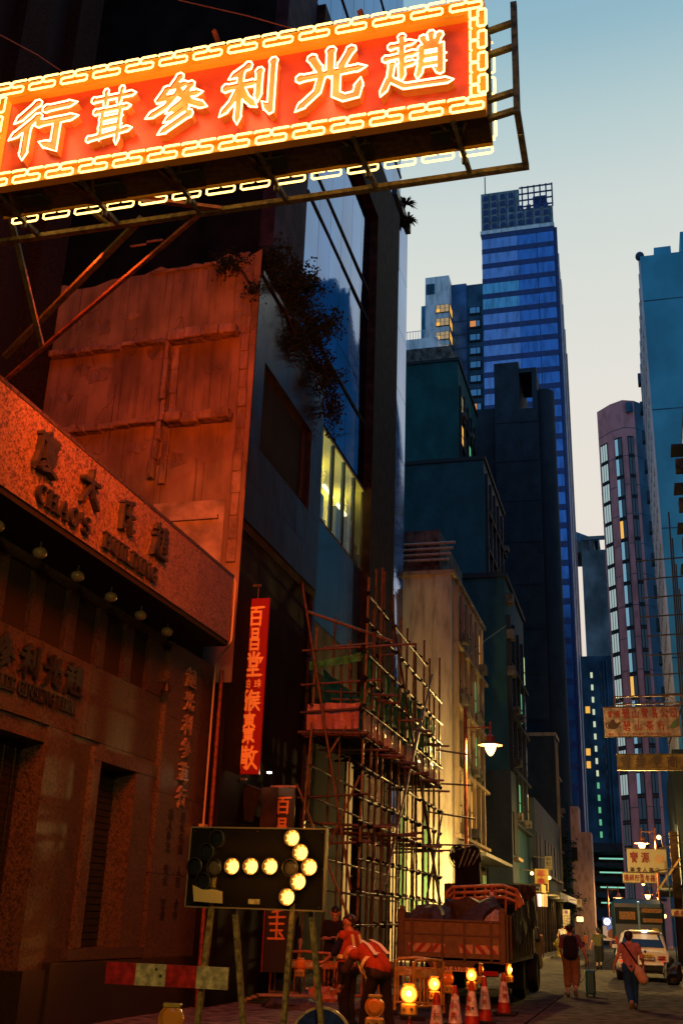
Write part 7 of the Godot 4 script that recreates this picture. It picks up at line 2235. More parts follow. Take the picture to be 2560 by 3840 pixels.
	for k in 10:
		var st := begin()
		var pts := []
		var rr := 0.13 + 0.025 * (k % 4)
		for i in 14:
			var an := deg_to_rad(70.0 + 220.0 * i / 13.0)
			pts.append(Vector3(-5.02 + 0.015 * k + cos(an) * rr * 1.2, 3.42 + 0.03 * (k % 3) + sin(an) * rr * 1.5, cz + 0.1 + 0.035 * (k % 5)))
		sweep(st, pts, 0.012, 6)
		part("hose", st.commit(), M.greasy, t)
	for k in 4:
		var st := begin()
		sweep(st, [Vector3(-4.75, 2.2, cz + 0.3), Vector3(-4.6 + 0.12 * k, 1.9 + 0.1 * k, cz + 0.5), Vector3(-4.4, 2.1 + 0.08 * k, cz + 0.5), Vector3(-4.55 - 0.1 * k, 2.4, cz + 0.4)], 0.014, 6)
		part("hose", st.commit(), M.greasy, t)
	# load, things of its own on the bed
	var l := thing("rubble_load", "heap of dark rubble sacks lying in the truck bed", "rubble", Vector3(-4.5, 1.0, -27))
	lump(l, Vector3(-4.9, 1.55, -26.2), Vector3(1.0, 1.0, 1.4), M.olive, 0.3, "sack")
	lump(l, Vector3(-3.9, 1.6, -26.8), Vector3(1.4, 1.3, 1.6), M.olive, 0.28, "sack")
	lump(l, Vector3(-4.4, 1.5, -28.3), Vector3(1.7, 1.5, 1.8), M.tarp, 0.12, "sack")
	lump(l, Vector3(-3.35, 1.6, -25.9), Vector3(0.45, 0.7, 0.5), M.offwhite, 0.2, "sack")
	for i in 3:
		var b := thing("stacked_barrier", "amber plastic barrier laid on the truck's load, %s" % ["lowest of three", "middle of three", "topmost of three"][i], "barrier", Vector3(-4.0, 1.95 + 0.14 * i, -28.6), "barriers on the truck", 0.06 * i)
		F = b.transform
		var st := begin()
		sweep(st, [Vector3(-0.95, -0.2, 0), Vector3(-0.93, 0.18, 0), Vector3(-0.78, 0.32, 0), Vector3(0.5, 0.4, 0), Vector3(0.85, 0.3, 0), Vector3(1.0, -0.05, 0)], 0.045, 8)
		part("top_rail", st.commit(), M.orange_plastic, b)
		for k in 7:
			tube("bar", Vector3(-0.75 + 0.26 * k, -0.2, 0), Vector3(-0.72 + 0.26 * k, 0.34, 0), 0.028, M.orange_plastic, b, 6)
		F = Transform3D.IDENTITY
	var p := on_z(1842, 3325, -27.4)
	traffic_cone("traffic cone standing on the truck's load", Vector3(p.x, p.y - 0.62, p.z), 0.8, 0.0)

# ---------------------------------------------------------------- car and bus
func loft(sections: Array) -> ArrayMesh:
	# each section is [z, [[x, y], ...]] for the right half, bottom to top; mirrored to the left
	var st := begin()
	var full := []
	for s in sections:
		var ring := []
		for p in s[1]: ring.append(Vector3(p[0], p[1], s[0]))
		for k in range(s[1].size() - 1, -1, -1): ring.append(Vector3(-s[1][k][0], s[1][k][1], s[0]))
		full.append(ring)
	st.set_smooth_group(0)
	for i in full.size() - 1:
		var n: int = full[i].size()
		for k in n:
			var l := (k + 1) % n
			for v in [full[i][k], full[i][l], full[i + 1][l], full[i][k], full[i + 1][l], full[i + 1][k]]:
				st.add_vertex(v)
	for e in [0, full.size() - 1]:
		var c := Vector3.ZERO
		for v in full[e]: c += v
		c /= full[e].size()
		st.set_smooth_group(-1)
		for k in full[e].size():
			var l: int = (k + 1) % full[e].size()
			var q := [full[e][k], c, full[e][l]] if e == 0 else [full[e][k], full[e][l], c]
			for v in q: st.add_vertex(v)
	st.generate_normals()
	return st.commit()

func street_vehicles() -> void:
	var o := thing("parked_car", "white estate car parked at the kerb, seen from behind", "car", Vector3(-0.25, 0, -42))
	F = o.transform
	var body := loft([
		[0.0, [[0.55, 0.42], [0.82, 0.45], [0.88, 0.6], [0.86, 0.92], [0.6, 0.98]]],
		[-0.12, [[0.7, 0.32], [0.92, 0.4], [0.95, 0.65], [0.92, 0.98], [0.72, 1.06]]],
		[-0.5, [[0.75, 0.26], [0.95, 0.36], [0.97, 0.68], [0.93, 1.0], [0.8, 1.08]]],
		[-3.2, [[0.75, 0.26], [0.96, 0.36], [0.97, 0.68], [0.93, 0.98], [0.8, 1.04]]],
		[-4.3, [[0.7, 0.26], [0.93, 0.36], [0.94, 0.62], [0.88, 0.86], [0.7, 0.93]]],
		[-4.7, [[0.5, 0.3], [0.7, 0.4], [0.72, 0.6], [0.68, 0.74], [0.5, 0.78]]]])
	part("body", body, M.car_white, o)
	var cabin := loft([
		[-0.1, [[0.78, 1.02], [0.83, 1.05], [0.8, 1.1], [0.72, 1.14]]],
		[-0.42, [[0.8, 1.0], [0.86, 1.05], [0.72, 1.5], [0.5, 1.56]]],
		[-0.62, [[0.8, 1.0], [0.87, 1.05], [0.71, 1.58], [0.45, 1.66]]],
		[-1.9, [[0.8, 1.0], [0.88, 1.03], [0.72, 1.6], [0.45, 1.69]]],
		[-2.6, [[0.8, 1.0], [0.87, 1.02], [0.7, 1.52], [0.45, 1.6]]],
		[-3.5, [[0.75, 0.98], [0.82, 1.0], [0.76, 1.02], [0.6, 1.04]]]])
	part("cabin", cabin, M.car_white, o)
	var st := begin()
	quad(st, Vector3(-0.74, 1.13, -0.12), Vector3(0.74, 1.13, -0.12), Vector3(0.6, 1.56, -0.46), Vector3(-0.6, 1.56, -0.46), Vector3(0, 0.5, 1))
	part("rear_window", st.commit(), M.car_glass, o, Transform3D(Basis(), Vector3(0, 0, 0.035)))
	bbox("spoiler", Vector3(0, 1.64, -0.48), Vector3(1.2, 0.05, 0.26), 0.02, M.car_white, o)
	bbox("high_brake_lamp", Vector3(0.1, 1.63, -0.34), Vector3(0.16, 0.04, 0.03), 0.008, M.lamp_white, o)
	bbox("bumper", Vector3(0, 0.42, -0.02), Vector3(1.5, 0.2, 0.16), 0.05, M.rubber, o)
	bbox("bumper_lip", Vector3(0, 0.56, 0.0), Vector3(1.62, 0.05, 0.14), 0.02, M.car_white, o)
	for s in [-1.0, 1.0]:
		var sh := begin()
		for k in 2:
			var y := 0.86 - 0.08 * k
			quad(sh, Vector3(s * 0.9, y, -0.02), Vector3(s * 0.5, y - 0.01, 0.03), Vector3(s * 0.5, y - 0.06, 0.035), Vector3(s * 0.91, y - 0.06, -0.01), Vector3(0, 0, 1))
		part("tail_lamp", sh.commit(), M.tail_red, o)
		obox("reflector", Vector3(s * 0.72, 0.66, 0.0), Vector3(0.16, 0.05, 0.02), Basis.IDENTITY, M.tail_lit, o)
		for z in [-0.85, -3.75]:
			var w := part("wheel", lathe([[0.0, -0.1], [0.24, -0.1], [0.33, -0.11], [0.36, -0.06], [0.36, 0.06], [0.33, 0.11], [0.24, 0.1], [0.0, 0.1]], 24), M.rubber, o, Transform3D(Basis(Vector3.BACK, PI / 2), Vector3(s * 0.84, 0.36, z)))
			tube("rim", Vector3(s * 0.8, 0.36, z), Vector3(s * 0.96, 0.36, z), 0.22, M.steel, w, 14)
		bbox("mirror", Vector3(s * 1.02, 1.08, -2.9), Vector3(0.2, 0.14, 0.1), 0.03, M.car_white, o)
		var sg := begin()
		quad(sg, Vector3(s * 0.865, 1.08, -0.6), Vector3(s * 0.87, 1.07, -2.8), Vector3(s * 0.735, 1.5, -2.3), Vector3(s * 0.735, 1.52, -0.8), Vector3(s, 0.3, 0))
		part("side_window", sg.commit(), M.car_glass, o, Transform3D(Basis(), Vector3(s * 0.012, 0.006, 0)))
	part("emblem", lathe([[0.0, 0.012], [0.035, 0.012], [0.05, 0.006], [0.05, 0.0]], 20), M.chrome, o, Transform3D(Basis(Vector3.RIGHT, PI / 2), Vector3(0.08, 0.99, 0.0)))
	part("emblem_field", lathe([[0.0, 0.002], [0.032, 0.0]], 16), M.sign_blue, o, Transform3D(Basis(Vector3.RIGHT, PI / 2), Vector3(0.08, 0.99, 0.014)))
	box("plate_yellow", Vector3(-0.1, 0.82, 0.02), Vector3(0.36, 0.9, 0.03), M.plate_yellow, o)
	latin("YM 613", Vector3(-0.06, 0.832, 0.03), Vector3.RIGHT, Vector3.UP, 0.055, 0.004, M.ink, o, sans_font, 0.36)
	box("plate_black", Vector3(-0.12, 0.7, 0.02), Vector3(0.4, 0.8, 0.03), M.black, o)
	latin("Z·Y8718", Vector3(-0.09, 0.722, 0.03), Vector3.RIGHT, Vector3.UP, 0.06, 0.004, M.white, o, sans_font, 0.46)
	F = Transform3D.IDENTITY
	# bus
	var b := thing("blue_bus", "dark blue bus seen from behind with amber vents", "bus", Vector3(-0.45, 0, -56))
	F = b.transform
	bbox("body", Vector3(0, 1.68, -5.0), Vector3(2.45, 2.7, 10.0), 0.16, M.bus_blue, b)
	bbox("roof", Vector3(0, 3.02, -5.0), Vector3(2.2, 0.14, 9.6), 0.06, M.bus_dark, b)
	box("rear_window", Vector3(-1.05, 1.95, 0.0), Vector3(1.05, 2.7, 0.015), M.dark_glass, b)
	for q in [[-0.85, 2.15, -0.12, 2.5], [0.2, 2.48, 1.12, 2.66], [0.22, 2.05, 1.12, 2.22]]:
		var v := box("vent", Vector3(q[0], q[1], 0.015), Vector3(q[2], q[3], 0.04), M.vent_amber, b)
		var n := int((q[2] - q[0]) / 0.1)
		for i in n:
			box("vent_bar", Vector3(q[0] + 0.1 * i + 0.04, q[1], 0.04), Vector3(q[0] + 0.1 * i + 0.06, q[3], 0.05), M.truck2, v)
	box("centre_strip", Vector3(0.0, 1.6, 0.016), Vector3(0.09, 2.95, 0.03), M.bus_strip, b)
	bbox("roof_lamp", Vector3(0.05, 2.95, 0.0), Vector3(0.1, 0.06, 0.05), 0.01, M.white_lit, b)
	box("engine_door", Vector3(-0.95, 0.7, 0.0), Vector3(0.95, 1.6, 0.02), M.bus_dark, b)
	for x in [-1.05, 1.05]:
		box("tail_lamp", Vector3(x - 0.08, 0.9, 0.0), Vector3(x + 0.08, 1.4, 0.02), M.tail_red, b)
	bbox("bumper", Vector3(0, 0.48, 0.0), Vector3(2.3, 0.28, 0.12), 0.05, M.rubber, b)
	for x in [-1.0, 1.0]:
		for z in [-2.6, -8.0]:
			part("wheel", lathe([[0.0, -0.13], [0.42, -0.13], [0.47, -0.08], [0.47, 0.08], [0.42, 0.13], [0.0, 0.13]], 22), M.rubber, b, Transform3D(Basis(Vector3.BACK, PI / 2), Vector3(x, 0.47, z)))
	plate("badge", PackedVector2Array([Vector2(-0.2, 0), Vector2(-0.16, 0.12), Vector2(-0.06, 0.19), Vector2(0.06, 0.19), Vector2(0.16, 0.12), Vector2(0.2, 0)]), 0.02, Transform3D(Basis(), Vector3(0.75, 1.62, 0.02)), M.sign_yellow, b)
	F = Transform3D.IDENTITY
	# sacks at the right kerb
	var gb := on_z(2505, 3660, -40.5)
	var g := thing("rubbish_sack", "knotted black rubbish sack on the kerb by the car", "sack", Vector3(gb.x + 0.15, 0.0, -40.5))
	lump(g, Vector3(gb.x + 0.15, 0.36, -40.5), Vector3(0.62, 0.75, 0.6), M.sack_black, 0.2, "bag")
	lump(g, Vector3(gb.x + 0.12, 0.76, -40.5), Vector3(0.16, 0.2, 0.16), M.sack_black, 0.3, "knot")
	# hydrant on the left pavement
	var hy := on_y(2095, 3588, 0.13)
	var hd := thing("fire_hydrant", "yellow fire hydrant with domed cap on the lit pavement", "hydrant", hy)
	part("barrel", lathe([[0.2, 0.0], [0.2, 0.06], [0.13, 0.08], [0.12, 0.45], [0.16, 0.48], [0.16, 0.54], [0.2, 0.56], [0.22, 0.7], [0.2, 0.82], [0.13, 0.92], [0.04, 0.97], [0.0, 0.97]], 18), M.hydrant, hd, Transform3D(Basis(), hy))
	for s in [-1.0, 1.0]:
		tube("outlet", hy + Vector3(s * 0.18, 0.66, 0), hy + Vector3(s * 0.29, 0.66, 0), 0.08, M.hydrant, hd, 12)
# ---------------------------------------------------------------- people: joined capsules meshed as one skin
func nets(V: PackedVector3Array, N: PackedVector3Array, I: PackedInt32Array, caps: Array, h: float, k: float) -> void:
	var lo := Vector3(1e9, 1e9, 1e9)
	var hi := -lo
	for c in caps:
		for e in [[c[0], c[2]], [c[1], c[3]]]:
			var m: float = e[1] + 2.5 * h
			lo = lo.min(e[0] - Vector3(m, m, m))
			hi = hi.max(e[0] + Vector3(m, m, m))
	var nx := int((hi.x - lo.x) / h) + 2
	var ny := int((hi.y - lo.y) / h) + 2
	var nz := int((hi.z - lo.z) / h) + 2
	var g := PackedFloat32Array()
	g.resize(nx * ny * nz)
	g.fill(1.0)
	for c in caps:
		var a: Vector3 = c[0]
		var ba: Vector3 = c[1] - a
		var q := maxf(ba.length_squared(), 1e-8)
		var ra: float = c[2]
		var rb: float = c[3]
		var m := maxf(ra, rb) + k + 2.0 * h
		var l0: Vector3 = ((a.min(c[1]) - Vector3(m, m, m) - lo) / h).floor()
		var l1: Vector3 = ((a.max(c[1]) + Vector3(m, m, m) - lo) / h).ceil()
		for x in range(maxi(0, int(l0.x)), mini(nx, int(l1.x) + 1)):
			for y in range(maxi(0, int(l0.y)), mini(ny, int(l1.y) + 1)):
				var row := (x * ny + y) * nz
				for z in range(maxi(0, int(l0.z)), mini(nz, int(l1.z) + 1)):
					var p := Vector3(lo.x + x * h, lo.y + y * h, lo.z + z * h) - a
					var t := clampf(p.dot(ba) / q, 0.0, 1.0)
					var d := (p - ba * t).length() - lerpf(ra, rb, t)
					var o := g[row + z]
					if o < d + k and d < o + k:
						var w := clampf(0.5 + 0.5 * (o - d) / k, 0.0, 1.0)
						g[row + z] = lerpf(o, d, w) - k * w * (1.0 - w)
					elif d < o:
						g[row + z] = d
	var id := PackedInt32Array()
	id.resize(nx * ny * nz)
	id.fill(-1)
	var sx := ny * nz
	for x in nx - 1:
		for y in ny - 1:
			for z in nz - 1:
				var i := x * sx + y * nz + z
				if absf(g[i]) > 1.9 * h: continue
				var c0 := g[i]
				var v := [c0, g[i + sx], g[i + nz], g[i + sx + nz], g[i + 1], g[i + sx + 1], g[i + nz + 1], g[i + sx + nz + 1]]
				var neg := 0
				for e in v:
					if e < 0.0: neg += 1
				if neg == 0 or neg == 8: continue
				var grad := Vector3(v[1] + v[3] + v[5] + v[7] - v[0] - v[2] - v[4] - v[6], v[2] + v[3] + v[6] + v[7] - v[0] - v[1] - v[4] - v[5], v[4] + v[5] + v[6] + v[7] - v[0] - v[1] - v[2] - v[3]).normalized()
				var mean := 0.0
				for e in v: mean += e
				id[i] = V.size()
				V.append(lo + (Vector3(x, y, z) + Vector3(0.5, 0.5, 0.5)) * h - grad * clampf(mean / 8.0, -h, h))
				N.append(grad)
	for x in range(1, nx - 1):
		for y in range(1, ny - 1):
			for z in range(1, nz - 1):
				var i := x * sx + y * nz + z
				var s := g[i] < 0.0
				for ax in 3:
					var st: int = [sx, nz, 1][ax]
					if (g[i + st] < 0.0) == s: continue
					var u: int = [nz, 1, sx][ax]
					var w: int = [1, sx, nz][ax]
					var q := [id[i], id[i - u], id[i - u - w], id[i - w]]
					if q.min() < 0: continue
					var order := [0, 2, 1, 0, 3, 2] if s else [0, 1, 2, 0, 2, 3]
					for e in order: I.append(q[e])

func skin(grids: Array) -> ArrayMesh:
	var V := PackedVector3Array()
	var N := PackedVector3Array()
	var I := PackedInt32Array()
	for gr in grids:
		nets(V, N, I, gr[0], gr[1], gr[2])
	var a := []
	a.resize(Mesh.ARRAY_MAX)
	a[Mesh.ARRAY_VERTEX] = V
	a[Mesh.ARRAY_NORMAL] = N
	a[Mesh.ARRAY_INDEX] = I
	var m := ArrayMesh.new()
	m.add_surface_from_arrays(Mesh.PRIMITIVE_TRIANGLES, a)
	return m

# a standing figure 1.72 m tall that looks along -z; joints can be overridden
func joints(over := {}) -> Dictionary:
	var j := {
		"head": Vector3(0, 1.615, -0.01), "neck": Vector3(0, 1.48, 0.015), "chest": Vector3(0, 1.3, 0.0), "waist": Vector3(0, 1.08, 0.0), "hip": Vector3(0, 0.95, 0.01),
		"shl": Vector3(-0.185, 1.41, 0.01), "shr": Vector3(0.185, 1.41, 0.01), "ell": Vector3(-0.25, 1.13, 0.05), "elr": Vector3(0.25, 1.13, 0.05), "wrl": Vector3(-0.27, 0.88, -0.02), "wrr": Vector3(0.27, 0.88, -0.02),
		"hdl": Vector3(-0.03, -1, -0.15), "hdr": Vector3(0.03, -1, -0.15),
		"hil": Vector3(-0.09, 0.9, 0.01), "hir": Vector3(0.09, 0.9, 0.01), "knl": Vector3(-0.1, 0.49, -0.03), "knr": Vector3(0.1, 0.49, -0.03), "anl": Vector3(-0.1, 0.085, 0.03), "anr": Vector3(0.1, 0.085, 0.03),
		"tol": Vector3(-0.11, 0.03, -0.13), "tor": Vector3(0.11, 0.03, -0.13), "face": Vector3(0, 0, -1)}
	for q in over: j[q] = over[q]
	return j

func hand_caps(w: Vector3, d: Vector3, side: float) -> Array:
	d = d.normalized()
	var across := d.cross(Vector3.UP if absf(d.y) < 0.85 else Vector3(side, 0, 0)).normalized()
	var palm := d.cross(across).normalized()
	var out := []
	var base := w + d * 0.035
	for k in 2:
		var o := across * (0.016 if k == 0 else -0.016)
		out.append([w + o * 0.6, base + o + d * 0.05, 0.021, 0.019])
	var lens := [0.072, 0.082, 0.076, 0.058]
	for k in 4:
		var o := across * lerpf(-0.03, 0.03, k / 3.0)
		var r := base + d * 0.05 + o
		var mid: Vector3 = r + d * lens[k] * 0.5 + palm * 0.006
		var tip: Vector3 = mid + (d * 0.75 + palm * 0.6).normalized() * lens[k] * 0.5
		out.append([r, mid, 0.0098, 0.009])
		out.append([mid, tip, 0.009, 0.0078])
	var t0 := w + d * 0.025 - across * 0.026 * side
	var t1 := t0 + (d * 0.6 - across * side * 0.8).normalized() * 0.042
	out.append([t0, t1, 0.013, 0.011])
	out.append([t1, t1 + (d * 0.9 + palm * 0.3).normalized() * 0.032, 0.0105, 0.009])
	return out

func person(label: String, at: Vector3, turn: float, height: float, J: Dictionary, look: Dictionary) -> Node3D:
	var o := thing("person", label, "person", at, "", turn)
	var s := height / 1.72
	F = Transform3D(Basis(Vector3.UP, turn).scaled(Vector3(s, s, s)), at)
	var j := J
	var cell: float = look.get("cell", 0.024)
	var fat: float = look.get("fat", 0.0)
	var up: Vector3 = (j.neck - j.hip).normalized()
	var side: Vector3 = (j.shr - j.shl).normalized()
	var fwd := side.cross(up).normalized() * -1.0
	if fwd.dot(j.face) < 0.0: fwd = -fwd
	var hu: Vector3 = (j.head - j.neck).normalized()
	var torso := [
		[j.chest - side * 0.075, j.hip - side * 0.06, 0.105 + fat, 0.105 + fat], [j.chest + side * 0.075, j.hip + side * 0.06, 0.105 + fat, 0.105 + fat],
		[j.shl, j.shr, 0.062, 0.062], [j.chest + up * 0.06, j.neck - up * 0.02, 0.1, 0.06], [j.hil, j.hir, 0.105 + fat, 0.105 + fat]]
	var arms := [[j.shl, j.ell, 0.054, 0.042], [j.ell, j.wrl, 0.042, 0.028], [j.shr, j.elr, 0.054, 0.042], [j.elr, j.wrr, 0.042, 0.028]]
	var legs := [[j.hil, j.knl, 0.092, 0.058], [j.knl, j.anl, 0.058, 0.038], [j.hir, j.knr, 0.092, 0.058], [j.knr, j.anr, 0.058, 0.038], [j.anl, j.tol, 0.042, 0.03], [j.anr, j.tor, 0.042, 0.03]]
	var f: Vector3 = j.face.normalized()
	var hs: Vector3 = f.cross(hu).normalized()
	var c: Vector3 = j.head
	var head := [[c + hu * 0.02 + f * -0.015, c + hu * 0.03 + f * 0.01, 0.09, 0.088], [c - hu * 0.05 + f * 0.03, c - hu * 0.085 + f * 0.05, 0.062, 0.045], [c - hu * 0.012 + f * 0.085, c - hu * 0.035 + f * 0.105, 0.012, 0.017],
		[c + hu * 0.025 + f * 0.082 - hs * 0.03, c + hu * 0.025 + f * 0.082 + hs * 0.03, 0.018, 0.018], [c - hu * 0.068 + f * 0.086 - hs * 0.016, c - hu * 0.068 + f * 0.086 + hs * 0.016, 0.011, 0.011],
		[c - hs * 0.09 - hu * 0.03, c - hs * 0.095 + hu * 0.02, 0.014, 0.018], [c + hs * 0.09 - hu * 0.03, c + hs * 0.095 + hu * 0.02, 0.014, 0.018], [j.neck - hu * 0.04, c - hu * 0.03, 0.055, 0.052]]
	var body := skin([[torso + arms + legs + [[j.neck - hu * 0.05, c - hu * 0.04, 0.055, 0.052]], cell, 0.035], [head, 0.012, 0.02], [hand_caps(j.wrl, j.hdl, -1.0), 0.0065, 0.008], [hand_caps(j.wrr, j.hdr, 1.0), 0.0065, 0.008]])
	part("body", body, look.get("skin", M.skin), o)
	for e in [-1.0, 1.0]:
		var ep: Vector3 = c + f * 0.086 + hs * 0.032 * e + hu * 0.004
		globe("eye", ep, Vector3(0.024, 0.016, 0.016), M.ink, o)
	# clothes
	var g := 0.014
	var tors := []
	for q in torso: tors.append([q[0], q[1], q[2] + g, q[3] + g])
	tors[3] = [j.chest + up * 0.05, j.neck - up * 0.05, 0.11, 0.07]
	var sleeve: float = look.get("sleeve", 0.6)
	if look.has("shirt"):
		var caps := tors.duplicate()
		if sleeve > 0.0:
			for a in [[j.shl, j.ell, j.wrl], [j.shr, j.elr, j.wrr]]:
				caps.append([a[0], a[0].lerp(a[1], minf(1.0, sleeve)), 0.066, 0.062])
				if sleeve > 1.0: caps.append([a[1], a[1].lerp(a[2], sleeve - 1.0), 0.058, 0.046])
		part("shirt", skin([[caps, cell, 0.03]]), look.shirt, o)
	if look.has("trousers"):
		var k: float = look.get("leg", 1.0)
		var wide: float = look.get("wide", 0.016)
		var caps := [[j.hil + up * 0.06, j.hir + up * 0.06, 0.115 + fat, 0.115 + fat], [j.hil, j.hir, 0.118 + fat, 0.118 + fat]]
		for a in [[j.hil, j.knl, j.anl], [j.hir, j.knr, j.anr]]:
			caps.append([a[0], a[1], 0.098 + wide * 0.6, 0.066 + wide])
			if k > 0.5: caps.append([a[1], a[1].lerp(a[2], (k - 0.5) * 2.0 - 0.06), 0.066 + wide, 0.05 + wide])
		part("trousers", skin([[caps, cell, 0.03]]), look.trousers, o)
	if look.has("dress"):
		var caps := tors.slice(0, 2) + [[j.hip - side * 0.05, j.hip - up * 0.42 - side * 0.08, 0.12, 0.14], [j.hip + side * 0.05, j.hip - up * 0.42 + side * 0.08, 0.12, 0.14], [j.chest + up * 0.02, j.hip, 0.125, 0.12]]
		part("dress", skin([[caps, cell, 0.05]]), look.dress, o)
	for a in [[j.anl, j.tol], [j.anr, j.tor]]:
		var heel: Vector3 = a[0] - (a[1] - a[0]) * 0.35 - Vector3(0, 0.02, 0)
		part("shoe", skin([[[[heel, a[1], 0.053, 0.046], [a[0] - Vector3(0, 0.0, 0), heel.lerp(a[1], 0.5), 0.058, 0.05]], 0.014, 0.02]]), look.get("shoes", M.rubber), o)
	var hair: Array = [[c + hu * 0.045 - f * 0.03, c + hu * 0.055 + f * 0.025, 0.09, 0.078], [c + hu * 0.02 - f * 0.045, c - hu * 0.04 - f * 0.05, 0.078, 0.05]]
	if look.get("long", 0.0) > 0.0:
		hair.append([c - f * 0.05 + hu * 0.03, c - f * 0.1 - hu * look.long, 0.1, 0.1])
		hair.append([c - f * 0.03 - hs * 0.05, c - f * 0.08 - hu * look.long - hs * 0.06, 0.07, 0.06])
		hair.append([c - f * 0.03 + hs * 0.05, c - f * 0.08 - hu * look.long + hs * 0.06, 0.07, 0.06])
	if look.get("full", 0.0) > 0.0:
		for q in hair:
			q[2] += look.full
			q[3] += look.full
	if not look.has("helmet"):
		part("hair", skin([[hair, 0.016, 0.03]]), look.get("hair", M.hair), o)
	else:
		part("helmet", skin([[[[c + hu * 0.05 - f * 0.03, c + hu * 0.06 + f * 0.02, 0.105, 0.1], [c + hu * 0.025 + f * 0.08 - hs * 0.04, c + hu * 0.025 + f * 0.08 + hs * 0.04, 0.035, 0.035], [c + hu * 0.15 - f * 0.06, c + hu * 0.15 + f * 0.06, 0.02, 0.02]], 0.014, 0.03]]), look.helmet, o)
	if look.has("vest"):
		var caps := []
		for q in tors: caps.append([q[0], q[1], q[2] + 0.012, q[3] + 0.012])
		caps.remove_at(4)
		part("vest", skin([[caps, cell, 0.03]]), look.vest, o)
		# reflective bands as bent strips over the shoulders and round the waist
		for e in [-1.0, 1.0]:
			for back in [-1.0, 1.0]:
				var st := begin()
				var prev := []
				for i in 9:
					var t := i / 8.0
					var ctr: Vector3 = j.chest.lerp(j.hip, t * 0.9) + up * (0.14 * (1.0 - t))
					var p: Vector3 = ctr + side * e * lerpf(0.1, 0.13, t) + fwd * back * lerpf(0.135, 0.182 + fat, minf(1.0, t * 2.2))
					var wv: Vector3 = side * 0.04
					if prev: quad(st, prev[0], prev[1], p + wv, p - wv, fwd * back)
					prev = [p - wv, p + wv]
				part("reflective_band", st.commit(), M.reflective_yellow, o)
		var stw := begin()
		var pv := []
		for i in 21:
			var t := TAU * i / 20.0
			var ctr: Vector3 = j.hip + up * 0.14
			var p: Vector3 = ctr + side * cos(t) * (0.225 + fat) + fwd * sin(t) * (0.168 + fat)
			if pv: quad(stw, pv[0], pv[1], p + up * 0.03, p - up * 0.03, p - ctr)
			pv = [p - up * 0.03, p + up * 0.03]
		part("reflective_band", stw.commit(), M.reflective_yellow, o)
	F = Transform3D.IDENTITY
	return o

func cloth(c: Color) -> StandardMaterial3D:
	var m := tmat(c, 0.92, M.soft, Vector3(1.6, 0.9, 1.6), M.bumps, 1.0)
	m.rim_enabled = true
	m.rim = 0.2
	return m

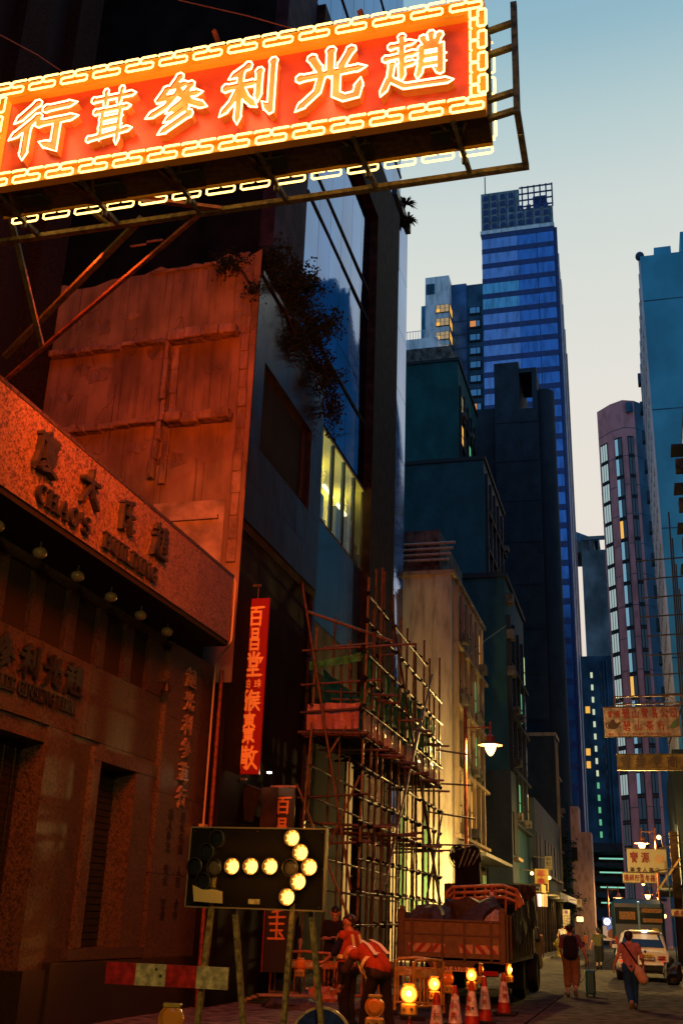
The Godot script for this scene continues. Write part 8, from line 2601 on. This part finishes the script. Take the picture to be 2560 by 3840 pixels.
func people() -> void:
	var T := {}
	T.mauve = cloth(Color(0.16, 0.08, 0.14))
	T.khaki = cloth(Color(0.24, 0.18, 0.11))
	T.pink = cloth(Color(0.42, 0.25, 0.27))
	T.denim = cloth(Color(0.012, 0.08, 0.26))
	T.yellow = cloth(Color(0.55, 0.36, 0.11))
	T.olive = cloth(Color(0.10, 0.10, 0.055))
	T.dark = cloth(Color(0.02, 0.02, 0.022))
	T.brown = cloth(Color(0.055, 0.042, 0.03))
	T.white = cloth(Color(0.6, 0.6, 0.6))
	T.teal = cloth(Color(0.02, 0.12, 0.13))
	T.vest = cloth(Color(0.42, 0.075, 0.02))
	T.navy = cloth(Color(0.015, 0.02, 0.07))
	T.helmet = mat(Color(0.5, 0.22, 0.08), 0.35)
	T.shoe = cloth(Color(0.3, 0.3, 0.29))
	M.reflective_yellow = mat(Color(0.75, 0.78, 0.3), 0.35)
	# man with a backpack wheeling a case, walking away
	var a := on_y(2145, 3740)
	person("person in mauve shirt and cargo shorts walking with a wheeled case", a, -0.06, 1.76, joints({
		"knl": Vector3(-0.11, 0.5, -0.14), "anl": Vector3(-0.12, 0.1, -0.02), "tol": Vector3(-0.13, 0.04, -0.18), "knr": Vector3(0.11, 0.5, -0.02), "anr": Vector3(0.12, 0.17, 0.3), "tor": Vector3(0.13, 0.05, 0.19),
		"elr": Vector3(0.34, 1.15, 0.1), "wrr": Vector3(0.42, 0.93, 0.13), "hdr": Vector3(0.05, -1, 0.1), "ell": Vector3(-0.27, 1.14, -0.03), "wrl": Vector3(-0.24, 0.93, -0.22)}),
		{"shirt": T.mauve, "sleeve": 0.8, "trousers": T.khaki, "leg": 0.78, "wide": 0.045, "shoes": T.shoe, "fat": 0.015})
	var bp := thing("backpack", "black backpack worn by the person with the wheeled case", "backpack", a + Vector3(0, 0.98, 0.2), "", -0.06)
	F = bp.transform
	part("bag", skin([[[[Vector3(-0.06, 0.06, 0.0), Vector3(-0.07, 0.42, -0.02), 0.13, 0.1], [Vector3(0.06, 0.06, 0.0), Vector3(0.07, 0.42, -0.02), 0.13, 0.1], [Vector3(0, 0.08, 0.08), Vector3(0, 0.25, 0.07), 0.11, 0.09]], 0.02, 0.04]]), T.dark, bp)
	for e in [-1.0, 1.0]:
		var st := begin()
		sweep(st, [Vector3(0.1 * e, 0.46, -0.03), Vector3(0.14 * e, 0.51, -0.16), Vector3(0.13 * e, 0.44, -0.3), Vector3(0.17 * e, 0.15, -0.32)], 0.022, 6)
		part("strap", st.commit(), T.dark, bp)
	var cs := on_y(2213, 3738)
	var su := thing("suitcase", "teal ribbed wheeled suitcase pulled along the road", "suitcase", cs, "", 0.12)
	F = su.transform
	bbox("shell", Vector3(0, 0.36, 0), Vector3(0.24, 0.6, 0.38), 0.04, M.case_teal, su)
	for i in 4:
		bbox("rib", Vector3(-0.08 + 0.053 * i, 0.36, 0.19), Vector3(0.014, 0.54, 0.014), 0.004, M.case_dark, su)
	bbox("edge", Vector3(0.115, 0.36, 0), Vector3(0.03, 0.605, 0.385), 0.012, M.case_dark, su)
	for x in [-0.09, 0.09]:
		for z in [-0.15, 0.15]:
			part("wheel", lathe([[0.0, -0.015], [0.03, -0.015], [0.03, 0.015], [0.0, 0.015]], 12), M.rubber, su, Transform3D(Basis(Vector3.BACK, PI / 2), Vector3(x, 0.03, z)))
	tube("handle", Vector3(-0.06, 0.66, -0.12), Vector3(-0.09, 1.02, -0.1), 0.013, M.steel, su)
	tube("handle", Vector3(-0.0, 0.66, -0.12), Vector3(-0.03, 1.02, -0.1), 0.013, M.steel, su)
	bar("grip", Vector3(-0.12, 1.02, -0.1), Vector3(0.0, 1.02, -0.1), 0.03, 0.03, M.rubber, su)
	F = Transform3D.IDENTITY
	# person in pink with a shoulder bag
	a = on_y(2372, 3785)
	person("person in pink shirt and blue jeans with a bag across the back", a, 0.1, 1.63, joints({
		"knl": Vector3(-0.08, 0.5, -0.03), "anl": Vector3(-0.05, 0.15, 0.24), "tol": Vector3(-0.06, 0.04, 0.14), "knr": Vector3(0.08, 0.5, -0.13), "anr": Vector3(0.06, 0.09, -0.06), "tor": Vector3(0.07, 0.035, -0.22),
		"ell": Vector3(-0.3, 1.16, 0.02), "wrl": Vector3(-0.4, 0.93, -0.04), "elr": Vector3(0.28, 1.16, 0.02), "wrr": Vector3(0.32, 0.98, -0.2), "face": Vector3(0.35, -0.05, -0.94)}),
		{"shirt": T.pink, "sleeve": 0.5, "trousers": T.denim, "wide": 0.022, "shoes": T.shoe, "full": 0.012})
	var sb := thing("shoulder_bag", "pale slouchy bag hanging at the hip of the person in pink", "bag", a + Vector3(0.2, 0.7, 0.12), "", 0.1)
	F = sb.transform
	part("bag", skin([[[[Vector3(-0.02, 0.08, 0.03), Vector3(0.06, -0.05, 0.03), 0.11, 0.12], [Vector3(-0.06, 0.22, 0.0), Vector3(0.0, 0.1, 0.03), 0.05, 0.1]], 0.018, 0.04]]), M.bag_pale, sb)
	var sst := begin()
	var sp := []
	for i in 8:
		var t := i / 7.0
		sp.append(Vector3(lerpf(-0.04, -0.33, t), lerpf(0.25, 0.68, t), 0.03 + 0.03 * sin(PI * t)))
	sp.append(Vector3(-0.36, 0.7, -0.12))
	sweep(sst, sp, 0.02, 5)
	part("strap", sst.commit(), T.dark, sb)
	F = Transform3D.IDENTITY
	# woman in yellow with a tote
	a = on_y(2012, 3682)
	person("person with long dark hair in a yellow dress by the truck", a, 0.5, 1.68, joints({
		"knr": Vector3(0.07, 0.5, -0.12), "anr": Vector3(0.06, 0.09, -0.1), "tor": Vector3(0.07, 0.03, -0.26), "knl": Vector3(-0.07, 0.48, 0.05), "anl": Vector3(-0.07, 0.1, 0.2), "tol": Vector3(-0.08, 0.03, 0.06),
		"ell": Vector3(-0.25, 1.14, 0.1), "wrl": Vector3(-0.29, 0.9, 0.06)}),
		{"dress": T.yellow, "long": 0.3, "shoes": T.shoe, "skin": M.skin_warm})
	var tb := thing("tote_bag", "pale tote bag with dark lettering in the hand of the person in yellow", "bag", Vector3(a.x - 0.22, 0.28, a.z + 0.05))
	bbox("bag", Vector3(a.x - 0.22, 0.5, a.z + 0.05), Vector3(0.3, 0.44, 0.1), 0.03, M.bag_pale, tb)
	for e in [-0.06, 0.06]:
		var st := begin()
		sweep(st, [Vector3(a.x - 0.32, 0.7, a.z + 0.05 + e * 0.5), Vector3(a.x - 0.22, 0.86, a.z + 0.05), Vector3(a.x - 0.13, 0.7, a.z + 0.05 + e * 0.5)], 0.012, 6)
		part("handle", st.commit(), T.dark, tb)
	letter("合", Vector3(a.x - 0.32, 0.64, a.z + 0.102), Vector3.RIGHT, Vector3.UP, 0.2, 0.2, 0.004, M.ink, tb, 0.1)
	# man farther off reaching towards the bus
	a = on_y(2247, 3634)
	person("person in olive shirt and dark shorts reaching towards the bus", a, 0.0, 1.7, joints({
		"elr": Vector3(0.42, 1.32, -0.04), "wrr": Vector3(0.64, 1.27, -0.06), "hdr": Vector3(1, -0.1, 0), "ell": Vector3(-0.3, 1.15, 0.03), "wrl": Vector3(-0.36, 0.92, 0.0), "knl": Vector3(-0.08, 0.5, -0.08), "anr": Vector3(0.07, 0.12, 0.15), "tor": Vector3(0.08, 0.04, 0.04)}),
		{"shirt": T.olive, "trousers": T.dark, "leg": 0.72, "wide": 0.04, "cell": 0.03})
	# figure in white by the hydrant
	a = on_y(2112, 3590, 0.13)
	person("person in white shirt and cap on the lit pavement by the hydrant", a, -0.2, 1.7, joints({"ell": Vector3(-0.3, 1.15, 0.0), "wrl": Vector3(-0.27, 0.92, -0.08)}),
		{"shirt": T.white, "sleeve": 0.0, "trousers": T.teal, "cell": 0.032, "hair": T.dark})
	# two figures sitting far along the pavement
	a = on_y(2195, 3560, 0.13)
	var sit := {"hip": Vector3(0, 0.5, 0.05), "waist": Vector3(0, 0.64, 0.04), "chest": Vector3(0, 0.86, 0.0), "neck": Vector3(0, 1.04, -0.02), "head": Vector3(0, 1.17, -0.06), "shl": Vector3(-0.18, 0.97, 0), "shr": Vector3(0.18, 0.97, 0), "ell": Vector3(-0.24, 0.72, -0.05), "elr": Vector3(0.24, 0.72, -0.05), "wrl": Vector3(-0.16, 0.58, -0.26), "wrr": Vector3(0.16, 0.58, -0.26), "hil": Vector3(-0.09, 0.47, 0.03), "hir": Vector3(0.09, 0.47, 0.03), "knl": Vector3(-0.12, 0.48, -0.4), "knr": Vector3(0.12, 0.48, -0.4), "anl": Vector3(-0.12, 0.09, -0.38), "anr": Vector3(0.12, 0.09, -0.38), "tol": Vector3(-0.12, 0.03, -0.54), "tor": Vector3(0.12, 0.03, -0.54)}
	person("person in orange sitting on a stool along the far pavement", a, 0.7, 1.66, joints(sit), {"shirt": mat(Color(0.5, 0.13, 0.05), 0.8), "trousers": T.dark, "cell": 0.035})
	person("person in pale top sitting on a stool along the far pavement", a + Vector3(-1.4, 0, -2.0), -0.5, 1.66, joints(sit), {"shirt": T.khaki, "trousers": T.dark, "cell": 0.035})
	for q in [[Vector3(0, 0, 0), "red stool under the person in orange"], [Vector3(-1.4, 0, -2.0), "red stool under the person in a pale top"]]:
		var sc: Vector3 = a + q[0]
		var sl := thing("plastic_stool", q[1], "stool", sc, "red stools")
		bbox("seat", sc + Vector3(0, 0.36, 0.0), Vector3(0.3, 0.04, 0.3), 0.015, M.red_sign, sl)
		for x in [-0.12, 0.12]:
			for z in [-0.12, 0.12]:
				tube("leg", sc + Vector3(x, 0, z), sc + Vector3(x * 0.85, 0.35, z * 0.85), 0.018, M.red_sign, sl, 6)
	# worker bending over the barrier: hips high at right, back level, head low at left
	a = on_z(1395, 3840, -17.6)
	a.y = 0.0
	person("person in orange safety vest and helmet bending over the barrier", a, -0.55, 1.74, joints({
		"hip": Vector3(0.16, 0.98, 0.02), "waist": Vector3(0.1, 1.08, 0.0), "chest": Vector3(-0.1, 1.2, 0.0), "neck": Vector3(-0.3, 1.2, 0.03), "head": Vector3(-0.42, 1.17, 0.05), "face": Vector3(-0.55, -0.8, 0.1),
		"shl": Vector3(-0.22, 1.16, 0.2), "shr": Vector3(-0.2, 1.18, -0.18), "ell": Vector3(-0.36, 0.93, 0.26), "wrl": Vector3(-0.52, 0.74, 0.16), "hdl": Vector3(-0.6, -0.8, 0), "elr": Vector3(-0.42, 1.0, -0.26), "wrr": Vector3(-0.62, 0.98, -0.28), "hdr": Vector3(-1, -0.2, 0),
		"hil": Vector3(0.16, 0.93, 0.1), "hir": Vector3(0.16, 0.93, -0.09), "knl": Vector3(0.0, 0.52, 0.14), "anl": Vector3(-0.08, 0.09, 0.14), "tol": Vector3(-0.24, 0.03, 0.16), "knr": Vector3(0.18, 0.5, -0.12), "anr": Vector3(0.3, 0.09, -0.12), "tor": Vector3(0.14, 0.03, -0.12)}),
		{"shirt": T.brown, "sleeve": 1.95, "trousers": T.dark, "vest": T.vest, "helmet": T.helmet, "skin": M.skin_warm, "cell": 0.02, "fat": 0.02})
	# second worker upright behind him
	a = on_z(1300, 3800, -18.9)
	a.y = 0.0
	person("person in orange safety vest standing behind the bending worker", a, 1.2, 1.74, joints({"face": Vector3(-0.2, -0.35, -0.9), "ell": Vector3(-0.27, 1.14, -0.1), "wrl": Vector3(-0.22, 1.0, -0.32), "hdl": Vector3(0, -0.3, -1)}),
		{"shirt": T.navy, "sleeve": 1.0, "trousers": T.dark, "vest": T.vest, "skin": M.skin_warm, "cell": 0.024, "fat": 0.015})
	# man with folded hands and a seated-looking woman by the shop
	a = on_z(1248, 3700, -23.9)
	a.y = 0.13
	person("person in dark shirt looking down at a phone by the scaffold", a, PI + 0.2, 1.78, joints({"face": Vector3(0, -0.5, -0.87), "ell": Vector3(-0.24, 1.12, -0.02), "wrl": Vector3(-0.06, 1.12, -0.26), "hdl": Vector3(0.6, 0.3, -0.5), "elr": Vector3(0.24, 1.12, -0.02), "wrr": Vector3(0.06, 1.12, -0.26), "hdr": Vector3(-0.6, 0.3, -0.5)}),
		{"shirt": T.dark, "sleeve": 0.9, "trousers": T.dark, "fat": 0.02})
	a = on_z(1082, 3650, -24.3)
	a.y = 0.13
	person("person in navy top standing in front of the black board", a, PI - 0.15, 1.62, joints({"face": Vector3(0, 0, -1)}), {"shirt": T.navy, "trousers": T.dark, "full": 0.01})

func details() -> void:
	# cables slung across the dark wall and the street
	for q in [["thin cable slung across the dark wall above the neon sign", [669, 0, -16.0, 930, 60, -16.5, 1184, 132, -17.0]], ["thin cable drooping over the dark wall left of the neon letters", [0, 130, -15.0, 140, 205, -15.4, 280, 300, -15.6]], ["thin cable from the cream building to the teal block", [1745, 2470, -50.0, 1820, 2400, -56.0, 1898, 2345, -60.5]]]:
		var c: Array = q[1]
		var o := thing("cable", q[0], "cable", on_z(c[0], c[1], c[2]))
		var st := begin()
		sweep(st, [on_z(c[0], c[1], c[2]), on_z(c[3], c[4], c[5]), on_z(c[6], c[7], c[8])], 0.014, 5)
		part("strand", st.commit(), M.cable, o)
